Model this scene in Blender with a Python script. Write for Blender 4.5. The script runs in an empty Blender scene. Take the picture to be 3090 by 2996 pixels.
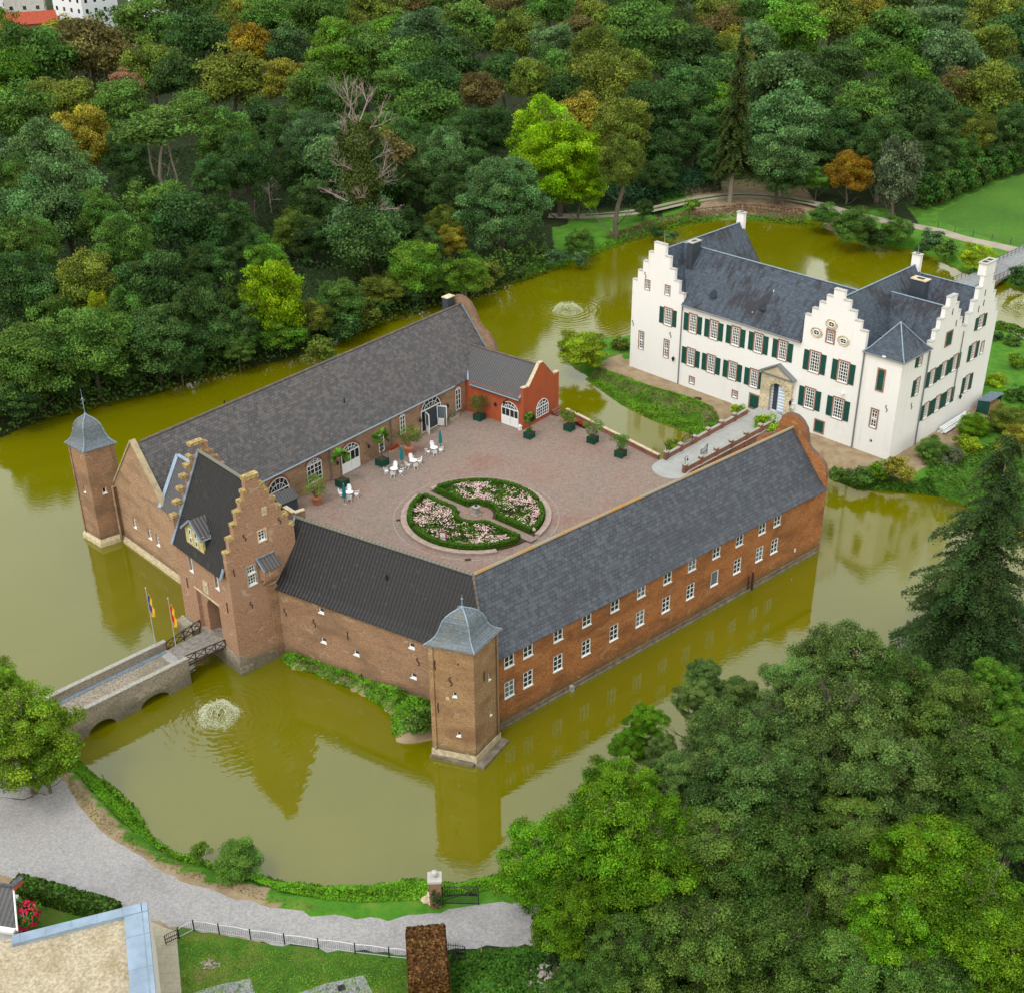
import bpy, math, random
import numpy as np
from mathutils import Vector, Matrix, noise
R_=math.radians
C=bpy.context.scene.collection
rng=random.Random(7)
# ---------------------------------------------------------------- camera model of the site survey
F_,CX_,CY_,PIT,ROL,CH=3775.,1555.,1498.,R_(28.95),R_(-.45),80.
def _rot():
    th=math.pi/2-PIT
    return Matrix.Rotation(th,3,'X')@Matrix.Rotation(ROL,3,'Z')
RM=_rot()
S=1.5765
def ray(u,v): return RM@Vector(((u-CX_)/F_,-(v-CY_)/F_,-1))
def up(u,v,z=0.):
    "survey point: where the line of sight meets the level z"
    d=ray(u,v);t=(z-CH)/d.z
    return Vector((t*d.x,t*d.y,z))
def upP(x,y,z=0.): return up(x*S,y*S,z)
def pl(u,v,P,Q):
    "survey point on the vertical plane PQ: distance along it and height"
    P=Vector(P[:2]);Q=Vector(Q[:2]);d=ray(u,v);e=(Q-P).normalized();n=Vector((-e.y,e.x))
    t=P.dot(n)/Vector((d.x,d.y)).dot(n)
    return (Vector((t*d.x,t*d.y))-P).dot(e),CH+t*d.z
# ---------------------------------------------------------------- materials
M={}
def _new(name):
    m=bpy.data.materials.new(name);m.use_nodes=True;nt=m.node_tree;N=nt.nodes;N.clear()
    o=N.new('ShaderNodeOutputMaterial');b=N.new('ShaderNodeBsdfPrincipled');nt.links.new(b.outputs[0],o.inputs[0])
    M[name]=m;b.inputs['Specular IOR Level'].default_value=.22
    return m,nt,N,b
def lk(nt,a,b): nt.links.new(a,b)
def ramp(nt,fac,cols):
    r=nt.nodes.new('ShaderNodeValToRGB');el=r.color_ramp.elements
    el[0].position=cols[0][0];el[0].color=(*cols[0][1],1);el[1].position=cols[-1][0];el[1].color=(*cols[-1][1],1)
    for p,c in cols[1:-1]:
        e=el.new(p);e.color=(*c,1)
    lk(nt,fac,r.inputs[0]);return r.outputs[0]
def nzf(nt,vec,scale,detail=4,rough=.55,dist=0):
    n=nt.nodes.new('ShaderNodeTexNoise');n.inputs['Scale'].default_value=scale;n.inputs['Detail'].default_value=detail
    n.inputs['Roughness'].default_value=rough;n.inputs['Distortion'].default_value=dist
    if vec is not None: lk(nt,vec,n.inputs['Vector'])
    return n.outputs['Fac']
def co(nt,kind='Object',sc=None):
    t=nt.nodes.new('ShaderNodeTexCoord');o=t.outputs[kind]
    if sc:
        m=nt.nodes.new('ShaderNodeMapping');m.inputs['Scale'].default_value=sc;lk(nt,o,m.inputs[0]);o=m.outputs[0]
    return o
def wpos(nt,sc=None):
    g=nt.nodes.new('ShaderNodeNewGeometry');o=g.outputs['Position']
    if sc:
        m=nt.nodes.new('ShaderNodeMapping');m.inputs['Scale'].default_value=sc;lk(nt,o,m.inputs[0]);o=m.outputs[0]
    return o
def mix(nt,f,a,b,mode='MIX'):
    m=nt.nodes.new('ShaderNodeMix');m.data_type='RGBA';m.blend_type=mode
    for k,v in ((0,f),(6,a),(7,b)):
        if isinstance(v,(int,float)): m.inputs[k].default_value=v
        elif isinstance(v,tuple): m.inputs[k].default_value=(*v,1)
        else: lk(nt,v,m.inputs[k])
    return m.outputs[2]
def mth(nt,op,a,b=None,clamp=False):
    m=nt.nodes.new('ShaderNodeMath');m.operation=op;m.use_clamp=clamp
    for k,v in ((0,a),(1,b)):
        if v is None: continue
        if isinstance(v,(int,float)): m.inputs[k].default_value=v
        else: lk(nt,v,m.inputs[k])
    return m.outputs[0]
def bump(nt,b,h,strength=.3,dist=.05):
    n=nt.nodes.new('ShaderNodeBump');n.inputs['Strength'].default_value=strength;n.inputs['Distance'].default_value=dist
    lk(nt,h,n.inputs['Height']);lk(nt,n.outputs[0],b.inputs['Normal'])
def plain(name,col,rough=.6,metal=0,var=.0,sc=6.):
    m,nt,N,b=_new(name);b.inputs['Roughness'].default_value=rough;b.inputs['Metallic'].default_value=metal
    if var:
        f=nzf(nt,wpos(nt),sc,5)
        lk(nt,ramp(nt,f,[(.3,tuple(c*(1-var) for c in col)),(.7,tuple(min(1,c*(1+var)) for c in col))]),b.inputs['Base Color'])
    else: b.inputs['Base Color'].default_value=(*col,1)
    return m
def brick(name,c1,c2,mortar,stain,sw=.26,sh=.085,blot=(.35,.2,.12)):
    m,nt,N,b=_new(name);b.inputs['Roughness'].default_value=.9
    uv=co(nt,'UV')
    t=N.new('ShaderNodeTexBrick');t.inputs['Scale'].default_value=1;t.inputs['Brick Width'].default_value=sw;t.inputs['Row Height'].default_value=sh
    t.inputs['Mortar Size'].default_value=.012;t.inputs['Mortar Smooth'].default_value=.4;t.inputs['Bias'].default_value=0
    t.inputs['Color1'].default_value=(*c1,1);t.inputs['Color2'].default_value=(*c2,1);t.inputs['Mortar'].default_value=(*mortar,1)
    lk(nt,uv,t.inputs['Vector'])
    w=wpos(nt)
    sp=nzf(nt,wpos(nt,(1,1,2.4)),4.2,6,.8)                      # brick to brick speckle
    c=mix(nt,ramp(nt,sp,[(.44,(0,0,0)),(.56,(1,1,1))]),mix(nt,.35,t.outputs['Color'],tuple(x*.62 for x in c2)),tuple(min(1,x*1.7) for x in c1))
    sp2=nzf(nt,wpos(nt,(1,1,2.2)),2.3,6,.8)
    c=mix(nt,ramp(nt,sp2,[(.5,(0,0,0)),(.62,(.8,.8,.8))]),c,blot)
    big=nzf(nt,wpos(nt,(.22,.22,.5)),1,4,.6,.4)
    c=mix(nt,ramp(nt,big,[(.45,(0,0,0)),(.68,(.75,.75,.75))]),c,stain)
    # damp, algae-stained band just above the moat
    sz_=N.new('ShaderNodeSeparateXYZ');lk(nt,wpos(nt),sz_.inputs[0])
    tide=mth(nt,'MULTIPLY',mth(nt,'SUBTRACT',mth(nt,'ADD',1.0,mth(nt,'MULTIPLY',nzf(nt,wpos(nt),.7,5,.7),1.9)),sz_.outputs[2]),.9,True)
    c=mix(nt,mth(nt,'MULTIPLY',tide,.55),c,(.075,.07,.04))
    patch=nzf(nt,wpos(nt,(.5,.5,.9)),1.0,5,.65,.8)
    c=mix(nt,ramp(nt,patch,[(.6,(0,0,0)),(.66,(.5,.5,.5))]),c,tuple(min(1,x*1.35) for x in mortar))
    lk(nt,c,b.inputs['Base Color']);bump(nt,b,mth(nt,'ADD',sp,t.outputs['Fac']),.5,.03)
    return m
brick('brick_old',(.24,.13,.078),(.17,.09,.052),(.36,.28,.2),(.17,.105,.065),blot=(.37,.25,.15))
brick('brick_gate',(.27,.145,.09),(.2,.1,.062),(.38,.30,.22),(.36,.22,.15),blot=(.36,.235,.15))
brick('brick_tower',(.26,.155,.075),(.21,.11,.05),(.36,.28,.19),(.2,.1,.055),blot=(.37,.24,.13))
brick('brick_orange',(.31,.115,.04),(.2,.07,.025),(.33,.2,.1),(.17,.07,.03),blot=(.46,.21,.065))
brick('brick_court',(.30,.18,.11),(.22,.125,.075),(.36,.28,.2),(.2,.13,.085),blot=(.36,.24,.15))
brick('brick_red',(.24,.085,.055),(.15,.05,.04),(.28,.2,.16),(.14,.07,.055),blot=(.28,.13,.09))
brick('stone_bridge',(.24,.2,.155),(.14,.11,.085),(.33,.29,.23),(.16,.14,.1),.4,.13,blot=(.36,.3,.23))
brick('stone_pale',(.5,.42,.3),(.42,.34,.23),(.38,.32,.25),(.3,.25,.17),.9,.42,blot=(.45,.36,.22))
def tiles(name,ca,cb,cc,w,h,wave=0,patch=.5,moss=None,dirt=None,sheen=.55,dcut=.95):
    m,nt,N,b=_new(name);b.inputs['Roughness'].default_value=sheen
    uv=co(nt,'UV')
    t=N.new('ShaderNodeTexBrick');t.inputs['Scale'].default_value=1;t.inputs['Brick Width'].default_value=w;t.inputs['Row Height'].default_value=h
    t.inputs['Mortar Size'].default_value=.045*min(1,w/.3);t.inputs['Mortar Smooth'].default_value=.3
    t.offset=.0 if wave else .5
    t.inputs['Color1'].default_value=(*ca,1);t.inputs['Color2'].default_value=(*cb,1);t.inputs['Mortar'].default_value=tuple(x*.28 for x in ca)+(1,)
    lk(nt,uv,t.inputs['Vector'])
    c=t.outputs['Color']
    pn=nzf(nt,co(nt,'UV',(.9,1.6,1)),1.1,3,.6)
    # whole tiles change tone in patches: snap the lookup to the tile grid
    sn=N.new('ShaderNodeVectorMath');sn.operation='SNAP';sn.inputs[1].default_value=(w*1.0,h,1);lk(nt,uv,sn.inputs[0])
    wn=N.new('ShaderNodeTexWhiteNoise');wn.noise_dimensions='2D';lk(nt,sn.outputs[0],wn.inputs[0])
    f=mth(nt,'ADD',mth(nt,'MULTIPLY',wn.outputs[0],.55),mth(nt,'MULTIPLY',pn,.75))
    c=mix(nt,mth(nt,'MULTIPLY',ramp(nt,f,[(.5,(0,0,0)),(.95,(1,1,1))]),patch),c,cc)
    h_=t.outputs['Fac']
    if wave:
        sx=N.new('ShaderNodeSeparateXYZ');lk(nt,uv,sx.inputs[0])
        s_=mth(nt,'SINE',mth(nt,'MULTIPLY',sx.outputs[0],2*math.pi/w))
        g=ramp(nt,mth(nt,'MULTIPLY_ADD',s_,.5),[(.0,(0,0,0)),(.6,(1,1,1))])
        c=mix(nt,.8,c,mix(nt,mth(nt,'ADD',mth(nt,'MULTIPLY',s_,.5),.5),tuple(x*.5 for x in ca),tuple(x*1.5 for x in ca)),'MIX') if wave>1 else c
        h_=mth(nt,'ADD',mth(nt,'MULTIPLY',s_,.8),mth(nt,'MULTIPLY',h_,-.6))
    if moss:
        mn=nzf(nt,wpos(nt),1.7,6,.7)
        c=mix(nt,ramp(nt,mn,[(.6,(0,0,0)),(.72,(.7,.7,.7))]),c,moss)
    fine=nzf(nt,wpos(nt),7,5,.8);c=mix(nt,.36,c,ramp(nt,fine,[(.25,tuple(x*.45 for x in ca)),(.75,tuple(x*2.1 for x in ca))]))
    if dirt:
        dn=nzf(nt,co(nt,'UV',(1.5,.42,1)),1.0,6,.75,.5);lg=nzf(nt,wpos(nt),.16,3,.6)
        mk=mth(nt,'MULTIPLY',mth(nt,'SUBTRACT',mth(nt,'ADD',dn,mth(nt,'MULTIPLY',lg,.9)),dcut),7,True)
        c=mix(nt,mth(nt,'MULTIPLY',mk,.8),c,dirt)
    lk(nt,c,b.inputs['Base Color']);bump(nt,b,h_,.6,.06)
    return m
tiles('slate_se',(0.0608,0.0664,0.0784),(0.0432,0.048,0.0584),(0.104,0.112,0.1296),.46,.42,patch=.8,dirt=(.055,.057,.066),sheen=.5,dcut=1.0)
tiles('slate_nw',(0.0882,0.08148,0.084),(0.0588,0.05544,0.06048),(0.1848,0.1638,0.1512),.48,.36,patch=.6,sheen=.6)
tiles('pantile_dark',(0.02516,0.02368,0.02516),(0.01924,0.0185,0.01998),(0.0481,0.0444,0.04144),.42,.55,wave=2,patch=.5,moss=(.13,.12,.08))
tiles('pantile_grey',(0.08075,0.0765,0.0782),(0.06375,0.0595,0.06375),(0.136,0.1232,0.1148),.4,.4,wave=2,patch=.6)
tiles('slate_castle',(0.056,0.072,0.096),(0.04,0.052,0.072),(0.092,0.108,0.132),.4,.3,patch=.8,dirt=(.028,.022,.026),sheen=.55,dcut=.93)
tiles('slate_dome',(0.136,0.1615,0.187),(0.102,0.119,0.1403),(0.187,0.2125,0.238),.3,.22,patch=.6,dirt=(.14,.13,.09),sheen=.4)
plain('lead',(.21,.27,.33),.5,.2,.25,3);plain('zinc',(.25,.315,.4),.55,.05,.2,.7);plain('lead_dark',(.045,.055,.07),.5,0,.2,3)
plain('gutter',(.26,.33,.4),.4,.4,.1)
plain('white_paint',(.8,.8,.79),.45,0,.03);plain('white_metal',(.75,.75,.74),.4)
plain('green_paint',(.012,.07,.055),.5,0,.25,4);plain('green_box',(.008,.06,.04),.5,0,.2,5)
plain('sandstone_red',(.3,.155,.115),.85,0,.25,5);plain('sandstone_yellow',(.42,.3,.1),.85,0,.35,4)
plain('stone_grey',(.33,.31,.27),.85,0,.25,5);plain('stone_cream',(.5,.41,.27),.85,0,.3,2.5);plain('plinth',(.17,.14,.1),.9,0,.4,1.5)
plain('iron',(.02,.02,.022),.5,.3);plain('iron_rust',(.06,.03,.02),.8,.2);plain('pipe_grey',(.2,.21,.22),.5,.3)
plain('wood_dark',(.07,.045,.035),.75,0,.3,4);plain('wood_door',(.03,.012,.01),.7,0,.3,3)
plain('terracotta',(.42,.16,.09),.8,0,.15,4);plain('teal_cloth',(.015,.18,.19),.8,0,.1,6)
plain('soil',(.06,.04,.025),.95,0,.3,6);plain('disc_grey',(.1,.12,.15),.55);plain('rubber',(.02,.02,.02),.8)
plain('flag_blue',(.02,.05,.3),.7);plain('flag_yellow',(.75,.42,.02),.7);plain('flag_red',(.5,.02,.03),.7);plain('pole',(.5,.52,.54),.4,.4)
plain('lichen_cap',(.34,.24,.1),.9,0,.6,3.2);plain('dorm_wall',(.45,.38,.16),.9,0,.3,2.5)
plain('roof_red',(.33,.06,.03),.8,0,.2,1);plain('concrete',(.42,.4,.37),.8,0,.15,1);plain('town_white',(.7,.71,.74),.7)
plain('bark',(.12,.095,.075),.95,0,.35,4);plain('bark_pale',(.26,.22,.18),.95,0,.3,4);plain('bark_dead',(.30,.23,.2),.9,0,.25,3)
plain('pink_frame',(.35,.04,.12),.6);plain('blue_door',(.42,.5,.66),.5);plain('firewood',(.36,.22,.1),.9,0,.4,9)
plain('rubble',(.36,.31,.27),.95,0,.35,3);plain('paver_grey',(.24,.24,.24),.85,0,.2,2)
m,nt,N,b=_new('glass');b.inputs['Base Color'].default_value=(.018,.022,.028,1);b.inputs['Roughness'].default_value=.12;b.inputs['Specular IOR Level'].default_value=.6
m,nt,N,b=_new('glass_blue');b.inputs['Base Color'].default_value=(.12,.15,.17,1);b.inputs['Roughness'].default_value=.15
def wallpaint(name,c,c2,stain,sc=.5,st=(.6,.8)):
    m,nt,N,b=_new(name);b.inputs['Roughness'].default_value=.85
    a=nzf(nt,wpos(nt,(1,1,.45)),sc,6,.65,.3);f=nzf(nt,wpos(nt,(1,1,3)),2.6,5,.7)
    c0=mix(nt,ramp(nt,f,[(.35,(0,0,0)),(.7,(1,1,1))]),c,c2)
    c0=mix(nt,ramp(nt,a,[(st[0],(0,0,0)),(st[1],(.8,.8,.8))]),c0,stain)
    stk=nzf(nt,wpos(nt,(1.6,1.6,.1)),1.0,5,.7);c0=mix(nt,ramp(nt,stk,[(.56,(0,0,0)),(.72,(.55,.55,.55))]),c0,stain)
    lk(nt,c0,b.inputs['Base Color']);bump(nt,b,f,.35,.03);return m
wallpaint('white_wall',(.79,.765,.755),(.74,.715,.70),(.66,.62,.57))
wallpaint('red_plaster',(.42,.095,.035),(.36,.08,.03),(.27,.075,.04),.9,(.45,.7))
# dark moss lines along the verges, lichen on the ridge tiles
def ridge_mat(name,a,b_,cut=(.45,.6),sc=1.1):
    m,nt,N,b=_new(name);b.inputs['Roughness'].default_value=.9
    f=nzf(nt,wpos(nt),sc,5,.7)
    lk(nt,ramp(nt,f,[(cut[0],a),(cut[1],b_)]),b.inputs['Base Color']);return m
ridge_mat('ridge_lichen',(.28,.24,.17),(.4,.19,.02),(.5,.62),.45);ridge_mat('ridge_tile',(.17,.165,.14),(.35,.2,.04),(.6,.72),.9);ridge_mat('ridge_dark',(.1,.09,.085),(.16,.12,.08))
ridge_mat('coping_lichen',(.14,.085,.065),(.3,.19,.06),(.5,.7),.6);ridge_mat('verge_stone',(.4,.32,.2),(.3,.24,.15))
# ---- courtyard, gravel, grass
def ground_mat(name,cols,sc,fine=None,rough=.95,finemix=.5,brickrow=None,bs=.3):
    m,nt,N,b=_new(name);b.inputs['Roughness'].default_value=rough
    c=ramp(nt,nzf(nt,wpos(nt),sc,6,.65,.3),cols)
    f=nzf(nt,wpos(nt),fine or sc*12,5,.75)
    c=mix(nt,finemix,c,ramp(nt,f,[(.28,(.25,.25,.25)),(.5,(.5,.5,.5)),(.75,(.8,.8,.8))]),'OVERLAY')
    if brickrow:
        t=N.new('ShaderNodeTexBrick');t.inputs['Scale'].default_value=1;t.inputs['Brick Width'].default_value=brickrow[0];t.inputs['Row Height'].default_value=brickrow[1]
        t.inputs['Mortar Size'].default_value=.03;t.inputs['Color1'].default_value=(1,1,1,1);t.inputs['Color2'].default_value=(.78,.78,.78,1);t.inputs['Mortar'].default_value=(.5,.5,.5,1)
        lk(nt,wpos(nt),t.inputs['Vector']);c=mix(nt,.45,c,t.outputs['Color'],'MULTIPLY')
    lk(nt,c,b.inputs['Base Color']);bump(nt,b,f,bs,.05);return m
ground_mat('court_paving',[(.3,(.26,.155,.12)),(.5,(.27,.195,.16)),(.7,(.22,.175,.145))],.13,3.,finemix=.6,brickrow=(.5,.25))
ground_mat('cobble',[(.3,(.3,.3,.28)),(.7,(.38,.37,.35))],.5,5.,finemix=.6)
ground_mat('gravel_road',[(.25,(.22,.2,.19)),(.5,(.3,.282,.278)),(.75,(.33,.305,.285))],.16,5.,finemix=.7,bs=.5)
ground_mat('bridge_paving',[(.3,(.27,.25,.24)),(.7,(.36,.34,.32))],.4,4.,finemix=.7,bs=.5)
ground_mat('dirt_path',[(.3,(.3,.24,.18)),(.7,(.38,.33,.28))],.3,4.,finemix=.5)
ground_mat('sand_yard',[(.3,(.36,.27,.16)),(.6,(.42,.33,.21)),(.8,(.24,.19,.1))],.25,4.,finemix=.5)
ground_mat('roof_gravel',[(.3,(.3,.235,.14)),(.55,(.42,.35,.25)),(.8,(.24,.19,.1))],.45,4.2,finemix=1,bs=1.)
ground_mat('slab_paving',[(.3,(.38,.33,.24)),(.7,(.44,.39,.29))],.4,5.,finemix=.3,brickrow=(1.1,.9))
ground_mat('meadow',[(.3,(.04,.115,.01)),(.6,(.06,.15,.013)),(.8,(.085,.16,.014))],.05,1.5,finemix=.4)
ground_mat('lawn',[(.3,(.03,.085,.006)),(.5,(.05,.125,.01)),(.62,(.1,.125,.02)),(.78,(.18,.13,.06))],.35,5.,finemix=.6)
ground_mat('rail_bank',[(.3,(.14,.09,.05)),(.5,(.2,.12,.07)),(.64,(.05,.12,.015)),(.8,(.04,.14,.01))],.16,3.,finemix=.6)
# ground: forest litter, meadow green near the banks
m,nt,N,b=_new('ground');b.inputs['Roughness'].default_value=1
g=ramp(nt,nzf(nt,wpos(nt),.3,6,.75),[(.3,(.02,.016,.008)),(.5,(.018,.028,.008)),(.7,(.03,.05,.01))])
g=mix(nt,.5,g,ramp(nt,nzf(nt,wpos(nt),3,5,.7),[(.3,(.3,.3,.3)),(.7,(.75,.75,.75))]),'OVERLAY')
a=N.new('ShaderNodeVertexColor');a.layer_name='zone'
sp=N.new('ShaderNodeSeparateColor');lk(nt,a.outputs[0],sp.inputs[0])
ed=nzf(nt,wpos(nt),.6,5,.7)
gr=ramp(nt,nzf(nt,wpos(nt),.5,6,.7),[(.3,(.035,.12,.008)),(.5,(.06,.18,.012)),(.72,(.14,.2,.03))])
bare=ramp(nt,nzf(nt,wpos(nt),.7,5,.6),[(.3,(.22,.15,.09)),(.7,(.34,.26,.16))])
def zmask(ch): return mth(nt,'MULTIPLY',mth(nt,'SUBTRACT',mth(nt,'ADD',sp.outputs[ch],mth(nt,'MULTIPLY',ed,.6)),.62),5,True)
g=mix(nt,zmask(0),g,gr);g=mix(nt,zmask(1),g,bare)
lk(nt,g,b.inputs['Base Color']);bump(nt,b,nzf(nt,wpos(nt),4,5,.7),.6,.1)
# ---- water: opaque green-brown algae water with a mirror surface
m,nt,N,b=_new('water')
b.inputs['Roughness'].default_value=.03;b.inputs['IOR'].default_value=1.6;b.inputs['Specular IOR Level'].default_value=.95
lk(nt,ramp(nt,nzf(nt,wpos(nt),.04,5,.6,.5),[(.3,(.116,.108,.0004)),(.7,(.14,.13,.0008))]),b.inputs['Base Color'])
p=wpos(nt)
big=nzf(nt,wpos(nt,(1,1,1)),.05,3,.5)
zone=ramp(nt,big,[(.42,(.12,.12,.12)),(.62,(1,1,1))])
h=mth(nt,'MULTIPLY',nzf(nt,wpos(nt,(.8,1.6,1)),1.6,3,.55,.3),zone)
def rings(cx,cy,amp,wl,fall):
    d=N.new('ShaderNodeVectorMath');d.operation='DISTANCE';lk(nt,p,d.inputs[0]);d.inputs[1].default_value=(cx,cy,0)
    d=d.outputs['Value'];w=mth(nt,'ADD',d,mth(nt,'MULTIPLY',nzf(nt,p,.6,3),1.8))
    s_=mth(nt,'SINE',mth(nt,'MULTIPLY',w,2*math.pi/wl))
    e=mth(nt,'POWER',2.718,mth(nt,'MULTIPLY',d,-1/fall))
    return mth(nt,'MULTIPLY',mth(nt,'MULTIPLY',s_,e),amp)
FOUNT=[upP(418,1368,0),upP(1086,594,0),upP(1965,590,0)]
for (f,am,wl,fa) in ((FOUNT[0],1.3,.8,4.),(FOUNT[1],.7,1.,6.),(FOUNT[2],.7,1.,6.)): h=mth(nt,'ADD',h,rings(f.x,f.y,am,wl,fa))
bp=N.new('ShaderNodeBump');bp.inputs['Strength'].default_value=.16;bp.inputs['Distance'].default_value=.12;lk(nt,h,bp.inputs['Height']);lk(nt,bp.outputs[0],b.inputs['Normal'])
# ---- fountain spray
m,nt,N,b=_new('spray');b.inputs['Base Color'].default_value=(.8,.82,.6,1);b.inputs['Roughness'].default_value=.35;b.inputs['Specular IOR Level'].default_value=.5
# ---- leaves: per-object colour, per-clump tone
def leafmat(name,trans=.32):
    m,nt,N,b=_new(name)
    oi=N.new('ShaderNodeObjectInfo');v=N.new('ShaderNodeVertexColor');v.layer_name='tone'
    s_=N.new('ShaderNodeSeparateColor');lk(nt,v.outputs[0],s_.inputs[0])
    hs=N.new('ShaderNodeHueSaturation')
    lk(nt,mth(nt,'ADD',mth(nt,'MULTIPLY',s_.outputs[1],.05),.462),hs.inputs['Hue'])
    lk(nt,mth(nt,'ADD',mth(nt,'MULTIPLY',mth(nt,'POWER',s_.outputs[0],1.6),2.6),.35),hs.inputs['Value'])
    lk(nt,oi.outputs['Color'],hs.inputs['Color'])
    b.inputs['Roughness'].default_value=.6;b.inputs['Specular IOR Level'].default_value=.1
    lk(nt,hs.outputs[0],b.inputs['Base Color'])
    t=N.new('ShaderNodeBsdfTranslucent');lk(nt,hs.outputs[0],t.inputs[0]);mx=N.new('ShaderNodeMixShader');mx.inputs[0].default_value=trans
    lk(nt,b.outputs[0],mx.inputs[1]);lk(nt,t.outputs[0],mx.inputs[2])
    o=[n for n in N if n.type=='OUTPUT_MATERIAL'][0];lk(nt,mx.outputs[0],o.inputs[0])
leafmat('leaf')
m,nt,N,b=_new('grass_blade');v=N.new('ShaderNodeVertexColor');v.layer_name='tone';s_=N.new('ShaderNodeSeparateColor');lk(nt,v.outputs[0],s_.inputs[0])
lk(nt,ramp(nt,s_.outputs[0],[(0,(.03,.12,.006)),(.6,(.07,.24,.012)),(1,(.16,.28,.03))]),b.inputs['Base Color']);b.inputs['Roughness'].default_value=.6
m,nt,N,b=_new('rose');v=N.new('ShaderNodeVertexColor');v.layer_name='tone';s_=N.new('ShaderNodeSeparateColor');lk(nt,v.outputs[0],s_.inputs[0])
lk(nt,ramp(nt,s_.outputs[0],[(0,(.7,.28,.3)),(.4,(.8,.5,.48)),(1,(.86,.74,.68))]),b.inputs['Base Color']);b.inputs['Roughness'].default_value=.7
plain('geranium',(.55,.01,.02),.7,0,.2,6);plain('geranium_pink',(.6,.01,.06),.7)

m=M['spray'];nt=m.node_tree;b_=[n for n in nt.nodes if n.type=='BSDF_PRINCIPLED'][0];b_.inputs['Alpha'].default_value=.42
# ---------------------------------------------------------------- mesh builder
V=Vector
SPLIT=dict(gable_step_cap=0,side_panel=0,wall_lantern=1.3,gutter=0,downpipe=0,stone_kerb=.0,dormer_window=0,dormer_pane=0,dormer_cheek=0,snow_hook=0,roof_vent=0,vent_pipe=0,aerial=0,wall_lamp=0,flue=0,verge_flashing=0,coping_stone=0,door_leaf_panel=0)
SPLIT['door_panel']=0;SPLIT['pillar_cap']=0;SPLIT['pillar']=0
class MB:
    def __init__(s): s.v=[];s.f=[];s.tone=None
    def face(s,pts):
        i=len(s.v);s.v+=[V(p) for p in pts];s.f.append(tuple(range(i,i+len(pts))));return s
    def hexa(s,b,t):
        "b,t: 4 bottom / 4 top points counter-clockwise from above"
        i=len(s.v);s.v+=[V(p) for p in b]+[V(p) for p in t]
        s.f+=[(i+3,i+2,i+1,i),(i+4,i+5,i+6,i+7)]+[(i+k,i+(k+1)%4,i+4+(k+1)%4,i+4+k) for k in range(4)];return s
    def box(s,c,sx,sy,sz,ang=0):
        "box standing on c"
        ca,sa=math.cos(ang),math.sin(ang);c=V(c)
        q=[V((x*sx/2*ca-y*sy/2*sa,x*sx/2*sa+y*sy/2*ca,0)) for x,y in ((-1,-1),(1,-1),(1,1),(-1,1))]
        return s.hexa([c+p for p in q],[c+p+V((0,0,sz)) for p in q])
    def prism(s,poly,z0,z1,top=None):
        "poly: xy list ccw"
        n=len(poly);i=len(s.v);top=top or poly
        s.v+=[V((p[0],p[1],z0)) for p in poly]+[V((p[0],p[1],z1)) for p in top]
        s.f+=[tuple(range(i+n-1,i-1,-1)),tuple(range(i+n,i+2*n))]+[(i+k,i+(k+1)%n,i+n+(k+1)%n,i+n+k) for k in range(n)];return s
    def extr(s,poly,vec):
        "closed 3d polygon pushed along vec"
        n=len(poly);i=len(s.v);vec=V(vec);P=[V(p) for p in poly]
        s.v+=P+[p+vec for p in P]
        s.f+=[tuple(range(i+n-1,i-1,-1)),tuple(range(i+n,i+2*n))]+[(i+k,i+(k+1)%n,i+n+(k+1)%n,i+n+k) for k in range(n)];return s
    def slab(s,poly,t=.14):
        "roof plane: polygon (top surface) with thickness downwards along its normal"
        P=[V(p) for p in poly];n=(P[1]-P[0]).cross(P[2]-P[0]).normalized()
        if n.z<0: n=-n;P.reverse()
        return s.extr([p-n*t for p in P],n*t)
    def tube(s,pts,r,k=6,cap=True,r2=None):
        pts=[V(p) for p in pts];n=len(pts);i0=len(s.v)
        for j,p in enumerate(pts):
            d=(pts[min(j+1,n-1)]-pts[max(j-1,0)])
            if d.length<1e-6: d=V((0,0,1))
            d.normalize();a=d.orthogonal().normalized() if abs(d.z)>.95 else d.cross(V((0,0,1))).normalized();b_=d.cross(a)
            rr=r[j] if isinstance(r,(list,tuple)) else (r if r2 is None else r+(r2-r)*j/(n-1))
            for q in range(k):
                t=2*math.pi*q/k;s.v.append(p+a*(math.cos(t)*rr)+b_*(math.sin(t)*rr))
        for j in range(n-1):
            for q in range(k):
                a_=i0+j*k+q;b2=i0+j*k+(q+1)%k;s.f.append((a_,b2,b2+k,a_+k))
        if cap:
            s.f.append(tuple(i0+q for q in range(k-1,-1,-1)));s.f.append(tuple(i0+(n-1)*k+q for q in range(k)))
        return s
    def bar(s,a,b,w,h=None):
        "square bar between two points"
        a=V(a);b=V(b);h=h or w;d=(b-a).normalized();x=d.cross(V((0,0,1)))
        x=V((1,0,0)) if x.length<1e-3 else x.normalized();y=x.cross(d).normalized()
        q=[x*(-w/2)-y*(h/2),x*(w/2)-y*(h/2),x*(w/2)+y*(h/2),x*(-w/2)+y*(h/2)]
        return s.hexa([a+p for p in q],[b+p for p in q])
    def lathe(s,c,prof,k=14,sx=1,sy=1):
        c=V(c);i0=len(s.v)
        for r,z in prof:
            for q in range(k):
                t=2*math.pi*q/k;s.v.append(c+V((r*math.cos(t)*sx,r*math.sin(t)*sy,z)))
        for j in range(len(prof)-1):
            for q in range(k):
                a=i0+j*k+q;b=i0+j*k+(q+1)%k;s.f.append((a,b,b+k,a+k))
        s.f.append(tuple(i0+q for q in range(k-1,-1,-1)));s.f.append(tuple(i0+(len(prof)-1)*k+q for q in range(k)))
        return s
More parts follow.
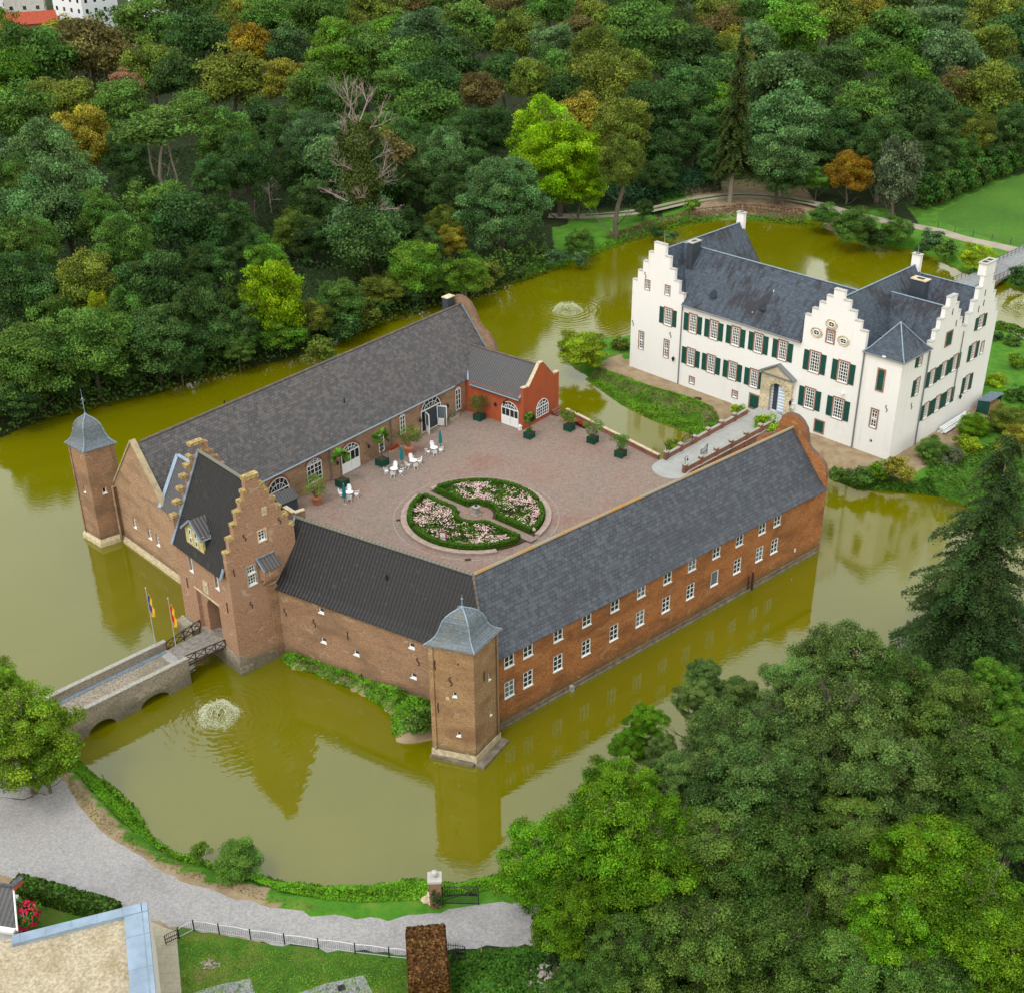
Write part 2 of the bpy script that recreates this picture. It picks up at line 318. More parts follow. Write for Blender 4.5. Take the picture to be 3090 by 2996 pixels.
    def mesh(s,name,mat,off=V((0,0,0)),smooth=False):
        me=bpy.data.meshes.new(name);off=V((off[0],off[1],off[2] if len(off)>2 else 0))
        me.from_pydata([tuple(p-off) for p in s.v],[],s.f);me.materials.append(M[mat] if isinstance(mat,str) else mat)
        me.update();autouv(me,off)
        if s.tone is not None:
            ca=me.color_attributes.new('tone','FLOAT_COLOR','POINT');a=np.ones((len(s.v),4),'f');a[:,:2]=np.array(s.tone,'f');ca.data.foreach_set('color',a.ravel())
        if smooth:
            me.polygons.foreach_set('use_smooth',[True]*len(me.polygons))
        return me
    def comps(s,dist):
        n=len(s.v);pa=list(range(n))
        def fd(a):
            while pa[a]!=a: pa[a]=pa[pa[a]];a=pa[a]
            return a
        for f in s.f:
            for b in f[1:]: pa[fd(b)]=fd(f[0])
        G={}
        for i in range(n): G.setdefault(fd(i),[]).append(i)
        L=[]
        for g in G.values():
            c=sum((s.v[i] for i in g),V((0,0,0)))/len(g)
            for e in L:
                if dist and (e[0]-c).length<dist: e[1]+=g;break
            else: L.append([c,list(g)])
        out=[]
        for c,g in L:
            S_=set(g);ix={a:k for k,a in enumerate(g)};m=MB();m.v=[s.v[a] for a in g];m.f=[tuple(ix[a] for a in f) for f in s.f if f[0] in S_]
            if s.tone is not None: m.tone=[s.tone[a] for a in g]
            out.append(m)
        return out
    def build(s,name,mat,parent=None,smooth=False,loc=None):
        if name in SPLIT and parent is not None:
            o=None
            for m in s.comps(SPLIT[name])[:100]: o=m._build(name,mat,parent,smooth,loc)
            return o
        return s._build(name,mat,parent,smooth,loc)
    def _build(s,name,mat,parent=None,smooth=False,loc=None):
        off=V((0,0,0))
        if parent is not None: off=V(BASE[parent.name])
        elif loc is not None: off=V(loc)
        o=bpy.data.objects.new(name,s.mesh(name,mat,off,smooth));C.objects.link(o);BASE[o.name]=off
        if parent is not None: o.parent=parent
        else: o.location=off
        return o
def autouv(me,off):
    n=len(me.polygons)
    if n==0: return
    uvl=me.uv_layers.new(name='UVMap')
    nl=len(me.loops);vi=np.empty(nl,'i');me.loops.foreach_get('vertex_index',vi)
    cv=np.empty(len(me.vertices)*3,'f');me.vertices.foreach_get('co',cv);cv=cv.reshape(-1,3)+np.array(off,'f')
    nr=np.empty(n*3,'f');me.polygons.foreach_get('normal',nr);nr=nr.reshape(-1,3)
    lt=np.empty(n,'i');me.polygons.foreach_get('loop_total',lt)
    N_=np.repeat(nr,lt,axis=0);hz=np.hypot(N_[:,0],N_[:,1]);t=np.stack([-N_[:,1],N_[:,0],0*hz],1)
    flat=hz<1e-3;t[flat]=(1,0,0);t/=np.linalg.norm(t,axis=1)[:,None];b=np.cross(N_,t)
    P=cv[vi];uv=np.stack([(P*t).sum(1),(P*b).sum(1)],1).astype('f')
    uvl.data.foreach_set('uv',uv.ravel())
BASE={}
LABELS={}
def tag(o,label,cat,group=None,kind=None):
    if label:
        if label in LABELS and not group: print('DUP LABEL',label)
        LABELS[label]=o.name;o['label']=label
    if cat:o['category']=cat
    if group:o['group']=group
    if kind:o['kind']=kind
    return o
def thing(name,label,cat,loc,rotz=0,group=None):
    o=bpy.data.objects.new(name,None);C.objects.link(o);o.empty_display_size=.3
    o.location=loc;o.rotation_euler=(0,0,rotz);BASE[o.name]=V((loc[0],loc[1],loc[2] if len(loc)>2 else 0))
    return tag(o,label,cat,group)
def struct(o): o['kind']='structure';return o
def stuff(o,label,cat):
    tag(o,label,cat,kind='stuff');return o
def put(me,name,parent,P,ang,sc=None):
    "shared mesh placed under a parent (or top-level when parent is None)"
    o=bpy.data.objects.new(name,me);C.objects.link(o);b=V(BASE[parent.name]) if parent is not None and parent.name in BASE else V((0,0,0))
    o.location=V(P)-b;o.rotation_euler=(0,0,ang)
    if sc:o.scale=sc
    if parent is not None:o.parent=parent
    BASE[o.name]=b
    return o
def sub(me,name,parent):
    o=bpy.data.objects.new(name,me);C.objects.link(o);o.parent=parent;return o
def copy_tree(o,parent=None):
    c=o.copy();C.objects.link(c)
    if parent is not None:c.parent=parent
    BASE[c.name]=V(o.location)
    for ch in list(o.children): copy_tree(ch,c)
    return c
def move(o,loc,rz=0,label=None,group=None,sc=None):
    o.location=loc;o.rotation_euler=(0,0,rz);BASE[o.name]=V(loc)
    if sc:o.scale=(sc,)*3 if not isinstance(sc,tuple) else sc
    if label:
        if label in LABELS and not (group or o.get('group')): print('DUP',label)
        LABELS[label]=o.name;o['label']=label
    if group:o['group']=group
    return o
# ---------------------------------------------------------------- frames and walls
class Fr:
    "wall frame: s along the wall, d outwards (to the right of s), z up"
    def __init__(s,O,ang,out=None):
        s.O=V((O[0],O[1],0));s.ang=ang;s.e=V((math.cos(ang),math.sin(ang),0));s.n=V((math.sin(ang),-math.cos(ang),0)) if out is None else out
    def __call__(s,a,d,z): return s.O+s.e*a+s.n*d+V((0,0,z))
    def px(s,u,v): return pl(u,v,s.O,s.O+s.e)
def gridwall(fr,length,z0,top,holes=(),th=.5,mb=None,s0=0.,back=False,reveal=None):
    """masonry front with real openings; top: constant or list of (s_end,z) steps; holes (s0,s1,z0,z1)"""
    mb=mb or MB()
    steps=[(length,top)] if isinstance(top,(int,float)) else top
    xs={s0,length}|{a for a,_ in steps if s0<a<length};zs={z0}|{z for _,z in steps}
    for h in holes: xs|={h[0],h[1]};zs|={h[2],h[3]}
    xs=sorted(x for x in xs if s0-1e-6<=x<=length+1e-6);zs=sorted(z for z in zs if z>=z0-1e-6)
    def tp(x):
        for a,z in steps:
            if x<a: return z
        return steps[-1][1]
    K={}
    for i in range(len(xs)-1):
        for j in range(len(zs)-1):
            x=(xs[i]+xs[i+1])/2;z=(zs[j]+zs[j+1])/2
            ok=z<tp(x) and not any(h[0]<x<h[1] and h[2]<z<h[3] for h in holes)
            K[i,j]=ok
    def q(a,b,c,d): mb.face([a,b,c,d])
    for (i,j),ok in K.items():
        if not ok: continue
        a,b,c,d=xs[i],xs[i+1],zs[j],zs[j+1]
        q(fr(a,0,c),fr(b,0,c),fr(b,0,d),fr(a,0,d))
        if back: q(fr(b,-th,c),fr(a,-th,c),fr(a,-th,d),fr(b,-th,d))
        if not K.get((i-1,j),False): q(fr(a,-th,c),fr(a,0,c),fr(a,0,d),fr(a,-th,d))
        if not K.get((i+1,j),False): q(fr(b,0,c),fr(b,-th,c),fr(b,-th,d),fr(b,0,d))
        if not K.get((i,j+1),False): q(fr(a,0,d),fr(b,0,d),fr(b,-th,d),fr(a,-th,d))
        if j>0 and not K.get((i,j-1),False): q(fr(a,-th,c),fr(b,-th,c),fr(b,0,c),fr(a,0,c))
    return mb
def extr_profile(fr,prof,d0,d1,mb=None):
    "outline in the wall plane (s,z) given thickness between depths d0 and d1"
    mb=mb or MB()
    P=[fr(a,d0,z) for a,z in prof];return mb.extr(P,fr.n*(d1-d0))
# generic windows in local coordinates: x along the wall (centre 0), y outwards=+y, z from sill 0
def lb(mb,x0,x1,y0,y1,z0,z1):
    return mb.hexa([(x0,y0,z0),(x1,y0,z0),(x1,y1,z0),(x0,y1,z0)],[(x0,y0,z1),(x1,y0,z1),(x1,y1,z1),(x0,y1,z1)])
def casement(w,h,nx,nz,fw=.09,bw=.045,mull=True,sill=True,y=-.12):
    f=MB();g=MB()
    lb(g,-w/2,w/2,y-.03,y,0,h)
    for x0,x1 in ((-w/2,-w/2+fw),(w/2-fw,w/2)): lb(f,x0,x1,y,y+.06,0,h)
    for z0,z1 in ((0,fw),(h-fw,h)): lb(f,-w/2+fw,w/2-fw,y,y+.06,z0,z1)
    for i in range(1,nx):
        x=-w/2+w*i/nx;bb=fw*.8 if (mull and i*2==nx) else bw
        lb(f,x-bb/2,x+bb/2,y+.002,y+.05,fw,h-fw)
    for j in range(1,nz):
        z=h*j/nz;lb(f,-w/2+fw,w/2-fw,y+.003,y+.045,z-bw/2,z+bw/2)
    if sill: lb(f,-w/2-.04,w/2+.04,y+.06,.07,-.07,.03)
    return f,g
MESH={}
def lmesh(key,mb,mat,smooth=False):
    if key not in MESH: MESH[key]=mb.mesh(key.split('#')[0],mat,smooth=smooth)
    return MESH[key]
def add_window(parent,fr,s,z,w,h,nx,nz,glass='glass',deep=True,surround=None,shutters=0,shutter_pos=(1,1),label=None,y=-.09,fw=.11,split=False,bw=.055):
    "z = sill height. window part = pane; frame, surround, shutter are its sub-parts"
    ang=fr.ang+math.pi   # local +y outward
    ang=math.atan2(fr.n.y,fr.n.x)-math.pi/2
    k=f'{w:.2f}_{h:.2f}_{nx}_{nz}_{y}_{fw}_{bw}_{split}'
    f,g=casement(w,h,nx,nz,fw,bw,y=y)
    if split: lb(f,-w/2,w/2,y,y+.08,h/2-.09,h/2+.09)
    P=fr(s,0,z)
    o=put(lmesh('window#'+k+glass,g,glass),'window',parent,P,ang)
    sub(lmesh('frame#'+k,f,'white_paint'),'frame',o)
    if surround:
        t,mat=surround;m_=MB();p=.045
        for x0,x1 in ((-w/2-t,-w/2),(w/2,w/2+t)): lb(m_,x0,x1,-.1,p,-t,h+t)
        lb(m_,-w/2,w/2,-.1,p+.002,h,h+t);lb(m_,-w/2,w/2,-.1,p+.002,-t,-.072)
        sub(lmesh(f'surround#{w}{h}{t}{mat}',m_,mat),'surround',o)
    if shutters:
        sw=shutters;m_=MB()
        lb(m_,-sw/2,sw/2,0,.05,0,h)
        for z0,z1 in ((.0,.1),(h/2-.07,h/2+.07),(h-.1,h)): lb(m_,-sw/2,sw/2,.05,.07,z0,z1)
        for x0,x1 in ((-sw/2,-sw/2+.09),(sw/2-.09,sw/2)): lb(m_,x0,x1,.05,.068,.1,h-.1)
        nl=int(h/.12)
        for q in range(1,nl):
            zz=q*h/nl
            if abs(zz-h/2)>.12: lb(m_,-sw/2+.09,sw/2-.09,.045,.06,zz-.03,zz+.02)
        me=lmesh(f'shutter#{sw}_{h}',m_,'green_paint')
        t=surround[0] if surround else 0
        for sg,on in ((-1,shutter_pos[0]),(1,shutter_pos[1])):
            if on:
                c=sub(me,'shutter',o);c.location=(sg*(w/2+t+sw/2+.02),0.01,0)
    if label:o['label']=label
    return o
def hole(s,z,w,h): return (s-w/2,s+w/2,z,z+h)
def hexroof_cap(mb,a,b,r=.14): mb.tube([a,b],r,6)
def anchor(parent,fr,s,z,kind='s',h=1.1):
    "wrought wall anchor"
    m_=MB();pts=[]
    for i in range(9):
        t=i/8;x=(.16*math.sin(t*2*math.pi) if kind=='s' else .03*math.sin(t*9));pts.append(fr(s+x,.06,z+h*(t-.5)))
    m_.tube(pts,.045,5);return m_.build('wall_anchor','iron',parent)
# ================================================================ OUTER BAILEY
ZC=2.2
def A(deg): return (math.cos(R_(deg)),math.sin(R_(deg)))
def isect(p,d,q,e):
    k=d[0]*e[1]-d[1]*e[0];t=((q[0]-p[0])*e[1]-(q[1]-p[1])*e[0])/k
    return V((p[0]+d[0]*t,p[1]+d[1]*t,0))
def at(p,z): return V((p[0],p[1],z))
def ogee_roof(root,quad,ze,h,over=.24,fin=1.0,mat='slate_dome',hip='lead'):
    c=sum((V(p) for p in quad),V((0,0,0)))/4;c.z=0
    prof=[(1+over/2.1,-.1),(1+over/2.6,.02),(.91,.28),(.78,.62),(.69,1.05),(.635,1.5),(.57,1.95),(.45,2.35),(.29,2.66),(.1,2.9),(.03,3.0)]
    k=h/3.0;R=MB();lv=[]
    for r,z in prof: lv.append([c+(V((p[0],p[1],0))-c)*r+V((0,0,ze+z*k)) for p in quad])
    for a,b in zip(lv,lv[1:]):
        for i in range(4):
            j=(i+1)%4;N=4
            for q in range(N):
                t0,t1=q/N,(q+1)/N;R.face([a[i].lerp(a[j],t0),a[i].lerp(a[j],t1),b[i].lerp(b[j],t1),b[i].lerp(b[j],t0)])
    R.face(lv[0][::-1]);R.face(lv[-1])
    ro=R.build('roof',mat,root)
    Hp=MB()
    for i in range(4): Hp.tube([l[i]+V((0,0,.02)) for l in lv],.085,5)
    Hp.build('hip_flashing',hip,ro)
    Fi=MB();Fi.lathe(c+V((0,0,ze+h-.1)),[(.16,0),(.2,.15),(.08,.3),(.05,.5),(.05,.5+fin*.6),(.13,.6+fin*.6),(.03,.75+fin*.6),(.02,.8+fin)],8)
    if fin>1.5: Fi.bar(c+V((-.3,0,ze+h+fin*.72)),c+V((.3,0,ze+h+fin*.72)),.05);Fi.bar(c+V((0,-.3,ze+h+fin*.6)),c+V((0,.3,ze+h+fin*.6)),.05)
    Fi.build('finial',hip,ro)
def quad_tower(root,base,ztop,z0,mat,plinth,th=.5,holes={},zs=None):
    "four-sided battered tower; holes per side index list of (frac,z,w,h)"
    W=MB();out=[]
    for i in range(4):
        a,b=base[i],base[(i+1)%4];d=V(b)-V(a);ang=math.atan2(d.y,d.x);f=Fr(a,ang);L=d.length
        hs=[hole(fr_*L,z,w,h) for fr_,z,w,h in holes.get(i,[])]
        gridwall(f,L,z0,ztop,hs,th,W);out.append((f,L))
    W.build('wall',mat,root)
    return out
# --- corner tower by the moat (front)
def ccw(q): return q
TA=[V((-8.1,93.35,0)),V((-3.92,92.0,0)),V((-1.7,95.5,0)),V((-5.88,96.85,0))]
t=thing('corner_tower','square brick tower with bell-shaped lead roof at the front corner of the courtyard','tower',(-4.9,94.4,0))
hA={0:[(.56,7.6,.42,.55),(.62,3.0,.42,.55),(.66,8.9-0+2.4,.16,.22)],1:[(.62,8.35,.32,.75),(.64,4.1,.32,.75)]}
sd=quad_tower(t,TA,13.1,.9,'brick_tower',None,holes=hA)
for i,hs in hA.items():
    f,L=sd[i]
    for fr_,z,w,h in hs:
        if w>.2: add_window(t,f,fr_*L,z,w,h,1,1,fw=.07,y=-.2)
P_=MB();c0=sum(TA,V((0,0,0)))/4
for k,(sc,z0,z1) in enumerate(((1.06,-.6,.95),)):
    P_.prism([c0+(p-c0)*sc for p in TA],z0,z1,[c0+(p-c0)*1.03 for p in TA])
P_.build('plinth','stone_cream',t)
LG=MB();f=sd[1][0];LG.extr([f(-.35,.15,.25),f(4.4,.15,.25),f(4.4,.95,.25),f(-.35,1.05,.25)],(0,0,-.8));f=sd[0][0];LG.extr([f(-.2,.15,.3),f(4.3,.15,.3),f(4.3,.6,.3),f(-.2,.45,.3)],(0,0,-.8))
LG.build('stone_ledge','plinth',t)
cap=MB()
for i in range(4):
    f,L=sd[i];cap.extr([f(-.12,.12,12.95),f(L+.12,.12,12.95),f(L+.1,.003,12.95),f(-.1,.003,12.95)],(0,0,.16))
cap.build('eaves_cornice','iron_rust',t)
ogee_roof(t,TA,13.1,3.25,fin=.7)
f=sd[0][0];anchor(t,f,2.1,9.35,'s',1.0);anchor(t,f,.62,10.9,'i',1.1);anchor(t,f,.75,6.0,'i',1.1);anchor(t,sd[1][0],1.6,9.4,'i',1.1)
q=MB();q.extr([f(1.55,.02,7.1),f(1.9,.02,7.1),f(1.9,.02,7.45),f(1.55,.02,7.45)],f.n*.03);q.build('stone_block','stone_cream',t)
# --- corner tower far left
TB=[V((-53.85,135.0,0)),V((-51.15,132.6,0)),V((-48.2,134.9,0)),V((-50.9,137.3,0))]
t=thing('corner_tower','slim brick tower with bell-shaped slate roof and weather vane at the left corner','tower',(-51,135,0))
hB={0:[(.55,7.1,.4,.8)],1:[(.42,7.0,.55,.8)]}
sd=quad_tower(t,TB,13.2,.9,'brick_old',None,holes=hB)
for i,hs in hB.items():
    f,L=sd[i]
    for fr_,z,w,h in hs: add_window(t,f,fr_*L,z,w,h,1,1,fw=.1,y=-.22)
P_=MB();c0=sum(TB,V((0,0,0)))/4;P_.prism([c0+(p-c0)*1.12 for p in TB],-.6,.6,[c0+(p-c0)*1.1 for p in TB]);P_.prism([c0+(p-c0)*1.1 for p in TB],.6,1.0,[c0+(p-c0)*1.02 for p in TB]);P_.build('plinth','stone_cream',t)
cap=MB()
for i in range(4):
    f,L=sd[i];cap.extr([f(-.12,.12,13.02),f(L+.12,.12,13.02),f(L+.1,.003,13.02),f(-.1,.003,13.02)],(0,0,.18))
cap.build('eaves_cornice','iron_rust',t)
ogee_roof(t,TB,13.2,3.7,fin=2.6)
# --- geometry lines
uSE=A(40.65);OSE=V((-1.67,97.32,0));HSE=5.4;nSE=(-uSE[1],uSE[0])
uSW=A(-31.2);OSW=V((-25.4,110.0,0));HSW=4.45;nSW=(-uSW[1],uSW[0])
off=lambda p,n,d: V((p[0]+n[0]*d,p[1]+n[1]*d,0))
def corner(dse,dsw): return isect(off(OSE,nSE,dse),uSE,off(OSW,nSW,dsw),uSW)
ZE,ZR=8.75,14.75
K_out=corner(-.42,-.35);K_r=corner(HSE,HSW);K_in=corner(2*HSE+.42,2*HSW+.35)
# south-east wing
def se(s,d,z=0): return V((OSE[0]+uSE[0]*s+nSE[0]*d,OSE[1]+uSE[1]*s+nSE[1]*d,z))
LSE=50.6
t=thing('stable_wing','long orange-brown brick wing with two rows of white windows and blue-grey slate roof','building',se(25,5))
f=Fr(OSE,R_(40.65))
top=[(305,1287),(398,1240),(547,1160),(688,1086),(827,1013),(957,945),(1087,878),(1208,813),(1328,750),(1442,690),(1554,632),(1628,594)]
low=[(306,1435),(398,1387),(545,1307),(684,1230),(821,1156),(950,1085),(1078,1017),(1198,951),(1317,888),(1429,827),(1538,767),(1612,727)]
g3=lambda x,y:(1350+x/1.6333,1200+y/1.6333)
TW=[f.px(*g3(*p)) for p in top];LW=[f.px(*g3(*p)) for p in low]
ztop=sum(z for _,z in TW)/12;zlow=sum(z for _,z in LW)/12
print('SE windows',ztop,zlow,[round(s,1) for s,_ in TW])
ww,wh=1.26,1.9
hs=[hole(s,ztop-wh/2,ww,wh) for s,_ in TW]+[hole(s,zlow-wh/2,ww,wh) for s,_ in LW]
W=gridwall(f,LSE,.55,ZE-.02,hs,.45,s0=-.6)
# far gable wall with curved baroque parapet
fg=Fr(se(LSE,0),R_(40.65+90))
half=[(0,ZC-2.6),(0,10.2),(.1,10.9),(.5,11.7),(1.2,12.25),(2.1,12.6),(2.7,12.95),(3.15,13.5),(3.3,14.4),(3.6,15.3),(4.2,15.95),(4.9,16.3)]
prof=half+[(2*HSE-a,z) for a,z in half[::-1]]
extr_profile(fg,prof,-.0,.5,W)
fi=Fr(se(0,2*HSE),R_(40.65+180))
W.extr([se(6,2*HSE-.3,ZC-1),se(LSE,2*HSE-.3,ZC-1),se(LSE,2*HSE-.3,ZE),se(6,2*HSE-.3,ZE)],V((nSE[0],nSE[1],0))*.3)
W.build('wall','brick_orange',t)
cp=MB();cp.tube([fg(a,.25,z+.02) for a,z in prof[1:-1]],.26,4);cp.build('gable_coping','coping_lichen',t)
pb=MB();pb.extr([f(-.5,.004,-.5),f(LSE+.2,.004,-.5),f(LSE+.2,.28,-.5),f(-.5,.28,-.5)],(0,0,.62));pb.extr([f(-.5,.005,.12),f(LSE+.1,.005,.12),f(LSE+.1,.1,.12),f(-.5,.1,.12)],(0,0,.45));pb.build('plinth','plinth',t)
LE=LSE+.12
Rf=MB()
eave=lambda s:se(s,-.42,ZE-.1)
def flare(s): return se(s,.75,ZE+.78)
dz=(ZR-ZE-.78)
ends=[K_out,None]
k0=(K_out-OSE).dot(V((*uSE,0)));kr=(K_r-OSE).dot(V((*uSE,0)));ki=(K_in-OSE).dot(V((*uSE,0)))
kf=k0+(kr-k0)*(.75+.42)/(HSE+.42)
Rf.slab([se(kf,.75,ZE+.78),se(LE,.75,ZE+.78),se(LE,HSE,ZR),se(kr,HSE,ZR)],.16)
Rf.slab([se(k0,-.42,ZE-.1),se(LE,-.42,ZE-.1),se(LE,.75,ZE+.785),se(kf,.75,ZE+.785)],.16)
Rf.slab([se(kr,HSE,ZR),se(LE,HSE,ZR),se(LE,2*HSE+.42,ZE-.1),se(ki,2*HSE+.42,ZE-.1)],.16)
rf=Rf.build('roof','slate_se',t)
Rd=MB()
for i in range(100):
    a=kr+(LE-kr)*i/100;b=kr+(LE-kr)*(i+1.08)/100;b=min(b,LE);Rd.tube([se(a,HSE,ZR+.05),se(b,HSE,ZR+.07)],[.15,.19],6)
Rd.build('ridge_tiles','ridge_lichen',rf)
opens={1:0,4:1}
for i,(s,_) in enumerate(TW): add_window(t,f,s,ztop-wh/2,ww,wh,2,3,fw=.1,glass='glass' if i not in (5,7) else 'glass_blue')
for i,(s,_) in enumerate(LW): add_window(t,f,s,zlow-wh/2,ww,wh,2 if i!=8 else 1,3 if i!=8 else 1,fw=.1,glass='glass_blue' if i in (0,5,8,10) else 'glass')
q=MB();s_,z_=f.px(1500+1495/1.96,1700+110/1.96);q.tube([f(s_,.35,-.1),f(s_,.35,2.4)],.12,6);q.tube([f(s_-.55,.2,.3),f(s_-.55,.2,2.1)],.07,6);q.bar(f(s_-.55,.28,1.2),f(s_,.3,1.2),.06);q.build('drain_post','iron_rust',t)
q=MB();s_,z_=f.px(1500+428/1.96,1700+745/1.96);q.box(f(s_,.35,-.2),.4,.4,.85,R_(40));q.build('outlet_block','stone_grey',t)
q=MB();s_,z_=f.px(2200+680*.289,1200+1590*.289);q.box(f(s_,.1,z_-.2),.12,.15,.45,R_(40));q.build('wall_lamp','white_metal',t)
# south-west wing
def sw(s,d,z=0): return V((OSW[0]+uSW[0]*s+nSW[0]*d,OSW[1]+uSW[1]*s+nSW[1]*d,z))
t=thing('front_wing','low brick wing with small openings and dark pantile roof between gatehouse and corner tower','building',sw(10,4))
f=Fr(OSW,R_(-31.2));LSW=(corner(0,0)-OSW).dot(V((*uSW,0)))
fz=lambda x,y:(800+x*.47365,1450+y*.47365)
sm=[f.px(*fz(*p)) for p in ((357,828),(373,1017),(582,1097),(933,1052),(946,1243))]
hs=[hole(s,z-.3,.72,.62) for s,z in sm]
W=gridwall(f,LSW+.3,.2,ZE-.02,hs,.5,s0=-2);fi=Fr(sw(LSW,2*HSW),R_(-31.2+180));W.extr([sw(-.5,2*HSW-.3,ZC-1),sw(LSW-11,2*HSW-.3,ZC-1),sw(LSW-11,2*HSW-.3,ZE),sw(-.5,2*HSW-.3,ZE)],V((nSW[0],nSW[1],0))*.3)
W.build('wall','brick_old',t)
for s,z in sm: add_window(t,f,s,z-.3,.72,.62,1,1,fw=.09,y=-.22)
for x,y,kd in ((130,835,'s'),(315,905,'s'),(527,985,'i'),(975,1150,'s')):
    s,z=f.px(*fz(x,y));anchor(t,f,s,z,kd,.95)
s,z=f.px(*fz(620,1265));q=MB();q.tube([f(s,.15,z-1.2),f(s,.15,z+.8)],.07,5);q.build('iron_post','iron_rust',t)
kk=lambda P:(P-OSW).dot(V((*uSW,0)))
Rf=MB();sL=-.35
kf=kk(K_out)+(kk(K_r)-kk(K_out))*(.5+.35)/(HSW+.35)
Rf.slab([sw(sL,.5,ZE+.62),sw(kf,.5,ZE+.62),sw(kk(K_r),HSW,ZR),sw(sL+.5,HSW,ZR)],.16)
Rf.slab([sw(sL,-.35,ZE-.08),sw(kk(K_out),-.35,ZE-.08),sw(kf,.5,ZE+.625),sw(sL,.5,ZE+.625)],.16)
Rf.slab([sw(sL,HSW,ZR),sw(kk(K_r),HSW,ZR),sw(kk(K_in),2*HSW+.35,ZE-.08),sw(sL,2*HSW+.35,ZE-.08)],.16)
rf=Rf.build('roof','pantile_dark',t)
Rd=MB();kr2=kk(K_r)
for i in range(46):
    a=sL+(kr2-sL)*i/46;b=sL+(kr2-sL)*(i+1.12)/46;Rd.tube([sw(a,HSW,ZR+.03),sw(min(b,kr2),HSW,ZR+.08)],[.14,.2],6)
Rd.build('ridge_tiles','ridge_tile',rf)
hp=MB();n_=18
for i in range(n_):
    a=at(K_r,ZR).lerp(at(K_out,ZE-.1),i/n_);b=at(K_r,ZR).lerp(at(K_out,ZE-.1),(i+1.1)/n_);hp.tube([a+V((0,0,.04)),b+V((0,0,.08))],[.12,.17],6)
hp.build('hip_tiles','ridge_dark',rf)
s,z=f.px(*fz(840,570));q=MB();q.tube([sw(13,2.6,12.2),sw(13,2.6,12.9)],.09,6);q.build('vent_pipe','iron',rf)
# --- gatehouse
FRc=V((-28.89,106.23,0));gW,gD=11.0,8.3
fS=Fr(FRc,R_(44.6));FLc=FRc+V((*A(132.8),0))*gW
fF=Fr(FLc,R_(-47.2));ds=fS.e;df=-fF.e
GZ,GR=12.2,21.2
t=thing('gatehouse','tall red-brown brick gatehouse with stepped gables, steep dark roof and arched gateway','building',FRc+ds*4+df*5.5)
def ff(x,y): return fF.px(500+x*.23684,1650+y*.23684)
def fs4(x,y): return fS.px(500+x*.28939,1300+y*.28939)
# side wall with stepped gable
steps=[(.55,14.7),(1.2,16.1),(1.75,17.45),(2.35,18.7),(2.85,19.7),(3.2,20.6),(4.75,21.9),(5.3,20.7),(5.8,19.8),(6.4,18.7),(7.0,17.5),(7.7,16.3),(gD,14.9)]
sU,zU=fs4(1005,1090);sL_,zL=fs4(900,1500);sL2,zL2=fs4(885,1465)
holes=[hole(sU,zU-.55,.8,1.15),hole(sL_,zL-1.15,.95,1.15),hole(sL_,zL+.2,.95,.85)]
W=gridwall(fS,gD,.9,steps,holes,.6,back=True)
# far gable
fS2=Fr(FRc+df*gW+ds*gD,R_(44.6+180));gridwall(fS2,gD,.9,[(gD-a,z) for a,z in [(0,0)]+steps[:-1]][::-1][:-1]+[(gD,14.7)],(),.6,W,back=True)
# front wall with recessed portal
z0=ZC+.1
rs0,rs1,rz=gW-7.6,gW-3.0,7.3
wl=[ff(320,200),ff(650,420)]
holes=[(rs0,rs1,-1,rz)]+[hole(s,z-1.1,.75,2.2) for s,z in wl]
fw=gridwall(fF,gW-.6,.9,GZ,holes,.42,W,s0=.6)
# back wall
fB=Fr(FRc+ds*gD,R_(132.8));gridwall(fB,gW-.6,.9,GZ,[(gW/2-2,gW/2+2,-1,6.6)],.6,W,s0=.6)
# arch panel in the recess
ac=(rs0+rs1)/2+.45;ar=1.55;sp=z0+3.0
arch=[(ac-ar,z0-1)]+[(ac-ar,sp)]+[(ac-ar*math.cos(math.pi*i/12),sp+ar*math.sin(math.pi*i/12)*1.05) for i in range(1,12)]+[(ac+ar,sp),(ac+ar,z0-1)]
def archfill(fr,s0,s1,z0_,z1,arc,d0,d1,mb):
    pts=arc[1:-1]
    for p in ((s0,arc[0][0]),(arc[-1][0],s1)): extr_profile(fr,[(p[0],z0_),(p[1],z0_),(p[1],z1),(p[0],z1)],d1,d0,mb)
    for a,b in zip(pts,pts[1:]):
        if abs(a[0]-b[0])<1e-4: continue
        extr_profile(fr,[(a[0],a[1]),(b[0],b[1]),(b[0],z1),(a[0],z1)],d1,d0,mb)
archfill(fF,rs0-.05,rs1+.05,z0-1,rz+.1,arch,-.4,-1.1,W)
# passage walls
for sx in (ac-ar-.4,ac+ar): 
    W.extr([fF(sx,-1.1,z0-1),fF(sx+.4,-1.1,z0-1),fF(sx+.4,-gD+.6,z0-1),fF(sx,-gD+.6,z0-1)],(0,0,5))
W.build('wall','brick_gate',t)
q=MB();q.extr([fF(.1,.08,12-9.6),fF(gW+.08,.08,2.4),fF(gW+.08,-.5,2.4),fF(.1,-.5,2.4)],(0,0,-3.2));q.extr([fS(-.08,.1,2.1),fS(5.2,.1,.8),fS(5.2,-.5,.8),fS(-.08,-.5,2.1)],(0,0,-2.9))
